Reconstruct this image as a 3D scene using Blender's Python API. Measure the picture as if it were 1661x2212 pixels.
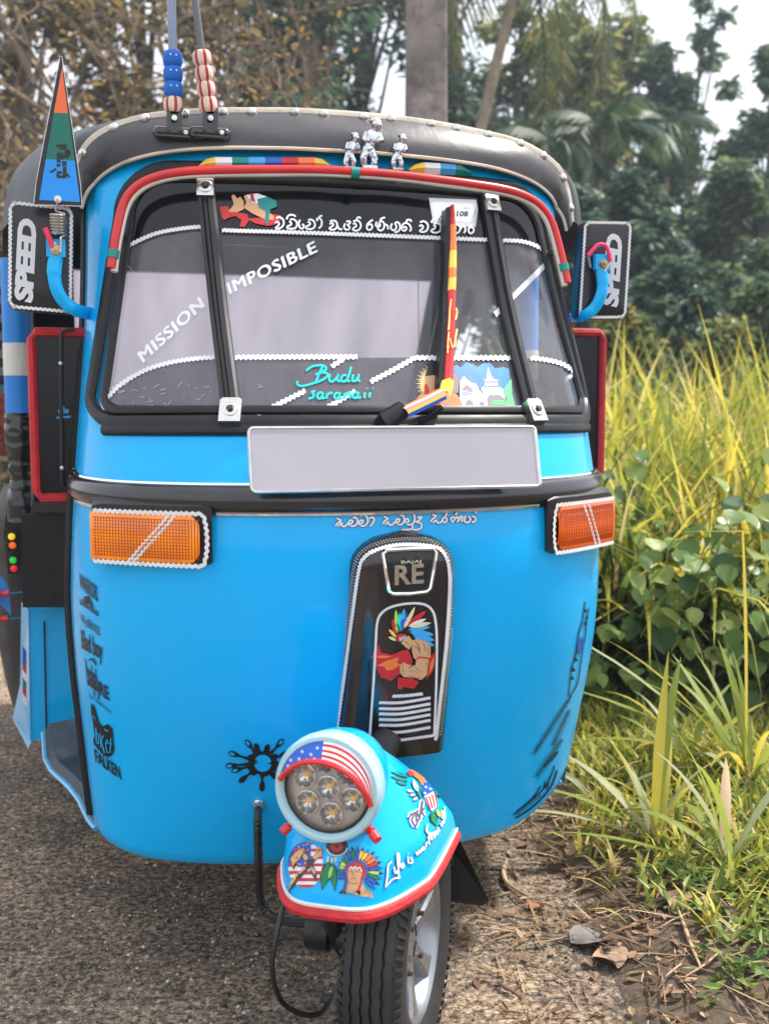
import bpy, bmesh, math, random
from mathutils import Vector, Matrix, noise
from mathutils.bvhtree import BVHTree
from mathutils.geometry import tessellate_polygon
R = math.radians
for o in list(bpy.data.objects): bpy.data.objects.remove(o)
scene = bpy.context.scene
COL = scene.collection

# ------------------------------------------------------------------ camera
EYE = Vector((0, 0, 1.04)); PITCH = R(5.6); FPX = 2307.0; CXP = 830.5; CYP = 1106.0
cam = bpy.data.cameras.new('camera'); cam_o = bpy.data.objects.new('camera', cam); COL.objects.link(cam_o)
cam.sensor_fit = 'VERTICAL'; cam.sensor_height = 36.0; cam.lens = 36.0 * FPX / 2212.0
cam.clip_start = .05; cam.clip_end = 400
cam_o.location = EYE; cam_o.rotation_euler = (R(90) - PITCH, 0, 0)
cam.dof.use_dof = True; cam.dof.focus_distance = 1.85; cam.dof.aperture_fstop = 4.6
scene.camera = cam_o
scene.render.resolution_x = 768; scene.render.resolution_y = 1024

# ------------------------------------------------------------------ sky, sun, exposure
SUN_EL, SUN_AZ = R(57), R(66)      # azimuth measured clockwise from +Y (behind the rickshaw, to the right)
world = bpy.data.worlds.new('World'); scene.world = world; world.use_nodes = True
nt = world.node_tree; nt.nodes.clear()
wo = nt.nodes.new('ShaderNodeOutputWorld'); bg = nt.nodes.new('ShaderNodeBackground')
sky = nt.nodes.new('ShaderNodeTexSky'); sky.sky_type = 'NISHITA'; sky.sun_disc = False
sky.sun_elevation = SUN_EL; sky.sun_rotation = SUN_AZ; sky.dust_density = 4.0; sky.air_density = 1.2
tc = nt.nodes.new('ShaderNodeTexCoord'); nz = nt.nodes.new('ShaderNodeTexNoise'); nz.inputs['Scale'].default_value = 2.2; nz.inputs['Detail'].default_value = 5
rm = nt.nodes.new('ShaderNodeValToRGB'); rm.color_ramp.elements[0].position = .3; rm.color_ramp.elements[1].position = .75
rm.color_ramp.elements[0].color = (8.6, 9.3, 10.4, 1); rm.color_ramp.elements[1].color = (11.6, 11.8, 12.2, 1)
mx = nt.nodes.new('ShaderNodeMix'); mx.data_type = 'RGBA'; mx.inputs[0].default_value = .8
nt.links.new(tc.outputs['Generated'], nz.inputs['Vector']); nt.links.new(nz.outputs['Fac'], rm.inputs['Fac'])
nt.links.new(sky.outputs['Color'], mx.inputs[6]); nt.links.new(rm.outputs['Color'], mx.inputs[7])
nt.links.new(mx.outputs[2], bg.inputs['Color']); bg.inputs['Strength'].default_value = .09
nt.links.new(bg.outputs['Background'], wo.inputs['Surface'])
sun = bpy.data.lights.new('sun', 'SUN'); sun.energy = 3.2; sun.angle = R(5); sun.color = (1, .95, .86)
sun_o = bpy.data.objects.new('sun', sun); COL.objects.link(sun_o)
sd = Vector((math.sin(SUN_AZ) * math.cos(SUN_EL), math.cos(SUN_AZ) * math.cos(SUN_EL), math.sin(SUN_EL)))
sun_o.rotation_euler = sd.to_track_quat('Z', 'Y').to_euler(); sun_o.location = sd * 20
vs = scene.view_settings; vs.view_transform = 'Standard'; vs.look = 'None'; vs.exposure = .85; vs.gamma = 1.0; vs.use_curve_mapping = False

# ------------------------------------------------------------------ materials
MATS = {}
def M(name, col, rough=.5, metal=0, coat=0, spec=.5, var=.12, vscale=6, bump=0, bscale=40, trans=0, alpha=1, emit=0, bdetail=4, rvar=0.0, dirt=None):
    if name in MATS: return MATS[name]
    m = bpy.data.materials.new(name); m.use_nodes = True; MATS[name] = m
    t = m.node_tree; b = t.nodes['Principled BSDF']
    b.inputs['Roughness'].default_value = rough; b.inputs['Metallic'].default_value = metal
    b.inputs['Coat Weight'].default_value = coat; b.inputs['Coat Roughness'].default_value = .06
    b.inputs['Specular IOR Level'].default_value = spec; b.inputs['Alpha'].default_value = alpha
    b.inputs['Transmission Weight'].default_value = trans
    c = tuple(col) + (1,)
    tcn = t.nodes.new('ShaderNodeTexCoord')
    n = t.nodes.new('ShaderNodeTexNoise'); n.inputs['Scale'].default_value = vscale; n.inputs['Detail'].default_value = 6
    t.links.new(tcn.outputs['Object'], n.inputs['Vector'])
    r = t.nodes.new('ShaderNodeValToRGB'); r.color_ramp.elements[0].position = .3; r.color_ramp.elements[1].position = .7
    lo = tuple(max(0, x * (1 - var)) for x in col); hi = tuple(min(1, x * (1 + var)) for x in col)
    r.color_ramp.elements[0].color = lo + (1,); r.color_ramp.elements[1].color = hi + (1,)
    t.links.new(n.outputs['Fac'], r.inputs['Fac'])
    out = r.outputs['Color']
    if dirt:
        n3 = t.nodes.new('ShaderNodeTexNoise'); n3.inputs['Scale'].default_value = dirt[1]; n3.inputs['Detail'].default_value = 9; n3.inputs['Roughness'].default_value = .72
        t.links.new(tcn.outputs['Object'], n3.inputs['Vector'])
        r3 = t.nodes.new('ShaderNodeValToRGB'); r3.color_ramp.elements[0].position = dirt[2]; r3.color_ramp.elements[1].position = min(1, dirt[2] + .14)
        r3.color_ramp.elements[0].color = (0, 0, 0, 1); r3.color_ramp.elements[1].color = (dirt[3],) * 3 + (1,)
        t.links.new(n3.outputs['Fac'], r3.inputs['Fac'])
        mm = t.nodes.new('ShaderNodeMix'); mm.data_type = 'RGBA'; t.links.new(r3.outputs['Color'], mm.inputs[0]); t.links.new(out, mm.inputs[6]); mm.inputs[7].default_value = tuple(dirt[0]) + (1,)
        out = mm.outputs[2]
    t.links.new(out, b.inputs['Base Color'])
    if rvar:
        mr = t.nodes.new('ShaderNodeMapRange'); mr.inputs['To Min'].default_value = max(0, rough - rvar); mr.inputs['To Max'].default_value = min(1, rough + rvar)
        n4 = t.nodes.new('ShaderNodeTexNoise'); n4.inputs['Scale'].default_value = 14; n4.inputs['Detail'].default_value = 8
        t.links.new(tcn.outputs['Object'], n4.inputs['Vector']); t.links.new(n4.outputs['Fac'], mr.inputs['Value']); t.links.new(mr.outputs['Result'], b.inputs['Roughness'])
    if bump:
        n2 = t.nodes.new('ShaderNodeTexNoise'); n2.inputs['Scale'].default_value = bscale; n2.inputs['Detail'].default_value = bdetail
        t.links.new(tcn.outputs['Object'], n2.inputs['Vector'])
        bp = t.nodes.new('ShaderNodeBump'); bp.inputs['Strength'].default_value = bump; bp.inputs['Distance'].default_value = .01
        t.links.new(n2.outputs['Fac'], bp.inputs['Height']); t.links.new(bp.outputs['Normal'], b.inputs['Normal'])
    if emit:
        b.inputs['Emission Color'].default_value = c; b.inputs['Emission Strength'].default_value = emit
    return m

def leaf_mat(name, ramp, trans=.35, rough=.5, spec=.4):
    """two-sided foliage: colour varies leaf by leaf (random per island) and light comes through"""
    m = bpy.data.materials.new(name); m.use_nodes = True; t = m.node_tree; b = t.nodes['Principled BSDF']
    g = t.nodes.new('ShaderNodeNewGeometry'); r = t.nodes.new('ShaderNodeValToRGB')
    e = r.color_ramp.elements
    while len(e) < len(ramp): e.new(.5)
    for i, (p, c) in enumerate(ramp): e[i].position = p; e[i].color = tuple(c) + (1,)
    t.links.new(g.outputs['Random Per Island'], r.inputs['Fac'])
    t.links.new(r.outputs['Color'], b.inputs['Base Color']); b.inputs['Roughness'].default_value = rough; b.inputs['Specular IOR Level'].default_value = spec
    tr = t.nodes.new('ShaderNodeBsdfTranslucent'); ms = t.nodes.new('ShaderNodeMixShader'); ms.inputs[0].default_value = trans
    hs = t.nodes.new('ShaderNodeHueSaturation'); hs.inputs['Value'].default_value = 1.5; hs.inputs['Hue'].default_value = .485
    t.links.new(r.outputs['Color'], hs.inputs['Color']); t.links.new(hs.outputs['Color'], tr.inputs['Color'])
    t.links.new(b.outputs['BSDF'], ms.inputs[1]); t.links.new(tr.outputs['BSDF'], ms.inputs[2])
    t.links.new(ms.outputs['Shader'], t.nodes['Material Output'].inputs['Surface'])
    return m

# ------------------------------------------------------------------ mesh building
class MB:
    def __init__(s): s.v = []; s.f = []; s.m = []; s.mats = []
    def mi(s, mat):
        if mat is None: return 0
        if mat not in s.mats: s.mats.append(mat)
        return s.mats.index(mat)
    def add(s, verts, faces, mat=None):
        k = len(s.v); s.v += [tuple(p) for p in verts]; i = s.mi(mat)
        for f in faces: s.f.append(tuple(k + a for a in f)); s.m.append(i)
        return s
    def grid(s, rows, mat=None, closed=False):
        n = len(rows[0]); vs_ = [p for r in rows for p in r]; fs = []
        for i in range(len(rows) - 1):
            for j in range(n if closed else n - 1):
                a = i * n + j; b = i * n + (j + 1) % n
                fs.append((a, b, b + n, a + n))
        return s.add(vs_, fs, mat)
    def tube(s, path, r, n=8, mat=None, closed=False, caps=True, flat=1.0, up=None):
        path = [Vector(p) for p in path]; N_ = len(path); rows = []; prev = None
        for i, p in enumerate(path):
            a = path[(i - 1) % N_] if (closed or i > 0) else p; b = path[(i + 1) % N_] if (closed or i < N_ - 1) else p
            t = (b - a).normalized()
            if up is not None:
                u = Vector(up(i) if callable(up) else up); u = (u - t * u.dot(t)).normalized()
            elif prev is None:
                u = t.orthogonal().normalized()
            else:
                u = (prev - t * prev.dot(t))
                u = u.normalized() if u.length > 1e-6 else t.orthogonal().normalized()
            prev = u; w = t.cross(u); rr = r[i] if isinstance(r, (list, tuple)) else r
            rows.append([p + (u * math.cos(q) * flat + w * math.sin(q)) * rr for q in [2 * math.pi * k / n for k in range(n)]])
        if closed: rows.append(rows[0])
        k0 = len(s.v); s.grid(rows, mat, closed=True)
        if caps and not closed:
            i = s.mi(mat)
            s.f.append(tuple(k0 + j for j in range(n))[::-1]); s.m.append(i)
            e = k0 + (N_ - 1) * n; s.f.append(tuple(e + j for j in range(n))); s.m.append(i)
        return s
    def box(s, c, d, rot=None, mat=None):
        c = Vector(c); hx, hy, hz = d[0] / 2, d[1] / 2, d[2] / 2; vs_ = []
        for x in (-hx, hx):
            for y in (-hy, hy):
                for z in (-hz, hz):
                    p = Vector((x, y, z)); vs_.append(c + (rot @ p if rot else p))
        return s.add(vs_, [(0, 1, 3, 2), (4, 6, 7, 5), (0, 4, 5, 1), (2, 3, 7, 6), (0, 2, 6, 4), (1, 5, 7, 3)], mat)
    def cyl(s, p0, p1, r0, r1=None, n=16, mat=None):
        return s.tube([p0, p1], [r0, r0 if r1 is None else r1], n, mat)
    def lathe(s, o, axis, prof, n=24, mat=None, cap=False):
        """prof: (distance along axis, radius)"""
        o = Vector(o); ax = Vector(axis).normalized(); u = ax.orthogonal().normalized(); w = ax.cross(u)
        rows = [[o + ax * d + (u * math.cos(2 * math.pi * k / n) + w * math.sin(2 * math.pi * k / n)) * r for k in range(n)] for d, r in prof]
        return s.grid(rows, mat, closed=True)
    def ball(s, c, r, mat=None, n=10, k=6):
        c = Vector(c); r = r if isinstance(r, (list, tuple)) else (r, r, r)
        rows = []
        for i in range(k + 1):
            a = math.pi * (i / k - .5); a = max(-1.553, min(1.553, a))
            rows.append([c + Vector((r[0] * math.cos(a) * math.cos(2 * math.pi * j / n), r[1] * math.cos(a) * math.sin(2 * math.pi * j / n), r[2] * math.sin(a))) for j in range(n)])
        return s.grid(rows, mat, closed=True)
    def prism(s, front, back, mat=None):
        n = len(front); tri = tessellate_polygon([[Vector(p) for p in front]])
        k = len(s.v); s.add(list(front) + list(back), [tuple(t) for t in tri] + [tuple(n + a for a in t[::-1]) for t in tri] + [(i, (i + 1) % n, n + (i + 1) % n, n + i) for i in range(n)], mat)
        return s
    def build(s, name, mat=None, parent=None, smooth=True, angle=40, recalc=True):
        me = bpy.data.meshes.new(name); me.from_pydata(s.v, [], s.f)
        mats = s.mats if s.mats else [mat]
        for m in mats: me.materials.append(m)
        if s.mats:
            me.polygons.foreach_set('material_index', s.m)
        if recalc:
            bm = bmesh.new(); bm.from_mesh(me); bmesh.ops.remove_doubles(bm, verts=bm.verts, dist=1e-6); bmesh.ops.recalc_face_normals(bm, faces=bm.faces); bm.to_mesh(me); bm.free()
        if smooth:
            me.polygons.foreach_set('use_smooth', [True] * len(me.polygons))
            if angle and angle < 180: me.set_sharp_from_angle(angle=R(angle))
        me.update()
        o = bpy.data.objects.new(name, me); COL.objects.link(o)
        if parent is not None: o.parent = parent
        return o
    def bvh(s): return BVHTree.FromPolygons([Vector(p) for p in s.v], s.f)

def empty(name, loc, rz=0, label=None, cat=None, group=None):
    o = bpy.data.objects.new(name, None); COL.objects.link(o); o.location = loc; o.rotation_euler = (0, 0, rz)
    o.empty_display_size = .1
    tag(o, label, cat, group); return o
def tag(o, label=None, cat=None, group=None, kind=None):
    for k, v in (('label', label), ('category', cat), ('group', group), ('kind', kind)):
        if v: o[k] = v
    return o
def smooth_path(pts, k=6, closed=False):
    pts = [Vector(p) for p in pts]; n = len(pts); out = []
    for i in range(n if closed else n - 1):
        if closed: a, b, c, d = pts[(i - 1) % n], pts[i], pts[(i + 1) % n], pts[(i + 2) % n]
        else: a, b, c, d = pts[max(0, i - 1)], pts[i], pts[i + 1], pts[min(n - 1, i + 2)]
        for j in range(k):
            t = j / k
            out.append(.5 * ((2 * b) + (c - a) * t + (2 * a - 5 * b + 4 * c - d) * t * t + (3 * b - a - 3 * c + d) * t ** 3))
    if not closed: out.append(pts[-1])
    return out
# ================================================================== GROUND
rng = random.Random(11)
def road_edge(y): return .42 + .10 * noise.noise(Vector((0, y * .9, 3))) + .05 * noise.noise(Vector((0, y * 3.1, 7))) + (max(0, y - 2.4) * .06)
def node_mat(name):
    m = bpy.data.materials.new(name); m.use_nodes = True; return m, m.node_tree, m.node_tree.nodes['Principled BSDF']
def road_material():
    m, t, b = node_mat('chip_seal'); N = t.nodes.new; L = t.links.new
    tcn = N('ShaderNodeTexCoord'); mp = N('ShaderNodeMapping'); mp.inputs['Scale'].default_value = (1, 1.0, 1); L(tcn.outputs['Object'], mp.inputs['Vector'])
    wn = N('ShaderNodeTexNoise'); wn.inputs['Scale'].default_value = 40; wn.inputs['Detail'].default_value = 2
    L(mp.outputs['Vector'], wn.inputs['Vector']); va = N('ShaderNodeVectorMath'); va.operation = 'MULTIPLY_ADD'; va.inputs[1].default_value = (.012, .012, 0); L(wn.outputs['Color'], va.inputs[0]); L(mp.outputs['Vector'], va.inputs[2])
    def noise_(sc, det, rough): n = N('ShaderNodeTexNoise'); n.inputs['Scale'].default_value = sc; n.inputs['Detail'].default_value = det; n.inputs['Roughness'].default_value = rough; L(mp.outputs['Vector'], n.inputs['Vector']); return n
    def ramp_(sock, stops): r = N('ShaderNodeValToRGB'); e = r.color_ramp.elements; e[0].position, e[0].color = stops[0][0], stops[0][1] + (1,); e[1].position, e[1].color = stops[-1][0], stops[-1][1] + (1,); [setattr(e.new(p), 'color', c + (1,)) for p, c in stops[1:-1]]; L(sock, r.inputs['Fac']); return r.outputs['Color']
    def mix_(bt, f, a, b_): x = N('ShaderNodeMix'); x.data_type = 'RGBA'; x.blend_type = bt; (L(f, x.inputs[0]) if hasattr(f, 'links') else setattr(x.inputs[0], 'default_value', f)); L(a, x.inputs[6]); (L(b_, x.inputs[7]) if hasattr(b_, 'links') else setattr(x.inputs[7], 'default_value', b_ + (1,))); return x.outputs[2]
    n1 = noise_(1.6, 8, .7); n2 = noise_(70, 9, .8); n3 = noise_(330, 3, .6); n4 = noise_(11, 6, .7)
    c = ramp_(n2.outputs['Fac'], [(.39, (.025, .021, .018)), (.46, (.16, .132, .108)), (.53, (.36, .295, .235)), (.60, (.68, .55, .43))])
    c = mix_('MULTIPLY', 1.0, c, ramp_(n1.outputs['Fac'], [(.36, (.58, .58, .60)), (.64, (1.5, 1.36, 1.2))])); c = mix_('MULTIPLY', .8, c, ramp_(n4.outputs['Fac'], [(.34, (.55, .55, .56)), (.64, (1.35, 1.3, 1.22))]))
    v1 = N('ShaderNodeTexVoronoi'); v1.inputs['Scale'].default_value = 62; v1.inputs['Randomness'].default_value = 1; L(va.outputs[0], v1.inputs['Vector']); sp = N('ShaderNodeSeparateColor'); L(v1.outputs['Color'], sp.inputs[0])
    chip = ramp_(sp.outputs[0], [(.78, (0, 0, 0)), (.80, (1, 1, 1))]); edge = ramp_(v1.outputs['Distance'], [(.30, (1, 1, 1)), (.42, (0, 0, 0))]); cm = N('ShaderNodeMath'); cm.operation = 'MULTIPLY'; L(chip, cm.inputs[0]); L(edge, cm.inputs[1])
    cc = ramp_(sp.outputs[1], [(.0, (.05, .05, .052)), (.45, (.10, .095, .09)), (.6, (.30, .25, .20)), (1, (.46, .36, .27))])
    cf = N('ShaderNodeMath'); cf.operation = 'MULTIPLY'; L(cm.outputs[0], cf.inputs[0]); cf.inputs[1].default_value = .75; c = mix_('MIX', cf.outputs[0], c, cc)
    L(c, b.inputs['Base Color']); b.inputs['Roughness'].default_value = .78; b.inputs['Specular IOR Level'].default_value = .25
    ad = N('ShaderNodeMath'); ad.operation = 'MULTIPLY_ADD'; L(n2.outputs['Fac'], ad.inputs[0]); ad.inputs[1].default_value = 2.2; L(cm.outputs[0], ad.inputs[2])
    ad3 = N('ShaderNodeMath'); ad3.operation = 'MULTIPLY_ADD'; L(n3.outputs['Fac'], ad3.inputs[0]); ad3.inputs[1].default_value = .5; L(ad.outputs[0], ad3.inputs[2])
    bp = N('ShaderNodeBump'); bp.inputs['Strength'].default_value = 1.0; bp.inputs['Distance'].default_value = .005; L(ad3.outputs[0], bp.inputs['Height']); L(bp.outputs['Normal'], b.inputs['Normal'])
    return m
SOIL = M('soil', (.085, .058, .038), .9, var=.5, vscale=9, bump=1.0, bscale=60, bdetail=8, dirt=((.17, .12, .08), 30, .5, .8))
mb = MB(); mb.grid([[Vector((x, y, -.012 if abs(x) < 60 else -.012)) for x in (-200, -20, 0, 20, 200)] for y in (-60, 0, 10, 30, 300)])
tag(mb.build('ground', SOIL, None, smooth=False, recalc=False), kind='structure')
mb = MB(); rows = []
for i in range(90):
    y = -2 + 17 * (i / 89) ** 1.2; e = road_edge(y); rows.append([Vector((x, y, .0 + (.004 * noise.noise(Vector((x, y, 0))) if x < e else -.012))) for x in (-5.5, -3, -1.5, -.6, e - .25, e - .08, e - .02, e + .03)])
mb.grid(rows); tag(mb.build('road', road_material(), None), kind='structure')
# verge: lumpy soil sheet that rises slightly above the road edge
mb = MB(); rows = []
for i in range(80):
    y = 1.0 + 7 * i / 79; row = []
    for j in range(50):
        u = j / 49; x = road_edge(y) - .03 + 4.5 * u ** 1.6; h = -.004 + .05 * min(1, u * 6) + .03 * noise.noise(Vector((x * 3, y * 3, 0))) * min(1, u * 12) + .012 * noise.noise(Vector((x * 14, y * 14, 5))) * min(1, u * 25)
        row.append(Vector((x, y, h)))
    rows.append(row)
mb.grid(rows); verge_mb = mb; tag(mb.build('verge', SOIL, None), kind='structure')
VB = mb.bvh()
def gz(x, y):
    h = VB.ray_cast(Vector((x, y, 2)), Vector((0, 0, -1)))[0]
    return h.z if h else 0

# ------------------------------------------------------------------ grass, leaves, litter
def blade(mb, base, ln, wd, az, lean, curl, n=5, mat=None, fold=None):
    """arching strip; lean: start angle from vertical, curl: added along the length"""
    d = Vector((math.cos(az), math.sin(az), 0)); s = Vector((-d.y, d.x, 0)); p = Vector(base); a = lean; A, B, Cc = [], [], []
    for i in range(n + 1):
        u = i / n; w = wd * (.55 + .9 * u if u < .35 else 1.0 - ((u - .35) / .65) ** 2.2) / 2 if u < 1 else .0004
        if i == n: w = .0006
        m_ = d * math.cos(a) * .35 * w - Vector((0, 0, 1)) * .0
        A.append(p - s * w); Cc.append(p + Vector((d.x * math.cos(a), d.y * math.cos(a), -math.sin(a))) * (-.18 * w)); B.append(p + s * w)
        st = ln / n
        p = p + (d * math.sin(a) + Vector((0, 0, 1)) * math.cos(a)) * st
        a += curl / n * (1.0 + u)
        if fold and u < fold[0] <= u + 1 / n: a += fold[1]
    mb.grid([A, Cc, B], mat)
GR_TALL = leaf_mat('tall_grass_leaf', [(0, (.09, .14, .03)), (.3, (.20, .26, .04)), (.55, (.36, .37, .05)), (.8, (.58, .50, .07)), (.94, (.56, .48, .22)), (1, (.34, .24, .10))], .48)
GR_SHORT = leaf_mat('short_grass_leaf', [(0, (.12, .16, .03)), (.35, (.30, .34, .05)), (.65, (.52, .50, .07)), (.9, (.66, .60, .18)), (1, (.50, .34, .2))], .45)
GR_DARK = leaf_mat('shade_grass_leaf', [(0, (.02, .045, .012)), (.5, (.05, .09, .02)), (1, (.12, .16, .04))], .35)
LITTER = leaf_mat('dry_litter', [(0, (.10, .055, .03)), (.35, (.22, .13, .07)), (.6, (.36, .24, .14)), (.8, (.48, .34, .22)), (1, (.15, .08, .05))], .1, .8, .2)
BROAD = leaf_mat('vine_leaf', [(0, (.06, .12, .03)), (.5, (.15, .24, .05)), (.85, (.28, .34, .08)), (1, (.42, .42, .14))], .35, .4)
def gpt(px, d): return (px - CXP) / FPX * d      # lateral offset seen at view column px from d metres away

# tall grass bank: thousands of blades nobody could count
mb = MB()
for i in range(5800):
    y = rng.uniform(3.55, 6.6); x = gpt(rng.uniform(1180, 1760) if i % 4 else rng.uniform(1760, 2300), y)
    if x < road_edge(y) + .22: continue
    front = (y - 3.55) / 3; ln = rng.uniform(.6, 1.15) * (.75 + .5 * min(1, front * 1.6)); 
    blade(mb, (x, y, 0), ln * 1.15, rng.choice((.014, .018, .024, .034)), rng.uniform(0, 6.28), rng.uniform(.02, .4), rng.uniform(.2, 2.0), 6)
tag(mb.build('tall_grass', GR_TALL, None, recalc=False), 'tall yellow-green reed grass filling the bank beyond the verge', 'grass', kind='stuff')
mb = MB()    # understorey at its foot, shade put into its darker leaf colours
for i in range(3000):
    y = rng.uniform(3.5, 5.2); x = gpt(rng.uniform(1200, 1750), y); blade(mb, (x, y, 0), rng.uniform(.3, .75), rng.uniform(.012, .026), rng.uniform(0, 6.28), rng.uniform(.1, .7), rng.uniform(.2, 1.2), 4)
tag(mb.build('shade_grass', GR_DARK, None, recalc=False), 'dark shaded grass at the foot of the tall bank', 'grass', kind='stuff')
mb = MB()
for i in range(30000):
    y = 1.9 + 2.1 * rng.random() ** .8; x = road_edge(y) + .05 + 1.75 * rng.random() ** .9
    dens = .62 + .5 * noise.noise(Vector((x * 3.2, y * 3.2, 9))) + .28 * (y - 2.5) + .28 * (x - road_edge(y) - .45)
    if rng.random() > dens: continue
    blade(mb, (x, y, gz(x, y) - .004), rng.uniform(.035, .12), rng.uniform(.006, .013), rng.uniform(0, 6.28), rng.uniform(.1, 1.0), rng.uniform(.2, 1.2), 3)
tag(mb.build('short_grass', GR_SHORT, None, recalc=False), 'short creeping yellow-green grass covering the verge', 'grass', kind='stuff')
# small-leaved creeping weeds
mb = MB()
def leaf(mb, p, ln, wd, az, pitch, roll=0, mat=None, cup=.15):
    d = Vector((math.cos(az) * math.cos(pitch), math.sin(az) * math.cos(pitch), math.sin(pitch))); s = Vector((-math.sin(az), math.cos(az), 0)); u = d.cross(s)
    s = (s * math.cos(roll) + u * math.sin(roll)); u = d.cross(s); p = Vector(p)
    mid = [p, p + d * ln * .5 - u * ln * cup * .2, p + d * ln]; a = [p + d * ln * .22 + s * wd * .42 + u * wd * cup, p + d * ln * .6 + s * wd * .40 + u * wd * cup]; b = [p + d * ln * .22 - s * wd * .42 + u * wd * cup, p + d * ln * .6 - s * wd * .40 + u * wd * cup]
    mb.add([mid[0], mid[1], mid[2], a[0], a[1], b[0], b[1]], [(0, 3, 1), (3, 4, 1), (4, 2, 1), (0, 1, 5), (5, 1, 6), (6, 1, 2)], mat)
for i in range(17000):
    y = 1.7 + 1.9 * rng.random(); x = road_edge(y) + .10 + 1.5 * rng.random() ** .8
    if noise.noise(Vector((x * 4, y * 4, 2))) + .5 * (x - road_edge(y)) < rng.uniform(-.2, .4): continue
    leaf(mb, (x, y, gz(x, y) + rng.uniform(.0, .035)), rng.uniform(.018, .045), rng.uniform(.009, .018), rng.uniform(0, 6.28), rng.uniform(-.1, .8), rng.uniform(-.5, .5))
tag(mb.build('creeping_weeds', BROAD, None, recalc=False), 'small-leaved green weeds creeping over the verge litter', 'weeds', kind='stuff')
mb = MB()     # dry stalks, chips and dead leaves
for i in range(5200):
    y = 1.55 + 2.2 * rng.random(); e = road_edge(y); x = e - .28 + 1.3 * rng.random() ** 1.25
    if x < e - .02 and rng.random() > .35: continue
    z = max(gz(x, y), .0) + .004
    if rng.random() < .55: blade(mb, (x, y, z), rng.uniform(.03, .14), rng.uniform(.0025, .006), rng.uniform(0, 6.28), 1.5 + rng.uniform(-.12, .05), rng.uniform(-.1, .3), 3)
    else: leaf(mb, (x, y, z + .003), rng.uniform(.012, .04), rng.uniform(.006, .018), rng.uniform(0, 6.28), rng.uniform(-.1, .25), rng.uniform(-.4, .4))
tag(mb.build('leaf_litter', LITTER, None, recalc=False), 'dry brown stalks and dead leaves strewn along the road edge', 'litter', kind='stuff')
# grit on the road
mb = MB()
for i in range(26000):
    y = 1.3 + 2.6 * rng.random() ** 1.3; x = rng.uniform(-1.75, road_edge(y) + .05); r = rng.choice((.0018, .0025, .0032, .0045, .006)) * rng.uniform(.7, 1.3)
    a = rng.uniform(0, 6.28); k = rng.choice((3, 4, 5)); h = r * rng.uniform(.25, .7)
    mb.add([(x + r * math.cos(a + 6.283 * q / k) * rng.uniform(.6, 1.25), y + r * math.sin(a + 6.283 * q / k) * rng.uniform(.5, 1.1), -.001) for q in range(k)] + [(x + rng.uniform(-.4, .4) * r, y + rng.uniform(-.4, .4) * r, .001 + h)], [(q, (q + 1) % k, k) for q in range(k)])
tag(mb.build('road_grit', leaf_mat('grit', [(0, (.03, .028, .026)), (.3, (.10, .085, .07)), (.6, (.24, .195, .155)), (.85, (.42, .34, .26)), (1, (.60, .50, .40))], 0, .8), None, recalc=False, smooth=False), 'loose grit and stone chips on the road', 'grit', kind='stuff')

# foreground reed clumps: every blade is its own part
def reed(px, py, specs, label, group='reed clumps at the verge'):
    d = 1.04 * FPX / (py - 880); x, y = gpt(px, d), d; z0 = gz(x, y); root = empty('reed_clump', (x, y, z0), 0, label, 'grass clump', group)
    for ln, wd, az, lean, curl, fold, mat in specs:
        mb = MB(); blade(mb, (0.01 * math.cos(az), .01 * math.sin(az), 0), ln, wd, R(az), lean, curl, 9, None, fold); mb.build('blade', mat, root, recalc=False)
YB = leaf_mat('reed_yellow', [(0, (.42, .40, .05)), (1, (.55, .46, .08))], .5); GB = leaf_mat('reed_green', [(0, (.20, .27, .05)), (1, (.30, .36, .07))], .45); PB = leaf_mat('reed_pale', [(0, (.34, .38, .20)), (1, (.44, .46, .28))], .4); DB = leaf_mat('reed_dry', [(0, (.45, .30, .16)), (1, (.52, .38, .24))], .2)
r2 = random.Random(4)
def rnd_specs(n, l0, l1, mats, az0=0, az1=360, lean=(.1, .9), curl=(.2, 1.3), w=(.014, .028)): return [(r2.uniform(l0, l1), r2.uniform(*w), r2.uniform(az0, az1), r2.uniform(*lean), r2.uniform(*curl), None, r2.choice(mats)) for _ in range(n)]
reed(1440, 1900, [(.44, .026, 60, .10, .18, None, YB), (.45, .032, 60, .22, .45, None, GB), (.34, .028, 175, .9, .5, None, GB), (.36, .026, 185, 1.1, .4, None, PB)] + rnd_specs(8, .15, .34, [GB, PB, YB]), 'reed clump with one broad upright yellow blade nearest the road')
reed(1640, 1760, [(.86, .030, 178, .02, .06, (.67, 1.5), YB), (.70, .042, 172, .70, .40, None, PB), (.54, .045, 178, .55, .4, None, YB), (.55, .040, 168, .9, .4, None, GB), (.5, .036, 190, 1.0, .5, None, GB)] + rnd_specs(14, .25, .5, [GB, YB, GB], 90, 270), 'reed clump at the right edge with a blade folded flat at its top')
reed(1600, 1960, rnd_specs(12, .18, .42, [GB, GB, PB, DB]) + [(.40, .018, 175, 1.2, .3, None, GB)], 'low sprawling reed clump beside the folded blade clump')
reed(1490, 1740, rnd_specs(12, .15, .36, [GB, YB, PB]), 'small reed clump behind the upright yellow blade')
reed(1300, 1800, [(.24, .02, 170, .8, .7, None, GB), (.3, .018, 10, .9, .6, None, PB)] + rnd_specs(6, .1, .22, [GB, DB, PB]), 'short reed tuft at the road edge near the blue flank')
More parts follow.
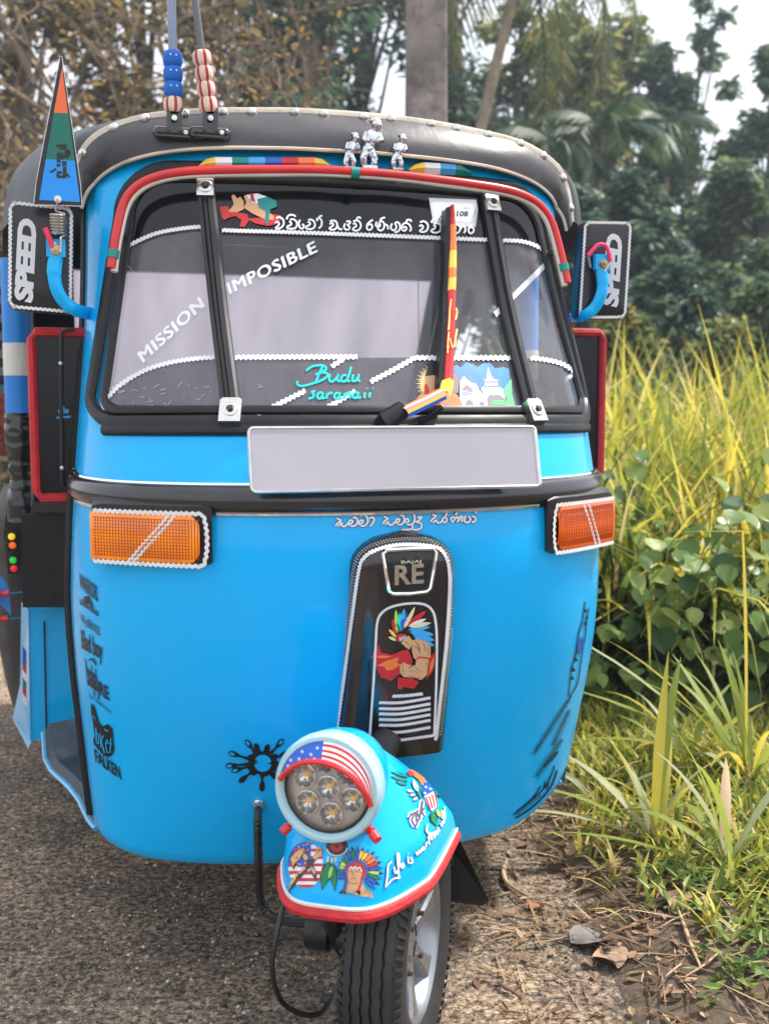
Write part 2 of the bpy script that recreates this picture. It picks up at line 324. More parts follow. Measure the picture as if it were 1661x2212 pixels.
# taller arching blades standing out of the bank
for (px, py, d, ln, wd, az, curl, mt) in ((1395, 1000, 3.9, 1.45, .034, 0, 1.9, YB), (1560, 1000, 3.8, 1.45, .036, 10, 2.3, YB), (1320, 1000, 4.0, 1.3, .03, 20, 1.5, GB), (1420, 1000, 4.1, 1.3, .032, 180, .5, GB), (1350, 1000, 4.2, 1.25, .03, 200, .3, YB), (1500, 1000, 4.3, 1.4, .03, 160, .2, YB), (1640, 1000, 4.0, 1.45, .034, 190, .4, YB), (1470, 1000, 4.0, 1.2, .028, 90, .4, GB), (1590, 1000, 4.4, 1.35, .03, 30, 1.0, PB)):
    x = gpt(px, d); root = empty('tall_reed', (x, d, 0), 0, {0: '', }.get(1) or 'tall %s reed of the grass bank, %s' % ('yellow' if mt is YB else 'green' if mt is GB else 'pale', {1395: 'arching over right of the mirror', 1560: 'arching widest above the vines', 1320: 'beside the red-bound wing', 1420: 'leaning left left of the vine', 1350: 'upright just right of the wing', 1500: 'upright in the middle of the bank', 1640: 'rising at the picture edge', 1470: 'turned away in the middle of the bank', 1590: 'behind the widest arching blade'}[px]), 'grass blade', 'tall reeds of the bank')
    mb = MB(); blade(mb, (0, 0, 0), ln, wd, R(az), .06, curl * .55, 10); mb.build('blade', mt, root, recalc=False)
    for k in range(3): mb = MB(); blade(mb, (0, 0, 0), ln * r2.uniform(.5, .8), wd * .8, R(r2.uniform(0, 360)), r2.uniform(.1, .3), r2.uniform(.4, 1.2), 7); mb.build('blade', r2.choice([mt, GB]), root, recalc=False)
# heart-leaved vines climbing the foot of the bank: every leaf a part
hm = MB(); hp = [(0, 0), (.10, .30), (.34, .50), (.60, .44), (.82, .24), (1.05, 0)]
top_ = [Vector((a, b, .10 * b + .05 * math.sin(a * 3))) for a, b in hp]; bot_ = [Vector((a, -b, .10 * b + .05 * math.sin(a * 3))) for a, b in hp]; mid_ = [Vector((a, 0, -.02 + .05 * math.sin(a * 3) - .12 * a * a)) for a, b in hp]
hm.grid([top_, mid_, bot_]); heart = hm.build('leaf', BROAD, None, recalc=False); heart_me = heart.data; bpy.data.objects.remove(heart)
VL = [leaf_mat('vine_leaf_%s' % n, [(0, c), (1, tuple(x * 1.25 for x in c))], .35, .38) for n, c in (('deep', (.05, .10, .03)), ('mid', (.12, .20, .05)), ('bright', (.25, .32, .09)))]
hms = []
for k, m_ in enumerate(VL): q = heart_me.copy(); q.materials.clear(); q.materials.append(m_); hms.append(q)
def vine(px, d, zt, n, spread, label, seed):
    r3 = random.Random(seed); x0 = gpt(px, d); root = empty('climbing_vine', (x0, d, 0), 0, label, 'vine', 'vines at the foot of the grass bank'); mb = MB()
    stems = []
    for k in range(5):
        pts = [Vector((r3.uniform(-.1, .1), 0, 0))]; 
        for j in range(6): pts.append(pts[-1] + Vector((r3.uniform(-.1, .1) * spread * 2, r3.uniform(-.06, .04), zt / 6 * r3.uniform(.7, 1.2))))
        stems.append(smooth_path(pts, 4)); mb.tube(stems[-1], .0024, 5)
    mb.build('stem', M('vine_stem', (.12, .16, .05), .7), root)
    for i in range(n):
        s_ = r3.choice(stems); p = s_[r3.randrange(3, len(s_))] + Vector((r3.gauss(0, .06) * spread, -abs(r3.gauss(0, .05)), r3.gauss(0, .03)))
        o = bpy.data.objects.new('leaf', r3.choice(hms)); COL.objects.link(o); o.parent = root; o.location = p; sc = r3.uniform(.045, .095); o.scale = (sc, sc, sc)
        o.rotation_euler = (r3.uniform(-.5, .5), r3.uniform(.2, 1.3), r3.uniform(-2.6, -.5))
vine(1560, 3.35, .74, 150, 1.6, 'heart-leaved vine heaped lowest at the right of the grass bank', 1)
vine(1420, 3.5, .60, 120, 1.5, 'heart-leaved vine left of the large heap, under the arching reeds', 2)
vine(1330, 3.7, .55, 90, 1.3, 'heart-leaved vine beside the orange signal lamp', 3)
vine(1650, 3.6, .95, 120, 1.4, 'heart-leaved vine climbing highest at the right picture edge', 5)

# dry things on the verge that can be picked up one by one
def gp(px, py, z=.01): d = (1.04 - z) * FPX / (py - 880); return Vector((gpt(px, d), d, z))
def stalk(pts, r, label, mat): mb = MB(); p = smooth_path([gp(*q) for q in pts], 6); mb.tube([q + Vector((0, 0, max(0, gz(q.x, q.y)))) for q in p], [r * (1 - .6 * abs(2 * i / (len(p) - 1) - 1) ** 2) for i in range(len(p))], 6, flat=.5); tag(mb.build('dry_stalk', mat, None), label, 'stalk', 'dry stalks on the verge')
STK = M('straw', (.46, .31, .19), .75, var=.25, vscale=30); STD = M('dead_wood', (.16, .11, .08), .85, var=.3, vscale=30)
stalk([(1104, 1893), (1098, 1915), (1104, 1940), (1125, 1958), (1155, 1975)], .008, 'flat curved straw-coloured stalk lying on the road edge', STK)
stalk([(1140, 2090), (1200, 2080), (1260, 2066), (1310, 2062)], .003, 'thin straight straw lying across the road edge', STK)
stalk([(1345, 2036), (1420, 2030), (1500, 2020), (1560, 2008)], .005, 'long brown stick lying level across the verge', STD)
stalk([(1545, 1995), (1590, 2040), (1625, 2072)], .009, 'thick broken brown stick at the right of the verge', STD)
stalk([(1490, 2040), (1505, 2090), (1530, 2150), (1545, 2190)], .006, 'pale bent reed stem running toward the bottom edge', STK)
stalk([(1590, 2165), (1550, 2190), (1510, 2206)], .006, 'pale stem in the bottom right corner', STK)
stalk([(1085, 2178), (1110, 2194), (1130, 2205)], .006, 'short dark stick on the road at the bottom', STD)
def dead_leaf(px, py, sc, az, label, mat):
    p = gp(px, py); mb = MB(); rows = []
    for i in range(7):
        u = i / 6; w = math.sin(math.pi * min(1, u * .94 + .05)) ** .8 * .45
        rows.append([Vector((u - .5, v * w, .12 * abs(v) + .10 * math.sin(u * 5 + v) + .03)) * sc for v in (-1, -.5, 0, .5, 1)])
    mb.grid(rows); o = mb.build('dead_leaf', mat, None); o.location = (p.x, p.y, max(0, gz(p.x, p.y)) + .004); o.rotation_euler = (0, 0, R(az)); tag(o, label, 'leaf', 'dead leaves on the verge')
DLM = M('dead_leaf_tan', (.36, .23, .15), .8, var=.35, vscale=40); DLP = M('dead_leaf_pale', (.17, .155, .145), .7, var=.3, vscale=40)
dead_leaf(1170, 1995, .04, 20, 'curled rust-brown dead leaf at the end of the curved stalk', M('dead_leaf_rust', (.32, .13, .05), .8, var=.3))
dead_leaf(1300, 2075, .09, 10, 'pale grey dead leaf lying where road meets verge', DLP); dead_leaf(1340, 2120, .075, 100, 'tan dead leaf just below the pale grey leaf', DLM); dead_leaf(1485, 2020, .08, 60, 'large tan dead leaf beside the level brown stick', DLM); dead_leaf(1530, 1960, .07, 140, 'brown dead leaf under the reed clumps', M('dead_leaf_brown', (.20, .12, .08), .85, var=.3))

# ------------------------------------------------------------------ background trees
BARK = M('bark', (.16, .125, .10), .9, var=.35, vscale=8, bump=.6, bscale=30); BARKL = M('pale_bark', (.36, .28, .20), .85, var=.3, vscale=8, bump=.5, bscale=30)
def clump_crown(mb, clumps, n, size, rnd_, flat=.8, gap=0.0):
    tot = sum(c[3] ** 2 for c in clumps)
    for cx, cy, cz, r in clumps:
        for i in range(int(n * r * r / tot)):
            v = Vector((rnd_.gauss(0, 1), rnd_.gauss(0, 1), rnd_.gauss(0, 1))).normalized(); rr = r * (rnd_.random() ** .4)
            p = Vector((cx, cy, cz)) + Vector((v.x * rr, v.y * rr, v.z * rr * flat)); s = size * rnd_.uniform(.6, 1.4)
            leaf(mb, p, s, s * .55, rnd_.uniform(0, 6.28), rnd_.uniform(-.9, .5), rnd_.uniform(-.8, .8))
def tree(name, px, d, top_y, width, label, lm, seed, n=9000, size=.14, trunk=.12, base=.3, sparse=1.0, bark=None, lean=0, nclump=34, group='trees behind the rickshaw', depth=.8):
    rnd_ = random.Random(seed); x0 = gpt(px, d); h = 1.04 + (880 - top_y) / FPX * d; w = width / FPX * d / 2
    root = empty(name, (x0, d, 0), 0, label, 'tree', group); mb = MB()
    tp = [Vector((lean * h * u + .12 * math.sin(u * 4 + seed), .1 * math.sin(u * 3), h * .86 * u)) for u in [i / 8 for i in range(9)]]; mb.tube(tp, [trunk * (1 - .8 * i / 8) for i in range(9)], 8)
    clumps = []
    for i in range(nclump):
        u = base + (1 - base) * (i + .5) / nclump; ww = w * math.sin(math.pi * min(1, .22 + .80 * (u - base) / (1 - base))) ** .6; a = rnd_.uniform(0, 6.28); rr = ww * math.sqrt(rnd_.random()); r = w * rnd_.uniform(.20, .36) * sparse
        c = (lean * h * u + rr * math.cos(a), rr * math.sin(a) * depth, h * u - r * .5); clumps.append(c + (r,))
        b0 = tp[min(8, int(u * 8 * .8))]; m_ = (b0 + Vector(c)) / 2 + Vector((0, 0, -.1 * w)); mb.tube([b0, m_, Vector(c)], [trunk * .28, trunk * .16, trunk * .06], 5)
    mb.build('trunk', bark or BARK, root); mb = MB(); clump_crown(mb, clumps, n, size, rnd_); mb.build('crown', lm, root, recalc=False)
    return root
OLIVE = leaf_mat('olive_foliage', [(0, (.05, .055, .022)), (.5, (.13, .12, .045)), (.8, (.24, .18, .065)), (1, (.40, .26, .09))], .3)
DARKG = leaf_mat('dark_foliage', [(0, (.035, .07, .055)), (.6, (.08, .14, .095)), (.95, (.17, .24, .14)), (1, (.26, .32, .2))], .28)  # leaf colours lightened towards blue, standing in for distance haze
MIDG = leaf_mat('mid_foliage', [(0, (.04, .08, .05)), (.55, (.10, .17, .09)), (.9, (.23, .30, .13)), (1, (.38, .40, .16))], .32)
YELG = leaf_mat('yellow_green_foliage', [(0, (.04, .085, .035)), (.5, (.11, .16, .055)), (.8, (.26, .26, .08)), (1, (.42, .34, .12))], .35)
BARKD = M('withered_bark', (.21, .155, .11), .9, var=.45, vscale=6, bump=.5, bscale=30)
DEADL = leaf_mat('withered_leaf', [(0, (.12, .11, .04)), (.5, (.28, .21, .07)), (.85, (.40, .30, .10)), (1, (.52, .27, .08))], .35)
def dry_tree(px, d, label, seed, trunk, lean, h, spread, n_leaf):
    rnd_ = random.Random(seed); root = empty('bare_tree', (gpt(px, d), d, 0), 0, label, 'tree', 'withered trees on the left'); mb = MB(); tips = []
    def grow(p, dirv, ln, r, lvl):
        n = 4; pts = [p]; dv = dirv.normalized()
        for i in range(n):
            dv = (dv + Vector((rnd_.gauss(0, .22), rnd_.gauss(0, .16), rnd_.gauss(0, .16) + .02))).normalized(); pts.append(pts[-1] + dv * ln / n)
        mb.tube(pts, [r * (1 - .45 * i / n) for i in range(n + 1)], 6 if lvl < 2 else 4, caps=False)
        if lvl >= 6: tips.append(pts[-1]); return
        for k in range(rnd_.choice((2, 3)) if lvl else 4):
            j = rnd_.randrange(2, n + 1); side = Vector((rnd_.gauss(0, 1), rnd_.gauss(0, .6), rnd_.gauss(.15, .6))).normalized()
            grow(pts[j], dv * .7 + side * spread, ln * rnd_.uniform(.62, .85), r * .55, lvl + 1)
            if lvl >= 2: tips.append(pts[j])
    grow(Vector((0, 0, 0)), Vector((lean, 0, 1)), h, trunk, 0); mb.build('trunk', BARKD, root)
    mb = MB()
    for i in range(n_leaf): p = rnd_.choice(tips) + Vector((rnd_.gauss(0, .12), rnd_.gauss(0, .12), rnd_.gauss(0, .12))); s = rnd_.uniform(.035, .08); leaf(mb, p, s, s * .5, rnd_.uniform(0, 6.28), rnd_.uniform(-1, .6), rnd_.uniform(-.8, .8))
    mb.build('crown', DEADL, root, recalc=False)
dry_tree(285, 7.6, 'leafless twisted tree behind the blue antenna rod', 3, .11, -.05, 1.75, .95, 900)
dry_tree(30, 7.0, 'leafless tree at the left picture edge behind the pennant', 8, .09, .05, 1.6, .9, 900)
dry_tree(470, 8.2, 'leafless tree with pale branches reaching right toward the concrete pole', 14, .10, .18, 1.8, 1.0, 700)
dry_tree(150, 9.0, 'thin leafless tree between the pennant and the antenna', 21, .08, .0, 1.9, .9, 700)
tree('olive_tree', 60, 14, -420, 760, 'olive brown tree filling the far left behind bare branches', OLIVE, 31, 8000, .17, .2, .08)
tree('olive_tree', 330, 15, -380, 700, 'olive brown tree behind the antennas', OLIVE, 32, 8000, .17, .2, .08)
tree('olive_tree', 210, 11.5, 330, 620, 'low olive bush behind the black hood', OLIVE, 33, 5000, .13, .1, .05)
tree('dark_tree', 690, 13, -420, 620, 'dark green dense tree left of the concrete pole', DARKG, 34, 10000, .15, .2, .06)
tree('dark_tree', 560, 16, -300, 560, 'dark green tree behind the pale bare branches', DARKG, 35, 7000, .17, .2, .06)
tree('dark_tree', 790, 17, -350, 480, 'dark green tree seen just left of the pole, farthest back', DARKG, 47, 8000, .16, .18, .05)
tree('dark_tree', 960, 16, -260, 440, 'dark green tree right behind the concrete pole', DARKG, 36, 7000, .15, .16, .06)
tree('broadleaf_tree', 1100, 18, 20, 330, 'yellow-tipped broadleaf tree under the coconut palm', YELG, 37, 7000, .17, .16, .06)
tree('broadleaf_tree', 1205, 19, 40, 380, 'bushy yellow-green tree behind the hanging coconut fronds', YELG, 48, 8000, .18, .16, .05)
tree('broadleaf_tree', 1330, 20, 70, 360, 'wide yellow-green tree against the pale sky', YELG, 49, 8000, .18, .16, .05)
tree('broadleaf_tree', 1270, 18, 95, 330, 'rounded yellow-green tree right of the coconut palm', YELG, 38, 7000, .18, .16, .06)
tree('broadleaf_tree', 1400, 19, 120, 300, 'mid green tree left of the tall open-crowned tree', MIDG, 39, 6000, .18, .16, .06)
tree('open_tree', 1490, 19, 10, 250, 'tall slender tree with open crown and sky gaps', MIDG, 40, 2300, .17, .10, .38, .62, nclump=26)
tree('broadleaf_tree', 1640, 17, 120, 280, 'large green tree at the right picture edge', MIDG, 41, 8000, .17, .18, .05)
tree('broadleaf_tree', 1560, 14, 360, 330, 'green tree in front of the right edge tree', MIDG, 42, 7000, .14, .12, .05)
tree('broadleaf_tree', 1350, 13, 380, 320, 'shadowy green tree above the far mirror', DARKG, 43, 7000, .14, .12, .05)
tree('shrub', 1450, 10, 560, 330, 'bluish green shrub right of the far mirror', DARKG, 44, 6000, .11, .05, .05, group='shrubs above the grass bank')
tree('shrub', 1640, 9.5, 600, 260, 'green shrub over the grass at the right picture edge', MIDG, 45, 4500, .10, .05, .05, group='shrubs above the grass bank')
tree('shrub', 1240, 10.5, 420, 260, 'dark shrub hidden beside the hood corner', DARKG, 46, 5000, .12, .05, .05, group='shrubs above the grass bank')
for k, (px, d, ty, wd, lab, lm_) in enumerate(((1850, 13, 250, 420, 'green tree standing right beyond the picture edge tree', MIDG), (2080, 14, 150, 460, 'yellow-green tree far right of the grass bank', YELG), (2320, 13, 200, 480, 'dark tree farthest right of the grass bank', DARKG), (-200, 13, -100, 620, 'olive tree left of the picture edge', OLIVE), (-520, 14, 0, 640, 'olive tree farther left along the road', OLIVE), (-860, 14, 50, 640, 'dark tree farthest left along the road', DARKG))):
    tree('roadside_tree', px, d, ty, wd, lab, lm_, 70 + k, 4500, .2, .16, .04, group='trees beyond the picture edges')
# palms
FROND = leaf_mat('palm_frond', [(0, (.05, .09, .03)), (.6, (.13, .16, .05)), (1, (.30, .26, .10))], .4); FRONDB = leaf_mat('areca_frond', [(0, (.025, .06, .03)), (.6, (.06, .11, .045)), (1, (.15, .19, .08))], .4)
def frond(mb, p, az, el, ln, droop, lw, lm, rnd_, nl=22):
    d = Vector((math.cos(az), math.sin(az), 0)); pts = [Vector(p)]; a = el
    for i in range(10): pts.append(pts[-1] + (d * math.cos(a) + Vector((0, 0, 1)) * math.sin(a)) * ln / 10); a -= droop / 10
    mb.tube(pts, [.03 * (1 - .08 * i) for i in range(11)], 4, caps=False); side = Vector((-d.y, d.x, 0))
    for i in range(nl):
        u = .12 + .86 * i / nl; k = u * 10; j = min(9, int(k)); q = pts[j].lerp(pts[j + 1], k - j); t = (pts[j + 1] - pts[j]).normalized(); L = lw * (math.sin(math.pi * min(1, .15 + u * .85)) ** .6)
        for s in (-1, 1):
            e = q + (side * s * .75 + t * .55 + Vector((0, 0, -.55 - .3 * rnd_.random()))).normalized() * L; n = t * .028; mb.add([q - n, q + n, q.lerp(e, .6) + n * .9 + Vector((0, 0, .02)), e, q.lerp(e, .6) - n * .9], [(0, 1, 2, 3, 4)])
def palm(name, px, d, cx, cy, label, nf, ln, droop, r, fm, seed, lean_px, lw=.55, group='palms in the background'):
    rnd_ = random.Random(seed); x0 = gpt(px, d); top = Vector((gpt(cx, d) - x0, 0, 1.04 + (880 - cy) / FPX * d)); root = empty(name, (x0, d, 0), 0, label, 'palm', group); mb = MB()
    tp = [Vector((top.x * u, 0, top.z * u)) for u in [i / 10 for i in range(11)]]; mb.tube(tp, [r * (1.1 - .35 * i / 10) for i in range(11)], 8); mb.build('trunk', BARKL, root)
    for i in range(nf):
        mb = MB(); frond(mb, top, 2 * math.pi * i / nf + rnd_.uniform(-.2, .2), rnd_.uniform(-.5, 1.0), ln * rnd_.uniform(.85, 1.1), droop * rnd_.uniform(.8, 1.2), lw, fm, rnd_); mb.build('frond', fm, root, recalc=False)
palm('coconut_palm', 850, 14, 1118, -60, 'coconut palm with slanting thin trunk and hanging fronds', 15, 2.6, 2.4, .085, FROND, 3, 0, .6)
palm('areca_palm', 1180, 14.5, 1190, 330, 'feathery areca palm below the coconut palm', 12, 1.25, 2.1, .05, FRONDB, 4, 0, .4); palm('areca_palm', 1275, 15, 1285, 300, 'feathery areca palm right of the coconut palm', 12, 1.3, 2.1, .05, FRONDB, 5, 0, .4); palm('areca_palm', 1420, 17, 1425, 290, 'areca palm against the sky gap', 10, 1.0, 2.0, .05, FRONDB, 6, 0, .4); palm('areca_palm', 1235, 13, 1235, 450, 'low areca palm above the hood corner', 11, 1.2, 2.0, .05, FRONDB, 7, 0, .4)
# concrete pole
mb = MB(); X = gpt(917, 7.3); CONC = M('weathered_concrete', (.27, .225, .205), .9, var=.35, vscale=4, bump=.8, bscale=30, bdetail=8, dirt=((.10, .085, .08), 5, .50, .85))
rows = []
for i in range(14):
    z = 9 * i / 13; w = .155 - .055 * z / 9; dd = .12 - .04 * z / 9; c = .015
    rows.append([(a, b, z) for a, b in ((-w, -dd + c), (-w + c, -dd), (w - c, -dd), (w, -dd + c), (w, dd - c), (w - c, dd), (-w + c, dd), (-w, dd - c))])
mb.grid(rows, closed=True); pole = mb.build('utility_pole', CONC, None, angle=20); pole.location = (X, 7.3, 0); tag(pole, 'square weathered concrete utility pole behind the rickshaw hood', 'pole')
# wild shrubs closing the view under the trees
for px, d, ty, wd, lab, sd_ in ((1330, 8.0, 660, 300, 'straw-coloured bush just behind the grass bank', 51), (1560, 8.2, 690, 300, 'straw and green bush behind the right of the grass bank', 52)):
    tree('shrub', px, d, ty, wd, lab, YELG, sd_, 4500, .09, .04, .03, group='shrubs above the grass bank')

# air: thin haze in which the far trees fade
mb = MB(); mb.box((0, 18, 5.0), (80, 52, 12.2)); hz = mb.build('haze', None, None, smooth=False)
hm_ = bpy.data.materials.new('haze_air'); hm_.use_nodes = True; ht = hm_.node_tree; ht.nodes.remove(ht.nodes['Principled BSDF']); pv_ = ht.nodes.new('ShaderNodeVolumePrincipled')
pv_.inputs['Color'].default_value = (.74, .86, 1, 1); pv_.inputs['Density'].default_value = .003; pv_.inputs['Anisotropy'].default_value = .2
ht.links.new(pv_.outputs['Volume'], ht.nodes['Material Output'].inputs['Volume']); hz.data.materials.clear(); hz.data.materials.append(hm_); tag(hz, 'thin pale blue haze in the air', 'haze', kind='stuff')
# ================================================================== THE RICKSHAW
YAW = R(15); VO = Vector((-.06 - .022 * math.cos(YAW), 2.09 - .022 * math.sin(YAW), 0))
VR = Matrix.Rotation(YAW, 3, 'Z')
EYE_L = VR.transposed() @ (EYE - VO)
def ray(px, py):            # measured point in the photograph (1661 x 2212 view) -> direction in the rickshaw's own frame
    u = (px - CXP) / FPX; v = -(py - CYP) / FPX; cp, sp = math.cos(PITCH), math.sin(PITCH)
    return VR.transposed() @ Vector((u, cp + v * sp, -sp + v * cp))
def hit(px, py, axis, val):
    d = ray(px, py); return EYE_L + d * ((val - EYE_L[axis]) / d[axis])
def crop(x0, y0, s):        # a magnified crop of the photograph -> the 1661-wide view
    return lambda x, y: ((x0 + x / s) * .54016, (y0 + y / s) * .54016)
TAB = [(.20,.476,.215,0),(.24,.481,.23,0),(.30,.487,.255,0),(.42,.497,.295,0),(.55,.508,.335,0),(.68,.513,.367,0),(.80,.508,.38,0),(.90,.501,.365,0),(.96,.496,.335,0),(1.03,.489,.29,0),(1.22,.474,.205,.035),(1.44,.466,.14,.07),(1.6,.46,.10,.095)]
def tab(z):
    T = TAB
    if z <= T[0][0]: return T[0][1:]
    if z >= T[-1][0]: return T[-1][1:]
    for i in range(len(T) - 1):
        if z <= T[i + 1][0]:
            h = T[i + 1][0] - T[i][0]; u = (z - T[i][0]) / h; r = []
            for k in (1, 2, 3):
                a, b = T[i][k], T[i + 1][k]
                ma = (b - T[i - 1][k]) / (T[i + 1][0] - T[i - 1][0]) * h if i > 0 else b - a
                mb = (T[i + 2][k] - a) / (T[i + 2][0] - T[i][0]) * h if i + 2 < len(T) else b - a
                r.append((2*u**3-3*u*u+1)*a + (u**3-2*u*u+u)*ma + (3*u*u-2*u**3)*b + (u**3-u*u)*mb)
            return r
NE = 2.1
def SY(x, z, grow=0):
    w, p, yb = tab(z)
    if x > 0 and z < .62: w *= 1 - .055 * ((.62 - z) / .38) ** 1.5
    w += grow; p += grow; q = min(1, abs(x) / w)
    return yb - p * (1 - q ** NE) ** (1 / NE)
def SP(t, z, grow=0):       # t in -1..1 runs round the front from one door jamb to the other
    w, p, yb = tab(z); a = t * math.pi / 2; e = 2 / NE
    if t > 0 and z < .62: w *= 1 - .055 * ((.62 - z) / .38) ** 1.5
    return Vector(((w + grow) * math.copysign(abs(math.sin(a)) ** e, a), yb - (p + grow) * abs(math.cos(a)) ** e, z))
def SN(x, z):
    e = .004; w = tab(z)[0]; x = max(-w * .985, min(w * .985, x))
    dx = Vector((2 * e, SY(x + e, z) - SY(x - e, z), 0)); dz = Vector((0, SY(x, z + e) - SY(x, z - e), 2 * e))
    n = dx.cross(dz).normalized()
    return n if n.y < 0 else -n
def SX(x, z, off=0): return Vector((x, SY(x, z), z)) + SN(x, z) * off

class Skin:                 # a surface that stickers, tapes and lettering are laid on
    def __init__(s, mb): s.b = mb.bvh()
    def __call__(s, px, py, off=0):
        d = ray(px, py).normalized(); h, n, i, dist = s.b.ray_cast(EYE_L, d)
        if h is None:
            h, n, i, dist = s.b.find_nearest(EYE_L + d * 1.9)
        if n.dot(d) > 0: n = -n
        return h + n * off

def sticker(mb, skin, poly, mat, off=.0012, fine=26):
    """lay a flat outline (view points) on a curved surface"""
    bm = bmesh.new(); vs_ = [bm.verts.new((x, y, 0)) for x, y in poly]
    try: f = bm.faces.new(vs_)
    except ValueError: bm.free(); return
    bmesh.ops.triangulate(bm, faces=bm.faces)
    for _ in range(4):
        es = [e for e in bm.edges if e.calc_length() > fine]
        if not es: break
        bmesh.ops.subdivide_edges(bm, edges=es, cuts=1); bmesh.ops.triangulate(bm, faces=bm.faces)
    bm.verts.index_update()
    mb.add([skin(v.co.x, v.co.y, off) for v in bm.verts], [tuple(v.index for v in f.verts) for f in bm.faces], mat); bm.free()
def resample(path, step):
    out = [Vector(path[0]).to_2d()]; acc = 0
    for a, b in zip(path[:-1], path[1:]):
        a = Vector(a).to_2d(); b = Vector(b).to_2d(); L = (b - a).length
        if L < 1e-6: continue
        d = step - acc
        while d <= L: out.append(a + (b - a) * (d / L)); d += step
        acc = L - (d - step)
    if (out[-1] - Vector(path[-1]).to_2d()).length > step * .3: out.append(Vector(path[-1]).to_2d())
    return out
def spath2(pts, k=6, closed=False): return [p.to_2d() for p in smooth_path([(x, y, 0) for x, y in pts], k, closed)]
def stroke(mb, skin, path, width, mat, off=.0014, wave=0, lam=9, step=None, taper=False, opp=False):
    """a strip of constant (or tapering, or wavy) width along a path of view points"""
    ps = resample(path, step or max(2.0, width * .45)); n = len(ps); L, Rr = [], []
    if n < 2: return
    s = 0
    for i, p in enumerate(ps):
        a = ps[max(0, i - 1)]; b = ps[min(n - 1, i + 1)]; t = (b - a).normalized(); nn = Vector((-t.y, t.x))
        if i: s += (p - ps[i - 1]).length
        w = width / 2 * ((.25 + .75 * math.sin(math.pi * (i + .5) / n)) if taper else 1); q = wave * math.sin(2 * math.pi * s / lam)
        L.append(skin(*(p + nn * (w + q)), off)); Rr.append(skin(*(p - nn * (w - (q if not opp else -q))), off))
    mb.grid([L, Rr], mat)
def ricrac(mb, skin, path, width=9, off=.0018, mat=None):
    stroke(mb, skin, path, width, mat or WHITE_TRIM, off, wave=width * .16, lam=width * 1.05, step=width * .13)

def text_mesh(s, bold=0.0, shear=0.0, spacing=1.0):
    c = bpy.data.curves.new('txt', 'FONT'); c.body = s; c.offset = bold; c.shear = shear; c.space_character = spacing; c.resolution_u = 3
    c.size = 1; o = bpy.data.objects.new('txt', c); COL.objects.link(o)
    bpy.context.view_layer.update()
    me = bpy.data.meshes.new_from_object(o.evaluated_get(bpy.context.evaluated_depsgraph_get()))
    vs_ = [v.co.to_2d() for v in me.vertices]; fs = [tuple(p.vertices) for p in me.polygons]
    bpy.data.objects.remove(o); bpy.data.curves.remove(c); bpy.data.meshes.remove(me)
    return vs_, fs
def lettering(mb, skin, s, p0, p1, up, mat, off=.0016, bold=.02, shear=0, spacing=1.0, outline=None, jag=0, warp=None):
    """p0..p1: baseline ends, up: vector for one cap height (view points)"""
    vs_, fs = text_mesh(s, bold, shear, spacing)
    x0 = min(v.x for v in vs_); x1 = max(v.x for v in vs_)
    p0 = Vector(p0); p1 = Vector(p1); up = Vector(up)
    def mp(v):
        u = (v.x - x0) / (x1 - x0); h = v.y / .73
        if warp: u, h = warp(u, h)
        return p0 + (p1 - p0) * u + up * h
    if outline:
        ov, of = text_mesh(s, bold + outline[1], shear, spacing)
        mb.add([skin(*mp(v), off * .6) for v in ov], of, outline[0])
    mb.add([skin(*mp(v), off) for v in vs_], fs, mat)

# ---- paints
BLUE = M('blue_paint', (.0, .445, .93), .28, coat=.28, spec=.22, var=.03, vscale=3, rvar=.06, bump=.012, bscale=9, bdetail=2, dirt=((.02, .16, .3), 9, .66, .5))
BLACKP = M('black_paint', (.008, .008, .010), .22, coat=.6, var=.2)
RUBBER = M('black_rubber', (.009, .009, .010), .42, spec=.35, var=.3, vscale=20, rvar=.12, dirt=((.07, .065, .06), 14, .62, .3))
VINYL = M('black_vinyl', (.022, .021, .024), .42, var=.2, vscale=5, bump=.15, bscale=14, rvar=.1, dirt=((.13, .12, .12), 5, .58, .35))
VINYLG = M('hood_vinyl', (.05, .046, .05), .38, var=.25, vscale=5, bump=.25, bscale=11, rvar=.1, dirt=((.16, .15, .15), 6, .56, .4))
SILVER = M('bare_metal', (.62, .61, .58), .28, metal=1, var=.15, vscale=30, rvar=.1)
CHROME = M('chrome', (.85, .86, .88), .06, metal=1, var=.05)
ALLOY = M('alloy_paint', (.30, .315, .345), .30, metal=.75, var=.1, vscale=20, rvar=.1, dirt=((.1, .08, .06), 18, .58, .6))
WHITE_TRIM = M('white_trim', (.74, .74, .74), .45, var=.07, vscale=30, dirt=((.4, .39, .38), 26, .58, .5))
CREAM = M('cream_piping', (.66, .58, .46), .5, var=.16, vscale=14, dirt=((.3, .24, .17), 18, .56, .7))
RED = M('red_plastic', (.62, .018, .02), .35, var=.1, vscale=12, coat=.2, dirt=((.3, .05, .04), 20, .6, .4))
REDV = M('red_binding', (.55, .018, .025), .6, var=.15, vscale=40, bump=.3, bscale=120)
WHITEP = M('white_paint', (.78, .78, .76), .4, var=.04)
TEAL = M('teal_tape', (.0, .26, .22), .4)
AMBER = M('amber_lens', (.90, .22, .0), .14, coat=.6, var=.35, vscale=18, bump=.10, bscale=60, emit=.15)
AMBER2 = M('orange_red_lens', (.90, .11, .0), .14, coat=.6, var=.3, vscale=18, bump=.10, bscale=60, emit=.15)
BLACKS = M('black_sticker', (.006, .007, .009), .35, var=.2)
SKIN_T = M('sticker_tan', (.66, .36, .18), .4, var=.08); SKIN_D = M('sticker_tan_dark', (.33, .15, .07), .4)
S_RED = M('sticker_red', (.55, .02, .025), .4); S_ORG = M('sticker_orange', (.85, .19, .04), .4); S_YEL = M('sticker_yellow', (.85, .55, .07), .4)
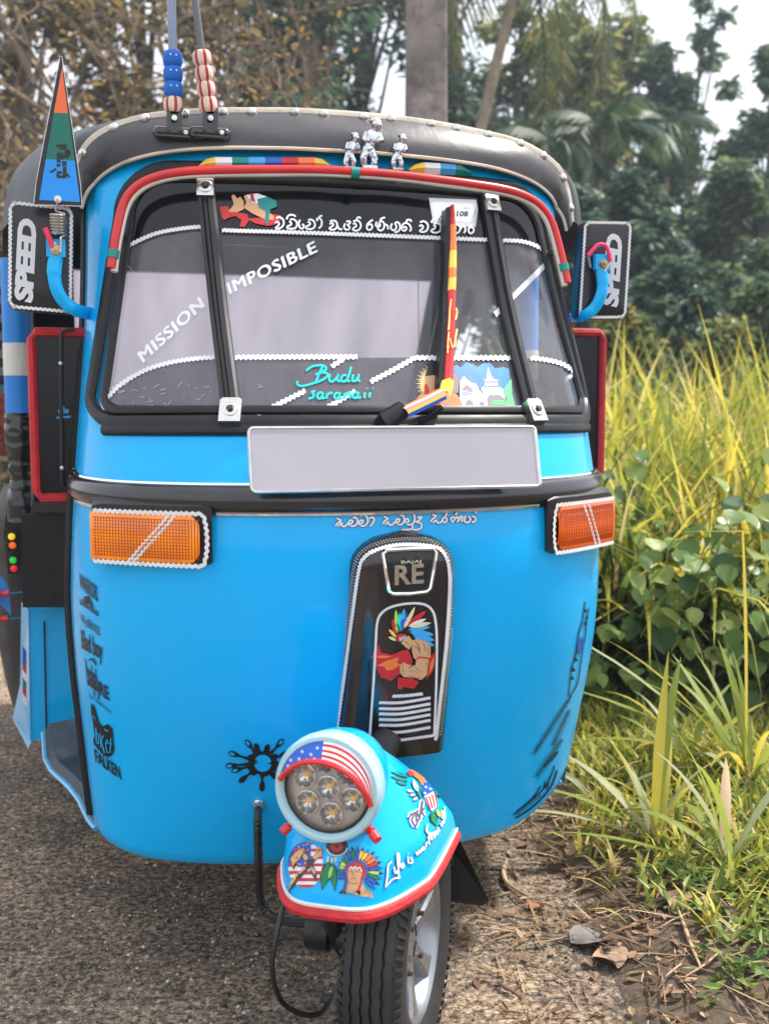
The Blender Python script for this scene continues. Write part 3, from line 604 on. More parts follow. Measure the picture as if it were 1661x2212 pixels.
S_GRN = M('sticker_green', (.0, .20, .09), .4); S_LGR = M('sticker_lime', (.38, .60, .10), .4); S_BLU = M('sticker_blue', (.01, .10, .50), .4); S_LBL = M('sticker_sky', (.05, .36, .72), .4)
S_WHT = M('sticker_white', (.78, .79, .82), .4, var=.04); S_AQUA = M('sticker_aqua', (.0, .62, .60), .4); S_TEAL = M('sticker_teal', (.0, .22, .20), .4); S_GRY = M('sticker_grey', (.42, .42, .46), .4); S_CRM = M('sticker_cream', (.72, .62, .36), .4)
IRON = M('black_iron', (.012, .012, .013), .4, metal=.2, var=.3, vscale=30, rvar=.15, dirt=((.10, .08, .06), 22, .58, .5))
DARKV = M('dark_lining', (.02, .02, .022), .75, var=.25)

CAR = empty('auto_rickshaw', VO, YAW, 'sky blue three-wheeled auto rickshaw with black hood and stickers parked on the road', 'auto rickshaw')

# ---- front shell: one pressing from the bottom lip to the windscreen and round the header
def zbot(x):
    if x > .26: return .238 + .20 * (1 - math.sqrt(max(0, 1 - min(1, (x - .26) / .215) ** 2)))
    return .238 + (.02 * (1 - math.sqrt(max(0, 1 - min(1, (-x - .38) / .10) ** 2))) if x < -.38 else 0)
mb = MB(); rows = []
NT = 72
for k in range(46):
    v = k / 45; row = []
    for j in range(NT + 1):
        t = -1 + 2 * j / NT; zb = zbot(SP(t, .3).x); z = zb + (1.0 - zb) * v
        row.append(SP(t, z))
    rows.append(row)
# bottom lip curls under
lip = [[p + Vector((-.03 * p.x / .48, .035, -.004)) for p in rows[0]], [p + Vector((-.008 * p.x / .48, .010, -.010)) for p in rows[0]]]
mb.grid(lip + rows)
shell_mb = mb
fs = mb.build('front_shell', BLUE, CAR)
SH = Skin(mb)

# ---- windscreen aperture (x, z) outline with rounded corners
ZB, ZT = 1.022, 1.462
def xo(z): return .459 - (z - ZB) * .125
def outline(g=0.0, n=10):
    zb, zt = ZB - g, ZT + g; pts = []
    def arc(cx, cz, rx, a0, a1): pts.extend([(cx + rx * math.cos(R(a0 + (a1 - a0) * k / n)), cz + rx * math.sin(R(a0 + (a1 - a0) * k / n))) for k in range(n + 1)])
    rb, rt = .035 + g, .085 + g
    arc(xo(zb) + g - rb, zb + rb, rb, -90, 0); arc(xo(zt) + g - rt, zt - rt, rt, 0, 90)
    full = pts + [(-x, z) for x, z in reversed(pts)]
    out = []
    for i, (x, z) in enumerate(full):
        x2, z2 = full[(i + 1) % len(full)]; m = max(1, int(math.hypot(x2 - x, z2 - z) / .03))
        out += [(x + (x2 - x) * k / m, z + (z2 - z) * k / m) for k in range(m)]
    return out
# blue header and pillars around the aperture
mb = MB(); oa = outline(.006)
def outer_pt(x, z):
    cx, cz = 0, 1.24; dx, dz = x - cx, z - cz; best = 9
    for zz in (.995, 1.515):
        if abs(dz) > 1e-6 and (zz - cz) / dz > 0: best = min(best, (zz - cz) / dz)
    for _ in range(1):
        lo, hi = 1.0, best
        for _ in range(20):
            m_ = (lo + hi) / 2; xx, zz = cx + dx * m_, cz + dz * m_
            if abs(xx) > tab(zz)[0] * .999: hi = m_
            else: lo = m_
        best = min(best, lo)
    return cx + dx * best, cz + dz * best
ra, rb_, rc = [], [], []
for x, z in oa:
    X, Z = outer_pt(x, z); ra.append(SX(x, z, -.012)); rb_.append(SX(x, z, .001))
    mid = [(x + (X - x) * k / 4, z + (Z - z) * k / 4) for k in (1, 2, 3, 4)]; rc.append([Vector((a, SY(a, b), b)) for a, b in mid])
rows = [ra, rb_] + [[c[k] for c in rc] for k in range(4)]
mb.grid(rows, closed=True)
# pillars run back from the shell edge to the door opening
for s in (-1, 1):
    zs = [.24 + (1.5 - .24) * k / 30 for k in range(31)]
    e = [Vector((s * tab(z)[0], tab(z)[2], z)) for z in zs]
    mb.grid([e, [p + Vector((s * .004, .028, 0)) for p in e], [p + Vector((-s * .02, .045, 0)) for p in e]])
fr = mb.build('windscreen_surround', BLUE, CAR)
FRS = mb
for s in (-1, 1):
    mb = MB(); zs = [.262 + (1.45 - .262) * k / 40 for k in range(41)]
    mb.tube([Vector((s * (tab(z)[0] + .005), tab(z)[2] + .034, z)) for z in zs], [.0115 if z < .9 else .009 for z in zs], 7); mb.build('door_edge_beading', RUBBER, fr)

# ---- rubber gasket
def gpath(g, off): return [SX(x, z, off) for x, z in outline(g)]
def gnorm(g):
    o_ = outline(g); return lambda i: SN(*o_[i])
mb = MB(); mb.tube(gpath(.008, .004), .0125, 8, closed=True, flat=.7, up=gnorm(.008)); mb.tube(gpath(-.012, .003), .009, 8, closed=True, flat=.7, up=gnorm(-.012))
bl = [(x / 20 * (xo(ZB) - .012), ZB - .020) for x in range(-20, 21)]
mb.tube([SX(x, z, .003) for x, z in bl], .011, 8, flat=.8, up=lambda i: SN(*bl[i]))
mb.build('windscreen_gasket', RUBBER, CAR)

# ---- glass
def glass_mat(name, haze, tint, film=(.55, .54, .58)):
    m = bpy.data.materials.new(name); m.use_nodes = True; t = m.node_tree; t.nodes.remove(t.nodes['Principled BSDF']); out = t.nodes['Material Output']
    tr = t.nodes.new('ShaderNodeBsdfTransparent'); tr.inputs['Color'].default_value = tuple(tint) + (1,)
    df = t.nodes.new('ShaderNodeBsdfDiffuse'); df.inputs['Color'].default_value = tuple(film) + (1,)
    gl = t.nodes.new('ShaderNodeBsdfGlossy'); gl.inputs['Roughness'].default_value = .09
    tcn = t.nodes.new('ShaderNodeTexCoord'); mpn = t.nodes.new('ShaderNodeMapping'); mpn.inputs['Scale'].default_value = (5, 5, 1.2)
    n = t.nodes.new('ShaderNodeTexNoise'); n.inputs['Scale'].default_value = 3.0; n.inputs['Detail'].default_value = 8; n.inputs['Roughness'].default_value = .65
    mr = t.nodes.new('ShaderNodeMapRange'); mr.inputs['From Min'].default_value = .3; mr.inputs['From Max'].default_value = .7; mr.inputs['To Min'].default_value = haze * .7; mr.inputs['To Max'].default_value = haze * 1.3
    t.links.new(tcn.outputs['Object'], mpn.inputs['Vector']); t.links.new(mpn.outputs['Vector'], n.inputs['Vector']); t.links.new(n.outputs['Fac'], mr.inputs['Value'])
    m1 = t.nodes.new('ShaderNodeMixShader'); t.links.new(mr.outputs['Result'], m1.inputs[0]); t.links.new(tr.outputs[0], m1.inputs[1]); t.links.new(df.outputs[0], m1.inputs[2])
    fz = t.nodes.new('ShaderNodeFresnel'); fz.inputs['IOR'].default_value = 1.5
    m2 = t.nodes.new('ShaderNodeMixShader'); t.links.new(fz.outputs[0], m2.inputs[0]); t.links.new(m1.outputs[0], m2.inputs[1]); t.links.new(gl.outputs[0], m2.inputs[2])
    t.links.new(m2.outputs[0], out.inputs['Surface']); return m
GLASS = glass_mat('dusty_glass', .10, (.93, .94, .95)); SIDEG = glass_mat('dusty_sheen_side_glass', .16, (.9, .9, .92), (.6, .58, .62))  # side panes: paler film holds dust plus the sky's reflection painted in
TINT = glass_mat('tinted_film', .03, (.05, .055, .08), (.1, .1, .14)); BAND = glass_mat('smoked_film', .22, (.22, .22, .25), (.33, .32, .35))
def BL(z): return -.245 - .017 * (z - 1.027) / .42
def BR(z): return .290 - .015 * (z - 1.027) / .42
def xlim(z):            # glass half width with rounded corners
    x = xo(z); rb, rt = .035, .085
    if z < ZB + rb: x -= rb - math.sqrt(max(0, rb * rb - (ZB + rb - z) ** 2))
    if z > ZT - rt: x -= rt - math.sqrt(max(0, rt * rt - (z - ZT + rt) ** 2))
    return x
def pane(name, fa, fb, z0, z1, mat, off, parent=None, nz_=26, nx=14):
    mb = MB(); rows = []
    for k in range(nz_ + 1):
        z = z0 + (z1 - z0) * k / nz_; a, b = fa(z), fb(z)
        rows.append([SX(a + (b - a) * j / nx, z, off) for j in range(nx + 1)])
    mb.grid(rows); return mb.build(name, mat, parent or CAR), mb
ws, ws_mb = pane('windscreen_pane', BL, BR, ZB, ZT, GLASS, -.002)
wl, wl_mb = pane('windscreen_pane', lambda z: -xlim(z), BL, ZB, ZT, SIDEG, -.002)
wr, wr_mb = pane('windscreen_pane', BR, lambda z: xlim(z), ZB, ZT, SIDEG, -.002)
allg = MB(); allg.grid([[SX(xlim(z) * (j / 30 - 1), z, .0012) for j in range(61)] for z in [ZB + (ZT - ZB) * k / 40 for k in range(41)]])
WS = Skin(allg)
# tint film along the top and smoked film along the bottom follow the wavy tape lines
def curve_z(pts):
    def f(x):
        if x <= pts[0][0]: return pts[0][1]
        for (a, za), (b, zb) in zip(pts[:-1], pts[1:]):
            if x <= b:
                u = (x - a) / (b - a); return za + (zb - za) * u
        return pts[-1][1]
    return f
top_line = [(250, 548), (262, 540), (330, 508), (385, 496), (440, 491), (480, 498), (640, 503), (800, 509), (1000, 517), (1085, 520), (1130, 523), (1165, 536), (1190, 557), (1200, 575)]
bot_line = [(226, 868), (262, 832), (310, 803), (360, 786), (420, 776), (480, 773), (640, 773), (800, 773), (1000, 773), (1110, 773), (1170, 777), (1215, 788), (1252, 812)]
tz = curve_z([(WS(*p).x, WS(*p).z) for p in top_line]); bz = curve_z([(WS(*p).x, WS(*p).z) for p in bot_line])
def film(name, x0, x1, za, zb, mat, par):
    mb = MB(); cols = []
    for j in range(25):
        x = x0 + (x1 - x0) * j / 24; a, b = za(x), zb(x)
        cols.append([SX(x, a + (b - a) * k / 8, .0008) for k in range(9)])
    mb.grid(cols); return mb.build(name, mat, par)
def ztop(x):
    x = abs(x); rt = .085; xe = xo(ZT) - rt
    return ZT - .003 if x < xe else ZT - rt + math.sqrt(max(0, rt * rt - (min(x, xe + rt * .999) - xe) ** 2))
def zlow(x):
    x = abs(x); rb = .035; xe = xo(ZB) - rb
    return ZB + .003 if x < xe else ZB + rb - math.sqrt(max(0, rb * rb - (min(x, xe + rb * .999) - xe) ** 2))
for nm, x0, x1, par in (('a', -.415, -.252, wl), ('b', -.252, .284, ws), ('c', .284, .418, wr)):
    film('tint_film', x0, x1, tz, ztop, TINT, par)
    film('smoked_film', (-.448 if nm == 'a' else x0), (.450 if nm == 'c' else x1), zlow, bz, BAND, par)
# wavy white tape
def tape(path, par, w=8): mb = MB(); ricrac(mb, WS, path, w); return mb.build('wavy_tape', WHITE_TRIM, par, smooth=False, recalc=False)
tp = spath2(top_line); bp_ = spath2(bot_line)
for par, lo, hi in ((wl, 0, 452), (ws, 478, 1066), (wr, 1085, 1195)): tape([p for p in tp if lo <= p.x <= hi], par)
for par, lo, hi in ((wl, 0, 478), (wr, 1135, 1300)): tape([p for p in bp_ if lo <= p.x <= hi], par, 9)
for pth in ([(508, 773), (772, 772)], [(744, 775), (716, 793)], [(660, 845), (600, 875), (556, 896)], [(768, 846), (690, 891)], [(800, 826), (850, 800), (893, 775)], [(893, 774), (1108, 774)]): tape(pth, ws, 10)

# ---- the two black dividing strips with bolted brackets
BARM = M('strip_rubber', (.013, .013, .014), .38, var=.25, rvar=.1)
for s, BF in ((-1, BL), (1, BR)):
    mb = MB(); rows = []
    prof = [(-.016, -.002), (-.015, .010), (-.009, .014), (-.006, .009), (-.001, .009), (.002, .015), (.010, .014), (.015, .010), (.016, -.002)]
    for k in range(30):
        z = ZB - .012 + (ZT + .02 - ZB) * k / 29
        rows.append([SX(BF(z) + a, z, b) for a, b in prof])
    mb.grid(rows); bar = mb.build('divider_strip', BARM, CAR, angle=30)
    for z, hh, ww in ((1.424, .036, .030), (1.027, .044, .036)):
        mb = MB(); c = SX(BF(z), z, .017); n = SN(BF(z), z); up = Vector((0, 0, 1)); up = (up - n * up.dot(n)).normalized(); rt = up.cross(n)
        q = [(-ww/2, -hh/2), (ww/2, -hh/2), (ww/2, hh/2 - .004), (ww/2 - .004, hh/2), (-ww/2 + .004, hh/2), (-ww/2, hh/2 - .004)]
        mb.prism([c + rt * a + up * b + n * .0035 for a, b in q], [c + rt * a + up * b - n * .010 for a, b in q])
        br = mb.build('bracket', SILVER, bar, smooth=False)
        mb = MB(); mb.lathe(c, n, [(.0035, .0125), (.005, .0125), (.006, .011), (.006, .007), (.003, .006), (.003, .0005)], 16); br2 = mb.build('washer', SILVER, bar)
        mb = MB(); mb.lathe(c, n, [(.006, .0055), (.010, .005), (.0105, .0005)], 6); mb.build('bolt', M('rusty_bolt', (.10, .06, .04), .5, metal=.6, var=.3, vscale=60), bar, smooth=False)

# ---- belt moulding
ZBELT = lambda t: .893 + .012 * abs(t) ** 6
mb = MB(); rows = []
prof = [(-.024, .0), (-.020, .010), (-.012, .016), (0, .018), (.012, .016), (.019, .010), (.022, .0)]
ts = [-1 + 2 * k / 60 for k in range(61)]
for dz, off in prof: rows.append([SX(SP(t, ZBELT(t)).x, ZBELT(t) + dz * (1 if abs(t) < .98 else .9), off) if abs(t) < .985 else SP(t, ZBELT(t) + dz) + Vector((math.copysign(off, t), 0, 0)) for t in ts])
mb.grid(rows); belt = mb.build('belt_moulding', M('moulding_black', (.012, .011, .014), .25, coat=.5, var=.2, rvar=.08), CAR)
for dz in (-.0235, .022):
    mb = MB(); mb.tube([SX(SP(t, ZBELT(t)).x, ZBELT(t) + dz, .004) if abs(t) < .985 else SP(t, ZBELT(t) + dz) + Vector((math.copysign(.004, t), 0, 0)) for t in ts], .0036, 6)
    mb.build('chrome_edging', CHROME, belt)
# ---- number plate (flat, bolted across the nose)
pc = [(540, 926), (1153, 926), (1164, 1052), (548, 1055)]
def plane_hit(px, py, o, n):
    d = ray(px, py); return EYE_L + d * ((o - EYE_L).dot(n) / d.dot(n))
po = Vector((.02, -.392, .95)); pn = Vector((0, -1, .28)).normalized()
q = [plane_hit(x, y, po, pn) for x, y in pc]
cx_ = sum(p.x for p in q) / 4; hw = ((q[1] - q[0]).length + (q[2] - q[3]).length) / 4; hh = ((q[0] - q[3]).length + (q[1] - q[2]).length) / 4
pcen = (q[0] + q[1] + q[2] + q[3]) / 4; pu = Vector((1, 0, 0)); pv = pn.cross(pu).normalized(); pv = pv if pv.z > 0 else -pv
def PL(a, b, o=0): return pcen + pu * a + pv * b + pn * o
PLATE = M('plate_paint', (.43, .41, .46), .5, var=.10, vscale=2.5, dirt=((.35, .335, .375), 2.5, .5, .7))
mb = MB()
def rrect(hw, hh, r, n=5):
    out = []
    for cx, cy, a0 in ((hw - r, -hh + r, -90), (hw - r, hh - r, 0), (-hw + r, hh - r, 90), (-hw + r, -hh + r, 180)):
        out += [(cx + r * math.cos(R(a0 + 90 * k / n)), cy + r * math.sin(R(a0 + 90 * k / n))) for k in range(n + 1)]
    return out
rr = rrect(hw, hh, .006)
mb.prism([PL(a, b, .0015) for a, b in rr], [PL(a, b, -.0015) for a, b in rr]); plate = mb.build('number_plate', PLATE, CAR, smooth=False)
mb = MB(); mb.tube([PL(a, b, 0) for a, b in rrect(hw + .002, hh + .002, .007)], .0032, 6, closed=True); mb.build('plate_border', SILVER, plate)
mb = MB()
for a in (-hw + .03, hw - .03):
    p = PL(a, -hh * .6, -.001); mb.tube([p, Vector((p.x, SY(p.x, p.z) + .01, p.z))], .008, 8)
mb.build('plate_bracket', IRON, plate)

# ---- turn signals
def signal(s, lens_mat):
    """black housing wraps from the flank to the front, lens wider at the outside"""
    mb = MB(); rows = []
    # stations from inner (front) end to the outer end; each is (x, zc, half height, depth off the shell)
    NS = 13
    for k in range(NS):
        u = k / (NS - 1); x = s * (.288 + .185 * u); zc = .838 - .001 * u; hh_ = .0545 if 0 < u < 1 else .050
        base = SX(x, zc, -.01) if abs(x) < .47 else SP(s * .93, zc)
        y_out = SY(s * .288, zc) - .012 + .125 * u ** 1.25
        yb_ = SY(min(abs(x), .495), zc) + .006
        rows.append([Vector((x, yb_, zc - hh_)), Vector((x, y_out + .012, zc - hh_)), Vector((x, y_out, zc - hh_ + .008)), Vector((x, y_out, zc + hh_ - .010)), Vector((x, y_out + .012, zc + hh_ - .002)), Vector((x, yb_, zc + hh_ + .006))])
    mb.grid(rows)
    mb.f.append(tuple(range(6))); mb.m.append(0); mb.f.append(tuple(len(mb.v) - 6 + i for i in range(6))); mb.m.append(0)
    h = mb.build('turn_signal', M('signal_housing', (.014, .013, .016), .35, var=.2, rvar=.1), CAR, angle=35)
    def LP(u, v, off):      # lens face: u along, v -1..1 up
        x = s * (.288 + .185 * u); zc = .838 - .001 * u; y = SY(s * .288, zc) - .012 + .125 * u ** 1.25
        return Vector((x, y - off, zc + v * .040 - .008))
    n = 18; mb = MB(); rows = []
    for k in range(n + 1):
        u = .11 + .91 * k / n; e = min(1, (u - .11) / .10); hv = .62 + .38 * math.sqrt(max(0, 1 - (1 - e) ** 2))
        rows.append([LP(u, v * hv, o_) for v, o_ in ((-1, -.002), (-.97, .006), (-.5, .010), (0, .011), (.5, .010), (.97, .006), (1, -.002))])
    mb.grid(rows); mb.f.append(tuple(len(mb.v) - 7 + i for i in range(7))); mb.m.append(0)
    mb.build('lens', lens_mat, h)
    # fine vertical ribs of the lens
    mb = MB()
    for k in range(1, 36):
        u = .10 + .90 * k / 36; hv = .9
        mb.tube([LP(u, v * hv, .0105 if abs(v) < .6 else .0085) for v in (-.9, -.5, 0, .5, .9)], .0010, 4, caps=False)
    for k in range(1, 14):
        v = -.9 + 1.8 * k / 14; mb.tube([LP(.10 + .9 * j / 20, v, .0108 if abs(v) < .6 else .0085) for j in range(2, 21)], .0008, 4, caps=False)
    mb.build('lens_ribs', M('rib_' + lens_mat.name, (.45, .07, .0), .2, coat=.3), h)['kind'] = 'stuff'
    mb = MB(); pth = []
    for a in range(0, 19):
        t = a / 18; pth.append((1.0 - .88 * t, -1.05))
    pth += [(.10 - .05 * math.sin(R(a)), -math.cos(R(a)) * 1.05) for a in range(10, 180, 10)]
    pth += [(.12 + .88 * a / 18, 1.05) for a in range(0, 19)]
    def band(path, w, wav=.002, lam=.009):
        pts = [LP(a, b, .0115) for a, b in path]; L, Q = [], []; sacc = 0; dense = []
        for p0, p1 in zip(pts[:-1], pts[1:]):
            m_ = max(1, int((p1 - p0).length / .0015)); dense += [p0 + (p1 - p0) * k / m_ for k in range(m_)]
        for i, p in enumerate(dense):
            t = (dense[min(i + 1, len(dense) - 1)] - dense[max(0, i - 1)]).normalized(); nn = Vector((s * .45, -1, 0)).normalized().cross(t).normalized()
            sacc += .0015; q_ = wav * .6 * math.sin(sacc / lam * 2 * math.pi)
            L.append(p + nn * (w / 2 + q_)); Q.append(p - nn * (w / 2 - q_))
        mb.grid([L, Q])
    band(pth, .0065)
    if s < 0: band([(.36, .97), (.47, .3), (.60, -.4), (.70, -1.0)], .0045); band([(.31, .97), (.42, .3), (.55, -.4), (.66, -1.0)], .0045)
    else: band([(.46, 1.0), (.55, .2), (.68, -1.0)], .0045); band([(.54, 1.0), (.62, .2), (.75, -1.0)], .0045)
    mb.build('wavy_tape', WHITE_TRIM, h, smooth=False, recalc=False)
    return h
signal(-1, AMBER); signal(1, AMBER2)

# ---- fork cover: a raised black cowl down the nose
FC0 = .012
def fc_hw(z): return .086 + (.84 - z) * .026
def fork_cover():
    mb = MB(); rows = []; z0, z1 = .452, .842; NV = 40
    for k in range(NV + 1):
        v = k / NV; z = z0 + (z1 - z0) * v; w = fc_hw(z)
        top = (z - (z1 - .055)) / .055
        if top > 0: w *= max(.02, math.sqrt(max(0, 1 - top * top * .998)))
        row = []; fade = 1 if top < 0 else max(0, 1 - top ** 3)
        for u, h in ((-1, -.012), (-.985, .010), (-.93, .026), (-.84, .036), (-.78, .040), (-.5, .042), (0, .043), (.5, .042), (.78, .040), (.84, .036), (.93, .026), (.985, .010), (1, -.012)):
            x = FC0 + u * w; hh_ = h if h < 0 else h * (.35 + .65 * fade)
            row.append(Vector((x, SY(x, z) - hh_ * 1.0, z)))
        rows.append(row)
    mb.grid(rows); return mb
fc_mb = fork_cover(); fcv = fc_mb.build('fork_cover', BLACKP, CAR, angle=50); FC = Skin(fc_mb)
k1 = crop(1450, 2380, 3.569)
def tape_on(skin, path, par, w, sm=True): mb = MB(); ricrac(mb, skin, spath2(path) if sm else path, w, .0018); return mb.build('wavy_tape', WHITE_TRIM, par, smooth=False, recalc=False)
tape_on(FC, [(728, 1586), (743, 1480), (760, 1350), (776, 1235), (790, 1203), (820, 1186), (860, 1178), (905, 1178), (945, 1184), (963, 1205), (970, 1240), (969, 1300), (960, 1420), (940, 1598)], fcv, 7)
tape_on(FC, [k1(95, 2110), k1(115, 1800), k1(150, 1300), k1(185, 700), k1(200, 430), k1(240, 290), k1(330, 200), k1(450, 150), k1(600, 120), k1(760, 112), k1(880, 130), k1(960, 180), k1(1010, 260), k1(1035, 380), k1(1050, 560), k1(1050, 900), k1(1040, 1400), k1(1015, 2010)], fcv, 5)
tape_on(FC, [k1(95, 2110), k1(500, 2065), k1(1005, 1995)], fcv, 6)
tape_on(FC, [k1(420, 1435), k1(640, 1425), k1(855, 1400)], fcv, 6.5)
for y in (1525, 1610, 1685, 1765, 1845, 1945):
    tape_on(FC, [k1(230, y), k1(500, y + 4), k1(720, y - 24), k1(962, y - 68)], fcv, 6)
# chequered edging down the left flank and right edge
mb = MB(); CHK = M('chequer_silver', (.42, .41, .36), .5, var=.2)
for row_ in (0, 1):
    pts = resample(spath2([(716 + row_ * 4, 1580), (732 + row_ * 4, 1470), (749 + row_ * 4, 1350), (765 + row_ * 4, 1225), (786 + row_ * 3, 1188 + row_ * 3), (825, 1170 + row_ * 4), (875, 1163 + row_ * 4), (925, 1166 + row_ * 4), (958 - row_ * 3, 1182 + row_ * 3), (975 - row_ * 4, 1215), (979 - row_ * 4, 1300), (968 - row_ * 4, 1430), (950 - row_ * 4, 1590)]), 3.2)
    for i in range(row_, len(pts) - 1, 2): stroke(mb, FC, [pts[i], pts[i + 1]], 2.6, CHK, .0016, step=3)
mb.build('chequered_edging', CHK, fcv, smooth=False, recalc=False)
# badge
kb = crop(1200, 1900, 1.2777)
mb = MB(); bo = [kb(425, 402), kb(440, 390), kb(560, 384), kb(672, 382), kb(686, 396), kb(678, 480), kb(660, 575), kb(640, 592), kb(560, 602), kb(470, 602), kb(450, 588), kb(435, 500)]
bc = [FC(x, y, .004) for x, y in bo]; mb.tube(bc, .0036, 8, closed=True); mb.build('badge_frame', CHROME, fcv)
mb = MB(); sticker(mb, FC, [(x, y) for x, y in bo], M('badge_black', (.012, .012, .014), .3), .0025); mb.build('badge_plate', None, fcv, smooth=False, recalc=False)
mb = MB(); GOLDC = M('badge_letters', (.62, .60, .50), .22, metal=.9, var=.2, vscale=90)
lettering(mb, FC, 'RE', kb(480, 556), kb(628, 546), (0, -42), GOLDC, .0042, .028, spacing=1.05)
lettering(mb, FC, 'BAJAJ', kb(513, 450), kb(615, 446), (0, -6.2), GOLDC, .0042, .02)
mb.build('badge_lettering', None, fcv, smooth=False, recalc=False)
# feathered warrior print
def poly(mb, skin, k, pts, mat, off=.0016): sticker(mb, skin, [k(*p) for p in pts], mat, off)
def feather(mb, skin, k, a, b, w, mat, off=.0017, tip=None):
    a = Vector(a); b = Vector(b); t = b - a; n = Vector((-t.y, t.x)).normalized() * w
    P_ = [a, a + t * .25 + n * .8, a + t * .6 + n, a + t * .88 + n * .55, b, a + t * .85 - n * .6, a + t * .55 - n, a + t * .2 - n * .8]
    big = [a, a + t * .2 + n * 1.25, a + t * .6 + n * 1.4, b + t * .06, a + t * .55 - n * 1.4, a + t * .15 - n * 1.2]
    sticker(mb, skin, [k(*p) for p in big], BLACKS, off - .0004)
    sticker(mb, skin, [k(*p) for p in P_], mat, off)
    if tip: sticker(mb, skin, [k(*p) for p in (a + t * .72 + n * .9, b + t * .05, a + t * .72 - n * .9)], tip, off + .0002)
mb = MB()
for a, b, w, m_ in (((470,560),(420,330),26,S_RED),((490,540),(470,200),30,S_LGR),((520,520),(530,240),28,S_AQUA),((545,510),(590,180),30,S_LBL),((560,500),(625,230),26,S_BLU),((590,470),(690,250),30,S_CRM),((620,420),(740,160),26,S_CRM),((620,450),(900,215),38,S_RED),((650,440),(905,330),26,S_WHT),((660,450),(970,390),34,S_CRM),((640,490),(960,450),32,S_LBL),((660,520),(1010,560),44,S_LBL),((700,550),(1020,640),42,S_LBL),((720,580),(1020,720),40,S_LBL),((480,600),(370,480),22,S_YEL),((480,640),(365,590),22,S_CRM),((540,520),(480,390),20,S_GRN),((560,480),(560,330),22,S_BLU)):
    feather(mb, FC, k1, a, b, w, m_)
poly(mb, FC, k1, [(190,1020),(260,930),(150,870),(110,890),(230,700),(260,810),(420,840),(560,780),(640,770),(700,900),(700,1050),(540,1060),(520,1120),(400,1220),(310,1180),(260,1170),(320,1100)], S_RED, .0018)
poly(mb, FC, k1, [(200,1000),(330,930),(430,900),(520,880),(480,960),(540,980),(420,1060),(340,1070),(300,1010)], S_ORG, .002)
poly(mb, FC, k1, [(190,860),(300,850),(420,870),(330,890),(220,890)], S_ORG, .002)
poly(mb, FC, k1, [(500,1160),(620,1180),(560,1330),(540,1340),(490,1320)], S_RED, .0018); poly(mb, FC, k1, [(600,1190),(690,1170),(800,1230),(730,1330),(680,1250),(560,1300)], S_RED, .0018)
poly(mb, FC, k1, [(940,900),(1020,800),(1015,980),(990,1080),(900,1210),(930,1080)], S_RED, .0018); poly(mb, FC, k1, [(960,960),(1018,860),(1005,1010),(940,1120)], S_ORG, .002)
poly(mb, FC, k1, [(480,560),(540,540),(625,555),(600,610),(530,660),(490,650)], S_RED, .0019); poly(mb, FC, k1, [(510,600),(610,570),(615,590),(530,660)], S_GRY, .0021)
poly(mb, FC, k1, [(545,680),(590,610),(650,570),(690,620),(700,690),(660,770),(620,745),(590,715)], SKIN_T, .002)
poly(mb, FC, k1, [(690,640),(760,620),(880,650),(960,700),(965,880),(940,890),(930,1000),(915,1130),(870,1170),(830,1200),(700,1170),(580,1160),(530,1100),(530,990),(580,950),(650,985),(660,1040),(740,1000),(760,920),(720,880),(700,800)], SKIN_T, .0021)
for l, w in (([(700,700),(790,760),(820,830)],9),([(850,660),(880,720),(880,800)],10),([(740,640),(800,730),(810,800)],12),([(740,920),(700,1000),(640,1040)],16),([(740,1010),(780,1060),(840,1080)],7),([(650,1080),(720,1070),(800,1110)],5),([(560,960),(570,1050),(570,1140)],6),([(650,1140),(760,1180),(840,1165)],12),([(600,640),(640,680),(640,710)],9),([(930,690),(930,800),(925,870)],7),([(905,930),(915,1010),(930,1070)],7)):
    stroke(mb, FC, [k1(*p) for p in l], w * .13, BLACKS, .0024, taper=True)
stroke(mb, FC, [k1(*p) for p in ((760,905),(800,875),(880,885),(950,895))], 3, S_RED, .0026)
mb.build('warrior_sticker', None, fcv, smooth=False, recalc=False)

# ---- steered assembly: fender, headlight, fork and wheel
def ST(x, y, z): return Vector((-.082 + x * .866 + y * .5, -.454 - x * .5 + y * .866, z))
FX = .029
FT = [(.358,.114,.232),(.385,.113,.226),(.42,.108,.212),(.46,.091,.192),(.50,.074,.165),(.53,.055,.135),(.552,.036,.10),(.566,.014,.05)]
def fend(z):
    if z <= FT[0][0]: return FT[0][1:]
    for a, b in zip(FT[:-1], FT[1:]):
        if z <= b[0]:
            u = (z - a[0]) / (b[0] - a[0]); return a[1] + (b[1] - a[1]) * u, a[2] + (b[2] - a[2]) * u
    return FT[-1][1:]
mb = MB(); rows = []
YBK = .075
for k in range(26):
    z = .358 + (.566 - .358) * k / 25; w, f = fend(z); row = []
    for j in range(41):
        a = -math.pi / 2 + math.pi * j / 40
        yy = YBK - (YBK + f) * abs(math.cos(a)) ** .50; fr_ = .74 + .26 * min(1, max(0, (yy + .232) / .12))
        row.append(ST(FX + w * fr_ * math.copysign(abs(math.sin(a)) ** .45, a), yy, z - .55 * max(0, yy + .10) * (z - .358) / .2))
    rows.append(row)
mb.grid(rows); fend_mb = mb
fender = mb.build('front_fender', BLUE, CAR, angle=60); FE = Skin(mb)
mb = MB(); edge = rows[0]
mb.tube([p + Vector((0, 0, -.004)) for p in edge], .0095, 8); mb.build('red_edging', REDV, fender)
mb = MB(); mb.tube([p + Vector((0, 0, .0065)) + (p - ST(FX, -.05, p.z)).normalized() * .002 for p in edge], .0028, 5); mb.build('white_stitching', WHITE_TRIM, fender)
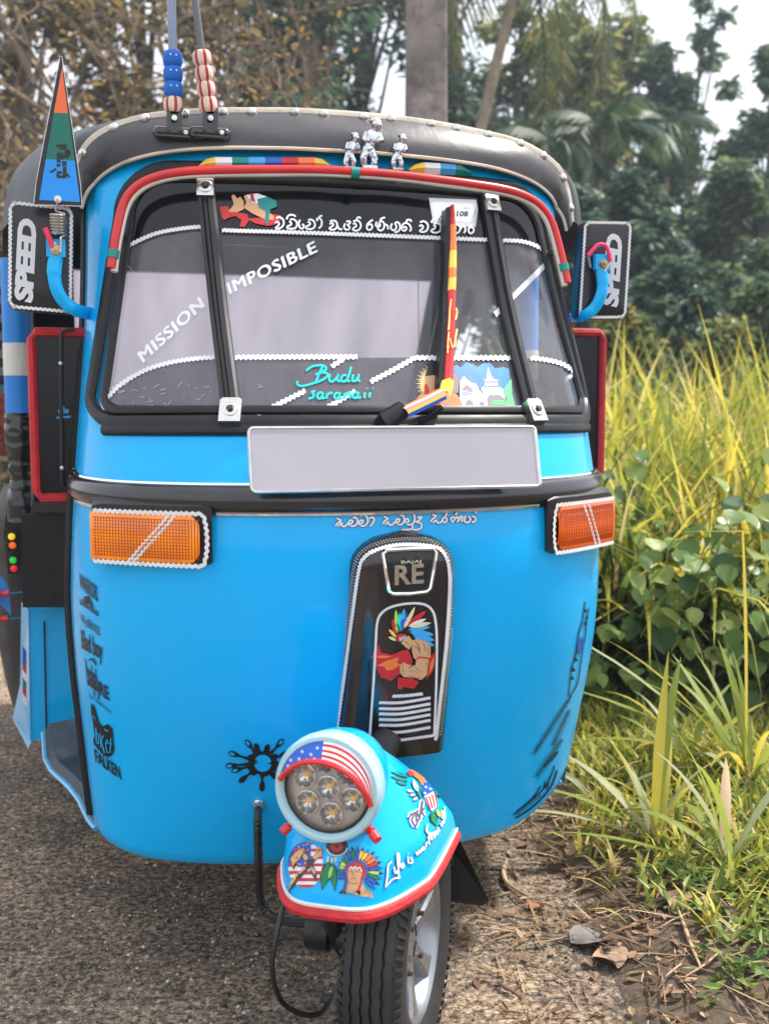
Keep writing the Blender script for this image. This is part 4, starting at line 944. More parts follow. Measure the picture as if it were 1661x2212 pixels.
# headlight
hx, hy, hz = .018, -.200, .519
ha = (ST(0, -1, 0) - ST(0, 0, 0)); ha = (ha + Vector((0, 0, .06))).normalized(); ho = ST(hx, hy, hz)
RINGM = M('headlight_ring', (.38, .60, .66), .3, coat=.4, var=.06, vscale=9, rvar=.08, dirt=((.2, .3, .33), 12, .6, .4))
mb = MB(); mb.lathe(ho, ha, [(-.12, .045), (-.10, .060), (-.06, .070), (-.03, .0735)], 40, BLUE); mb.lathe(ho, ha, [(-.03, .0735), (-.01, .0765), (.004, .0765), (.012, .073), (.013, .068), (.010, .0645), (.002, .062)], 40, RINGM)
head = mb.build('headlight', None, CAR)
LENSBED = M('reflector_grey', (.80, .70, .62), .4, var=.08, vscale=12)
mb = MB(); mb.lathe(ho, ha, [(.002, .0625), (-.005, .061), (-.0055, .0005)], 40); mb.build('reflector', LENSBED, head)
mb = MB(); mb.lathe(ho, ha, [(.003, .0635), (.0055, .061), (.0045, .0585)], 40); mb.build('seal', RUBBER, head)
hu = Vector((0, 0, 1)); hu = (hu - ha * hu.dot(ha)).normalized(); hr = hu.cross(ha)
CUP = M('cup_chrome', (.80, .80, .78), .16, metal=.75, var=.05); LEDY = M('led_chip', (.8, .45, .08), .4, emit=.25)
for i in range(7):
    a, b = (0, 0) if i == 0 else (.037 * math.cos(R(60 * i + 38)), .037 * math.sin(R(60 * i + 38)))
    c = ho + hr * a + hu * b; r_ = .0165
    mb = MB(); mb.lathe(c, ha, [(-.0055, r_ * 1.02), (.0022, r_ * 1.02), (.0024, r_ * .96), (-.0015, r_ * .72), (-.0042, r_ * .4), (-.005, .0005)], 20, CUP)
    for g in range(6):
        ang = R(60 * g + 20); d = hr * math.cos(ang) + hu * math.sin(ang); mb.tube([c + d * r_ * .35 - ha * .004, c + d * r_ * .9 + ha * .002], .0022, 4, CUP)
    mb.lathe(c, ha, [(-.006, .003), (-.001, .003), (0, .0005)], 8, LEDY)
    mb.build('led_cup', None, head)
mb = MB(); mb.lathe(ho + hr * -.038 + hu * .033, ha, [(.001, .007), (.005, .007), (.006, .004), (.004, .0005)], 14); mb.build('screw', SILVER, head)
LENSG = glass_mat('lens_glass', .03, (.95, .95, .96)); mb = MB()
mb.lathe(ho, ha, [(.004, .062), (.009, .05), (.012, .03), (.013, .0005)], 36); mb.build('lens', LENSG, head)
# flag-patterned eyelid over the lamp
mb = MB(); S_ = []
def HP(ang, r, d): return ho + (hr * math.cos(R(ang)) + hu * math.sin(R(ang))) * r + ha * d
def lid_r(t): return .066 - .040 * t   # t: 0 at rim, 1 at lower edge
NA = 40
for j in range(NA):
    a0 = -14 + 186 * j / NA; a1 = -14 + 186 * (j + 1) / NA; am = (a0 + a1) / 2
    sw = lambda a: max(.06, math.sin(R((a + 14) / 186 * 180))) ** .8
    for k in range(8):
        def pt(a, t):
            tt = t * sw(a); return HP(a, .067 - .026 * tt, .012 + .020 * tt - .006 * tt * tt)
        m_ = (S_BLU if am > 92 else (S_RED if (k // 1) % 2 else S_WHT))
        mb.add([pt(a0, k / 8), pt(a1, k / 8), pt(a1, (k + 1) / 8), pt(a0, (k + 1) / 8)], [(0, 1, 2, 3)], m_)
lid = mb.build('lamp_eyelid', None, head, recalc=False)
mb = MB()
for a, t in ((100,.3),(110,.6),(122,.3),(130,.65),(142,.35),(105,.85),(118,.9),(150,.6)):
    tt = t * max(.06, math.sin(R((a + 14) / 186 * 180))) ** .8; c = HP(a, .067 - .026 * tt, .0135 + .020 * tt - .006 * tt * tt)
    st_ = [c + (hr * math.cos(R(90 + 36 * i)) + hu * math.sin(R(90 + 36 * i))) * (.0032 if i % 2 == 0 else .0014) for i in range(10)]
    mb.add(st_ + [c + ha * .0003], [(i, (i + 1) % 10, 10) for i in range(10)], S_WHT)
mb.build('eyelid_stars', None, head, recalc=False, smooth=False)
mb = MB(); mb.tube([HP(a, .067 - .026 * max(.0, math.sin(R((a + 14) / 186 * 180))) ** .8, .012 + .020 * sw(a) - .006 * sw(a) ** 2) for a in [-14 + 186 * j / 40 for j in range(41)]], .0042, 7); mb.build('eyelid_rim', RED, head)
# red clamp screws under the lamp
for (px, py), dr in (((634, 1795), (-.5, -.6)), ((805, 1783), (.75, -.5))):
    mb = MB(); c = ho + hr * (.052 * (-1 if dr[0] < 0 else 1.12)) + hu * -.054 - ha * .004; d = (hr * dr[0] + hu * dr[1] + ha * .5).normalized()
    mb.lathe(c, d, [(-.006, .007), (.004, .007), (.005, .0045), (.008, .0045), (.009, .0075), (.021, .0068), (.022, .0005)], 12); mb.build('clamp_screw', RED, head)

# fork leg, hub and axle (left of the wheel), suspension
WX = .072; AX = .205
mb = MB()
mb.tube([ST(.01, .13, .49), ST(-.005, .05, .42), ST(-.02, -.02, .32)], [.03, .028, .024], 10); mb.tube([ST(-.028, -.02, .36), ST(-.028, -.03, .22)], [.022, .018], 10); mb.tube([ST(.012, .0, .37), ST(.012, -.005, .24)], [.016, .014], 10)
mb.box(ST(-.02, -.02, .33), (.055, .05, .06), Matrix.Rotation(R(-30), 3, 'Z')); fork = mb.build('fork', IRON, CAR)
mb = MB(); axd = (ST(1, 0, 0) - ST(0, 0, 0)).normalized()
mb.lathe(ST(-.075, -.02, AX + .008), axd, [(0, .0005), (0, .026), (.004, .029), (.038, .029), (.042, .022), (.05, .02), (.056, .033), (.10, .036), (.115, .045), (.15, .05), (.15, .0005)], 24); mb.build('brake_hub', IRON, CAR)
mb = MB(); mb.tube([ST(-.02, -.025, .36), ST(-.018, -.05, .30), ST(-.025, -.045, .235), ST(-.02, -.02, AX)], [.014, .016, .014, .02], 8); mb.build('trailing_link', IRON, CAR)
mb = MB(); mb.tube(smooth_path([hit(620, 1935, 1, -.47), hit(600, 2010, 1, -.50), hit(588, 2090, 1, -.51), hit(606, 2160, 1, -.51), hit(650, 2190, 1, -.50), hit(692, 2188, 1, -.49), hit(720, 2150, 1, -.47), hit(738, 2110, 1, -.46)], 6), .0042, 7); mb.build('brake_cable', M('cable_black', (.012, .012, .012), .35), CAR)
# tyre
wc = ST(WX, 0, AX); RT, TWW = .206, .051
mb = MB(); NS_ = 96
prof = [(.037, .118), (.046, .128), (.0515, .150), (.0525, .170), (.050, .185), (.0455, .1945), (.041, .1985)]
half = [(-a, r) for a, r in reversed(prof)][::-1]
tread = []
ribs = [(.041, .1990), (.0285, .2035), (.0275, .1985), (.0245, .1985), (.0235, .2045), (.0105, .206), (.0095, .2005), (.0065, .2005), (.0055, .2062)]
prof = [(a * .86, r) for a, r in prof]; ribs = [(a * .86, r) for a, r in ribs]
full = [(a, r) for a, r in prof] + ribs + [(-a, r) for a, r in reversed(ribs)] + [(-a, r) for a, r in reversed(prof)]
rows = []
ux = axd; uz = Vector((0, 0, 1)); uy = uz.cross(ux)
for k in range(NS_):
    an = 2 * math.pi * k / NS_; d = uy * math.cos(an) + uz * math.sin(an); row = []
    for i, (a, r) in enumerate(full):
        zig = 0
        if abs(a) < .03 and abs(r) > .19: zig = .0011 * (1 if k % 2 else -1)
        row.append(wc + ux * (a + zig) + d * r)
    rows.append(row)
rows.append(rows[0]); mb.grid(rows)
wheel = empty('front_wheel', (0, 0, 0)); wheel.parent = CAR
TYRE = M('tyre_rubber', (.020, .020, .021), .62, var=.25, vscale=25, bump=.2, bscale=90, rvar=.1, dirt=((.10, .085, .07), 12, .58, .35))
mb.build('tyre', TYRE, wheel, angle=28)
for sg in (1, -1):      # shoulder lugs
    mb = MB()
    for k in range(84):
        an = 2 * math.pi * k / 84; d = uy * math.cos(an) + uz * math.sin(an); tt = ux.cross(d)
        q = [(a * .86, r) for a, r in ((.0425, .1995), (.0425, .1945), (.0495, .188), (.0535, .174), (.0535, .181), (.0505, .1935))]
        A = [wc + ux * sg * (a + .0012) + d * (r + .0012) + tt * (.0024 + .003 * (.2 - r) / .02) for a, r in q]; B = [p - tt * .0048 for p in A]
        mb.prism(A, B)
    mb.build('shoulder_lugs', TYRE, wheel, smooth=False)['kind'] = 'stuff'
mb = MB(); mb.lathe(wc, ux, [(.031, .118), (.036, .1195), (.0375, .116), (.035, .112), (.030, .108), (.018, .104), (.0, .100), (-.031, .118)], 60, ALLOY)
mb.lathe(wc, ux, [(.005, .0005), (.016, .020), (.016, .032), (.008, .040), (-.02, .045)], 32, ALLOY); rim = mb.build('rim', None, wheel)
for k in range(6):
    an = R(60 * k + 14); d = uy * math.cos(an) + uz * math.sin(an); tt = ux.cross(d); mb = MB(); rows = []
    for j in range(7):
        u = j / 6; r = .028 + .078 * u; w = .016 - .004 * math.sin(math.pi * u) + .006 * u ** 3; x = .014 + .012 * u
        rows.append([wc + d * r + tt * (w * a) + ux * (x + b) for a, b in ((-1, -.02), (-1, -.001), (-.7, .004), (.7, .004), (1, -.001), (1, -.02))])
    mb.grid(rows); mb.build('spoke', ALLOY, wheel, angle=35)
for k in range(4):
    an = R(90 * k + 40); d = uy * math.cos(an) + uz * math.sin(an); mb = MB()
    mb.lathe(wc + d * .048, ux, [(.0, .010), (.012, .010), (.0125, .0065), (.020, .0065), (.021, .0005)], 6); mb.lathe(wc + d * .048, ux, [(.02, .0045), (.027, .0042), (.0275, .0005)], 8)
    mb.tube([wc + d * .02 + ux * .006, wc + d * .06 + ux * .004], [.012, .010], 6)
    mb.build('wheel_nut', M('rusty_nut', (.11, .065, .045), .5, metal=.7, var=.35, vscale=70), wheel, smooth=False)
# mud flap behind the wheel
mb = MB(); f_ = [ST(.02, .19, .40), ST(.115, .175, .335), ST(.178, .20, .19), ST(.165, .205, .178), ST(.03, .20, .182)]
mb.prism(f_, [p + Vector((0, .004, 0)) for p in f_]); mb.build('mud_flap', M('flap_black', (.008, .008, .008), .55, var=.3), CAR, smooth=False)
# cable from the shell to the fork
mb = MB(); c0 = SH(560, 1735); n0 = SN(c0.x, c0.z)
mb.lathe(c0, n0, [(-.004, .011), (.004, .011), (.006, .008), (.014, .008), (.015, .0005)], 8, SILVER)
cp_ = smooth_path([c0 + n0 * .008, c0 + n0 * .024 + Vector((0, 0, -.006)), c0 + n0 * .030 + Vector((0, 0, -.03)), c0 + n0 * .030 + Vector((0, -.005, -.09)), c0 + n0 * .025 + Vector((.002, -.005, -.15)), c0 + Vector((.012, -.04, -.185)), c0 + Vector((.06, -.11, -.17)), c0 + Vector((.13, -.17, -.12))], 8)
CB = MATS['cable_black']; mb.tube(cp_, [.0068 + .0012 * (i % 2) * (1 if i > 10 else 0) for i in range(len(cp_))], 8, CB); mb.build('speedometer_cable', None, CAR, angle=25)
# ---- hood: valance over the windscreen, piping, rivets, roof skin
UC = [(0, 1.590), (.12, 1.588), (.25, 1.580), (.35, 1.568), (.41, 1.552), (.455, 1.528), (.480, 1.497), (.491, 1.46), (.496, 1.42)]
LC = [(0, 1.507), (.12, 1.506), (.25, 1.502), (.33, 1.494), (.39, 1.481), (.43, 1.464), (.455, 1.445), (.470, 1.425), (.478, 1.40)]
def sym(c, k=5):
    h = spath2(c, k); return [Vector((-p.x, p.y)) for p in reversed(h[1:])] + list(h)
U, L_ = sym(UC), sym(LC); NU = len(U)
def yv(x): return SY(max(-.455, min(.455, x)), 1.47) - .012
mb = MB(); rows = []
for k in range(6):
    v = k / 5; row = []
    for i in range(NU):
        x = L_[i].x + (U[i].x - L_[i].x) * v; z = L_[i].y + (U[i].y - L_[i].y) * v
        y = yv(L_[i].x) * (1 - v) + (yv(L_[i].x) * .6 + .026) * v - .014 * math.sin(math.pi * v) + .004 * noise.noise(Vector((x * 9, v * 3, 1)))
        row.append(Vector((x, y, z)))
    rows.append(row)
val_mb = MB(); val_mb.grid(rows); hood = val_mb.build('hood_valance', VINYLG, CAR); VA = Skin(val_mb); vtop, vlow = rows[-1], rows[0]
mb = MB(); mb.tube([p + Vector((0, -.004, 0)) for p in vlow], .0034, 6); mb.build('lower_piping', CREAM, hood)
# cream riveted band along the top edge
mb = MB(); pr = []
for i, p in enumerate(vtop):
    t = (vtop[min(i + 1, NU - 1)] - vtop[max(0, i - 1)]).normalized(); inn = Vector((0, -1, 0)).cross(t).normalized()
    if inn.z * (1 if abs(p.x) < .45 else 0) + (-p.x if abs(p.x) >= .45 else 0) < 0: pass
    c = Vector((0, 0, 1.30)); out = Vector((p.x * .35, 0, p.z - c.z)).normalized()
    wob = .0014 * noise.noise(Vector((p.x * 22, p.z * 22, 4)))
    pr.append([p + out * .004 + Vector((0, -.004, 0)), p + out * (-.001) + Vector((0, -.0065, 0)), p + out * (-.017 + wob) + Vector((0, -.007, 0)), p + out * (-.0185 + wob) + Vector((0, -.003, 0))])
mb.grid(pr); mb.build('cream_edging', CREAM, hood)
acc = 0; last = None; nxt = .02
for i in range(1, NU):
    acc += (vtop[i] - vtop[i - 1]).length
    if acc >= nxt:
        nxt += .066; p = vtop[i]; out = Vector((p.x * .35, 0, p.z - 1.30)).normalized(); c = p - out * .006 + Vector((0, -.0065, 0))
        mb = MB(); mb.lathe(c, (0, -1, .1), [(0, .0095), (.002, .0095), (.006, .007), (.008, .0035), (.0085, .0004)], 12); mb.build('rivet', SILVER, hood)
# roof skin
mb = MB(); rows = [[p + Vector((0, .0, .003)) for p in vtop]]
for y, wk, zt in ((.05, 1.03, .010), (.12, 1.12, .016), (.22, 1.22, .022), (.36, 1.29, .03), (.6, 1.33, .04), (.85, 1.34, .045), (1.1, 1.34, .03), (1.27, 1.33, -.01), (1.33, 1.30, -.05)):
    row = []
    for p in vtop:
        zz = p.z + zt
        if p.z < 1.53: zz = p.z + zt - .10 * min(1, (y + .05)) * (1.53 - p.z) / .11 + .004 * noise.noise(Vector((p.x * 5, y * 6, 0)))
        row.append(Vector((p.x * wk, y + .004 * noise.noise(Vector((p.x * 8, y * 3, 2))), zz)))
    rows.append(row)
mb.grid(rows); roof = mb.build('roof_skin', VINYL, hood)
# rear curtain with a clear plastic window, side quarters
def panel(name, pts, depth, mat, par=None, dirv=(0, 1, 0)):
    mb = MB(); d = Vector(dirv) * depth; pts = [Vector(p) for p in pts]; mb.prism(pts, [p + d for p in pts]); return mb.build(name, mat, par or CAR, smooth=False)
back = rows[-1]
rear = empty('rear_curtain', (0, 0, 0)); rear.parent = CAR
WZ0, WZ1 = .99, 1.452
def RY(z): return 1.33 + (1.452 - z) * .70
def rq(x0, x1, z0, z1, o=0): return [(x0, RY(z0) + o, z0), (x1, RY(z0) + o, z0), (x1, RY(z1) + o, z1), (x0, RY(z1) + o, z1)]
panel('curtain_panel', rq(-.64, .64, .63, WZ0), .01, DARKV, rear); panel('curtain_panel', rq(-.62, .62, WZ1, 1.53), .01, DARKV, rear)
for s, xw in ((-1, .52), (1, .60)): panel('curtain_panel', rq(s * xw, s * .64, WZ0, WZ1), .01, DARKV, rear)
m = bpy.data.materials.new('milky_plastic'); m.use_nodes = True; t_ = m.node_tree; t_.nodes.remove(t_.nodes['Principled BSDF'])
tl = t_.nodes.new('ShaderNodeBsdfTranslucent'); tl.inputs['Color'].default_value = (.80, .78, .84, 1); td = t_.nodes.new('ShaderNodeBsdfTransparent'); ms_ = t_.nodes.new('ShaderNodeMixShader'); ms_.inputs[0].default_value = .08
nn_ = t_.nodes.new('ShaderNodeTexNoise'); nn_.inputs['Scale'].default_value = 3.2; nn_.inputs['Detail'].default_value = 6; tx_ = t_.nodes.new('ShaderNodeTexCoord'); mp_ = t_.nodes.new('ShaderNodeMapping'); mp_.inputs['Scale'].default_value = (2.2, .5, .5); t_.links.new(tx_.outputs['Object'], mp_.inputs['Vector']); t_.links.new(mp_.outputs['Vector'], nn_.inputs['Vector']); rr_ = t_.nodes.new('ShaderNodeValToRGB'); rr_.color_ramp.elements[0].color = (.30, .28, .325, 1); rr_.color_ramp.elements[1].color = (.66, .63, .69, 1); t_.links.new(nn_.outputs['Fac'], rr_.inputs['Fac']); t_.links.new(rr_.outputs['Color'], tl.inputs['Color'])
t_.links.new(tl.outputs[0], ms_.inputs[1]); t_.links.new(td.outputs[0], ms_.inputs[2]); t_.links.new(ms_.outputs[0], t_.nodes['Material Output'].inputs['Surface'])
panel('rear_window', rq(-.52, .60, WZ0, WZ1, .004), .002, m, rear)
for s in (-1, 1):   # hood quarter behind the passenger door
    panel('hood_quarter', [(s * .650, 1.12, 1.40), (s * .650, RY(1.42), 1.42), (s * .650, RY(.63), .63), (s * .650, 1.62, .63)], .008, VINYL, hood, (-s, 0, 0))

mb = MB(); a_ = hit(903, 585, 1, .30); b_ = hit(905, 790, 1, .30)
for k in range(60): mb.ball(a_.lerp(b_, k / 59), .0016, None, 6, 3)
mb.build('bead_string', M('red_beads', (.6, .08, .10), .4), CAR)['kind'] = 'stuff'
# ---- rear body, cabin floor, seats, wheels
mb = MB(); prof = [(-.64, .30), (-.655, .45), (-.65, .64), (.65, .64), (.655, .45), (.64, .30)]
mb.prism([(x, 1.02, z) for x, z in prof], [(x * .97, 1.9, z) for x, z in prof]); body = mb.build('rear_body', BLUE, CAR, smooth=False)
mb = MB(); mb.box((-.03, .5, .29), (.82, 1.0, .04)); mb.build('cabin_floor', IRON, CAR, smooth=False)
mb = MB(); mb.box((0, 1.10, .62), (1.06, .14, .05)); mb.box((0, 1.45, .60), (1.10, .50, .14)); mb.box((0, 1.74, .86), (1.12, .12, .44), Matrix.Rotation(R(-8), 3, 'X')); mb.build('passenger_seat', M('seat_leatherette', (.03, .028, .03), .4, var=.2), CAR)
mb = MB(); mb.box((0, .52, .56), (.46, .30, .14)); mb.box((0, .74, .80), (.9, .05, .30)); mb.tube([(-.46, .76, .98), (.46, .76, .98)], .018, 8); mb.build('driver_seat', MATS['seat_leatherette'], CAR)
mb = MB(); mb.box((0, -.02, .93), (.86, .16, .10)); mb.tube(smooth_path([(-.33, .24, .99), (-.20, .14, .99), (-.06, .08, .95), (.06, .08, .95), (.20, .14, .99), (.33, .24, .99)], 5), .012, 8); mb.tube([(0, .08, .95), (0, -.02, .9)], .03, 8); mb.build('handlebar', IRON, CAR)
mb = MB(); mb.box((0, .02, .62), (.90, .02, .70)); mb.build('bulkhead_lining', DARKV, CAR, smooth=False)
def rear_wheel(s):
    w_ = empty('rear_wheel', (0, 0, 0)); w_.parent = CAR; c = Vector((s * .60, 1.40, .205)); mb = MB()
    mb.lathe(c, (s, 0, 0), [(-.05, .12), (-.052, .17), (-.04, .198), (0, .206), (.04, .198), (.052, .17), (.046, .125), (.04, .118)], 48); mb.build('tyre', TYRE, w_)
    mb = MB(); mb.lathe(c, (s, 0, 0), [(.04, .118), (.03, .108), (.01, .10), (.012, .04), (.03, .035), (.032, .0005)], 32); mb.build('rim', ALLOY, w_)
for s in (-1, 1): rear_wheel(s)
# black flared mudguards, blue bulkhead boxes, pillars; measured on the near side, mirrored for the far side
GUARD = M('mudguard_black', (.035, .035, .036), .5, var=.3, vscale=8, rvar=.12, dirt=((.12, .11, .10), 9, .52, .5))
def mir(pts, s): return [Vector((p.x * (1 if s < 0 else -1), p.y, p.z)) for p in pts]
for s in (-1, 1):
    mb = MB(); rows = []
    for k in range(15):
        u = k / 14; z = .86 - .62 * u; x0 = .655 - .02 * math.sin(math.pi * u) + .02 * u * u; wv = .11 * (1 - .75 * u ** 3) * (.35 + .65 * min(1, u * 5))
        rows.append([Vector((s * (x0 - .012), .84 + .10 * u, z)), Vector((s * x0, .80 + .12 * u, z)), Vector((s * (x0 + wv * .5), .80 + .14 * u, z - .01)), Vector((s * (x0 + wv), .86 + .14 * u, z - .02)), Vector((s * (x0 + wv + .01), 1.0 + .1 * u, z - .02))])
    mb.grid(rows); gd = mb.build('rear_mudguard', GUARD, CAR)
    if s < 0:
        for (px, py), m_ in (((25, 1159), 'yellow'), ((27, 1178), 'orange'), ((28, 1210), 'green'), ((30, 1228), 'red')):
            c = hit(px + 1, py, 1, .772); mb = MB(); mb.lathe(c, (0.1, -1, 0), [(-.004, .0115), (.002, .0115), (.0025, .009)], 14, RUBBER); mb.lathe(c, (0.1, -1, 0), [(.002, .0088), (.005, .0075), (.007, .0005)], 14, M('marker_' + m_, {'yellow': (.85, .6, .02), 'orange': (.85, .13, .02), 'green': (.03, .5, .06), 'red': (.75, .02, .03)}[m_], .25, emit=.3)); mb.build('marker_lamp', None, gd)
        for y0, y1 in ((1148, 1190), (1198, 1240)):
            panel('lamp_holder', [hit(x, y, 1, .778) for x, y in ((16, y0 + 8), (24, y0), (38, y0 - 3), (40, y1), (18, y1))], .03, RUBBER, gd)
        pl_ = panel('printed_flap', [hit(x, y, 1, .76) for x, y in ((-14, 1225), (2, 1240), (20, 1270), (25, 1330), (14, 1318), (-14, 1290))], .003, M('flap_print_blue', (.02, .20, .55), .35, var=.3, vscale=40), gd)
        for px, py in ((10, 1282), (8, 1337)):
            c = hit(px, py, 1, .75); mb = MB(); mb.lathe(c, (1, -.15, 0), [(-.022, .0005), (-.022, .008), (-.008, .008), (-.006, .006), (0, .006), (.002, .009), (.012, .009), (.013, .0005)], 12, RED); mb.tube([c, c + Vector((.05, .02, 0))], .0025, 6, SILVER); mb.build('red_stud', None, gd)
    # blue bulkhead box under the door opening
    yk = .56
    A = mir([hit(62, 1318, 1, yk), hit(160, 1310, 1, yk), hit(196, 1590, 1, yk), hit(66, 1600, 1, yk)], s)
    bx = panel('bulkhead_panel', A, .45, BLUE)
    A2 = mir([hit(47, 1300, 1, yk + .02), hit(62, 1316, 1, yk - .004), hit(68, 1602, 1, yk - .004), hit(62, 1618, 1, yk), hit(28, 1552, 1, yk + .25), hit(44, 1480, 1, yk + .2)], s)
    panel('mud_flap', A2, .003, M('pale_blue_flap', (.12, .42, .70), .35, var=.15, coat=.3), bx, (0, 1, 0))
    if s < 0:
        mb = MB()
        for i, m_ in enumerate((S_BLU, S_BLU, S_RED, S_WHT, S_TEAL, S_RED, S_WHT)):
            y0 = 1395 + i * 17; mb.add([hit(x, y, 1, yk - .006) for x, y in ((50, y0), (58, y0 + 12), (58, y0 + 29), (50, y0 + 17))], [(0, 1, 2, 3)], m_)
        mb.build('flag_sticker', None, bx, smooth=False, recalc=False)
        mb = MB(); mb.tube([hit(96, 1342, 1, yk - .003), hit(101, 1592, 1, yk - .003)], .0022, 5); mb.build('panel_seam', IRON, bx)
        mb = MB()
        for py in (1275, 1290):
            mb.lathe(hit(79, py, 1, yk - .03), (0, -1, 0), [(0, .010), (.012, .010), (.014, .007), (.02, .007)], 12)
        mb.build('red_stud', RED, bx)
    # black mesh side guard above it
    G = mir([hit(48, 1112, 1, .50), hit(158, 1108, 1, .50), hit(158, 1312, 1, .50), hit(50, 1312, 1, .50)], s)
    sg = panel('side_guard', G, .03, M('black_mesh', (.010, .010, .011), .6, var=.3, vscale=90, bump=.5, bscale=220))
    panel('guard_strap', mir([hit(70, 1086, 1, .49), hit(152, 1084, 1, .49), hit(152, 1106, 1, .49), hit(70, 1106, 1, .49)], s), .02, BLACKP, sg)
    # door pillar: blue, white and blue sleeve above a crumpled black cover
    base = hit(45, 900, 1, .62); xs = base.x if s < 0 else -base.x
    pil = empty('door_pillar', (0, 0, 0)); pil.parent = CAR; ob = []
    def zz(py): return hit(45, py, 1, .62).z
    for nm, y0, y1, m_, r_ in (('blue_sleeve', 560, 742, M('sleeve_blue', (.01, .22, .68), .4, var=.06), .0335), ('white_sleeve', 742, 812, M('sleeve_white', (.66, .64, .60), .55, var=.08, bump=.2, bscale=60), .0345), ('blue_sleeve', 812, 892, MATS['sleeve_blue'], .0335)):
        mb = MB(); mb.tube([(xs, .62, zz(y0)), (xs, .62, zz(y1))], r_, 16); mb.build(nm, m_, pil)
    mb = MB(); rows = []; z0, z1 = zz(892), zz(1125)
    for k in range(44):
        z = z0 + (z1 - z0) * k / 43; r_ = .033 + .004 * math.sin(k * .2)
        rows.append([Vector((xs + (r_ + .006 * noise.noise(Vector((math.cos(a) * 1.5, math.sin(a) * 1.5 + k * .25, k * .32)))) * math.cos(a), .62 + (r_ + .005 * noise.noise(Vector((math.cos(a), math.sin(a), k * .4)))) * math.sin(a), z)) for a in [2 * math.pi * j / 20 for j in range(20)]])
    mb.grid(rows, closed=True); mb.build('crumpled_cover', M('glossy_vinyl', (.012, .012, .013), .22, coat=.3), pil)
# hanging striped cloth and patterned seat cover edge by the near rear door
mb = MB(); B1 = M('cloth_brown', (.06, .035, .03), .8, var=.2); B2 = M('cloth_teal', (.16, .27, .27), .8, var=.15)
z0 = hit(5, 540, 1, 1.15).z; z1 = hit(5, 850, 1, 1.15).z; xr_ = hit(20, 700, 1, 1.15).x
for k in range(16):
    a = z0 + (z1 - z0) * k / 16; b = z0 + (z1 - z0) * (k + 1) / 16
    rows = [[Vector((xr_ - .012 * j, 1.15 + .012 * math.sin(j * 1.1), zq)) for j in range(9)] for zq in (a, b)]; mb.grid(rows, B2 if k % 2 else B1)
mb.build('striped_curtain', None, CAR, recalc=False)
mb = MB(); z2 = hit(5, 985, 1, 1.13).z; mb.grid([[Vector((xr_ - .004 - .012 * j, 1.13 + .01 * math.sin(j * 1.4), zq)) for j in range(9)] for zq in (z1, (z1 * 2 + z2) / 3, z2)]); mb.build('floral_cloth', M('cloth_floral', (.34, .09, .06), .8, var=.6, vscale=70, dirt=((.55, .35, .2), 60, .56, .8)), CAR)
# sill skirt under the near door
mb = MB(); SK = M('skirt_blue', (.012, .03, .045), .5, var=.3, vscale=9, dirt=((.04, .14, .2), 8, .55, .7))
def skirt(s):
    a = mir([hit(95, 1582, 1, .45), hit(99, 1640, 1, .40), hit(112, 1665, 1, .34), hit(150, 1700, 1, .22), hit(172, 1728, 1, .15), hit(192, 1770, 1, .07), hit(208, 1790, 1, .03)], s)
    b = [Vector((p.x + (-s) * .09, p.y, p.z + .03)) for p in a]; c = [Vector((p.x + (-s) * .10, p.y + .01, .30)) for p in a]
    mb = MB(); mb.grid([a, [p + Vector((-s * .015, 0, .02)) for p in a], b, c]); k = mb.build('sill_skirt', SK, CAR)
    mb = MB(); mb.tube(a, .006, 6); mb.build('skirt_piping', MATS['pale_blue_flap'], k)
for s in (-1, 1): skirt(s)

# ---- red-bound black side wings on both door openings
BV = M('wing_black', (.006, .006, .008), .2, spec=.3, var=.2, bump=.2, bscale=5)
for s in (-1, 1):
    y0 = .05; A = [(s * .47, y0 - .0, 1.178), (s * .565, y0, 1.178), (s * .573, y0, 1.165), (s * .573, y0, .885), (s * .563, y0, .872), (s * .47, y0, .872)]
    if s > 0: A = [(x, y, z + .018) for x, y, z in A]
    wing = panel('side_wing', A, .004, BV)
    mb = MB(); mb.tube([Vector(p) + Vector((0, -.002, 0)) for p in A], .0088, 8); mb.build('red_binding', REDV, wing)
    if s < 0:
        mb = MB(); mb.tube(smooth_path([hit(163, 712, 1, .03), hit(140, 714, 1, .03), hit(132, 730, 1, .03), hit(132, 800, 1, .03), hit(134, 950, 1, .03), hit(135, 1035, 1, .03), hit(138, 1048, 1, .03), hit(150, 1054, 1, .035)], 6), .0036, 6, CB); 
        for px, py in ((132, 785), (135, 1011)): mb.ball(hit(px, py, 1, .026), .0048, SILVER)
        mb.build('elastic_cord', None, wing)
        mb = MB(); c = hit(138, 893, 1, .046)
        for dx, dz, w_, h_ in ((-.006, .004, .004, .006), (0, .006, .003, .010), (.006, .004, .004, .006)): mb.add([c + Vector((dx + w_ * math.cos(a), 0, dz + h_ * math.sin(a) * .8)) for a in [i * math.pi / 4 for i in range(8)]], [tuple(range(8))], S_LBL)
        mb.add([c + Vector((a, 0, b)) for a, b in ((-.013, -.006), (.013, -.004), (.012, -.008), (-.012, -.010))], [(0, 1, 2, 3)], S_LBL); mb.build('crown_mark', None, wing, recalc=False, smooth=False)

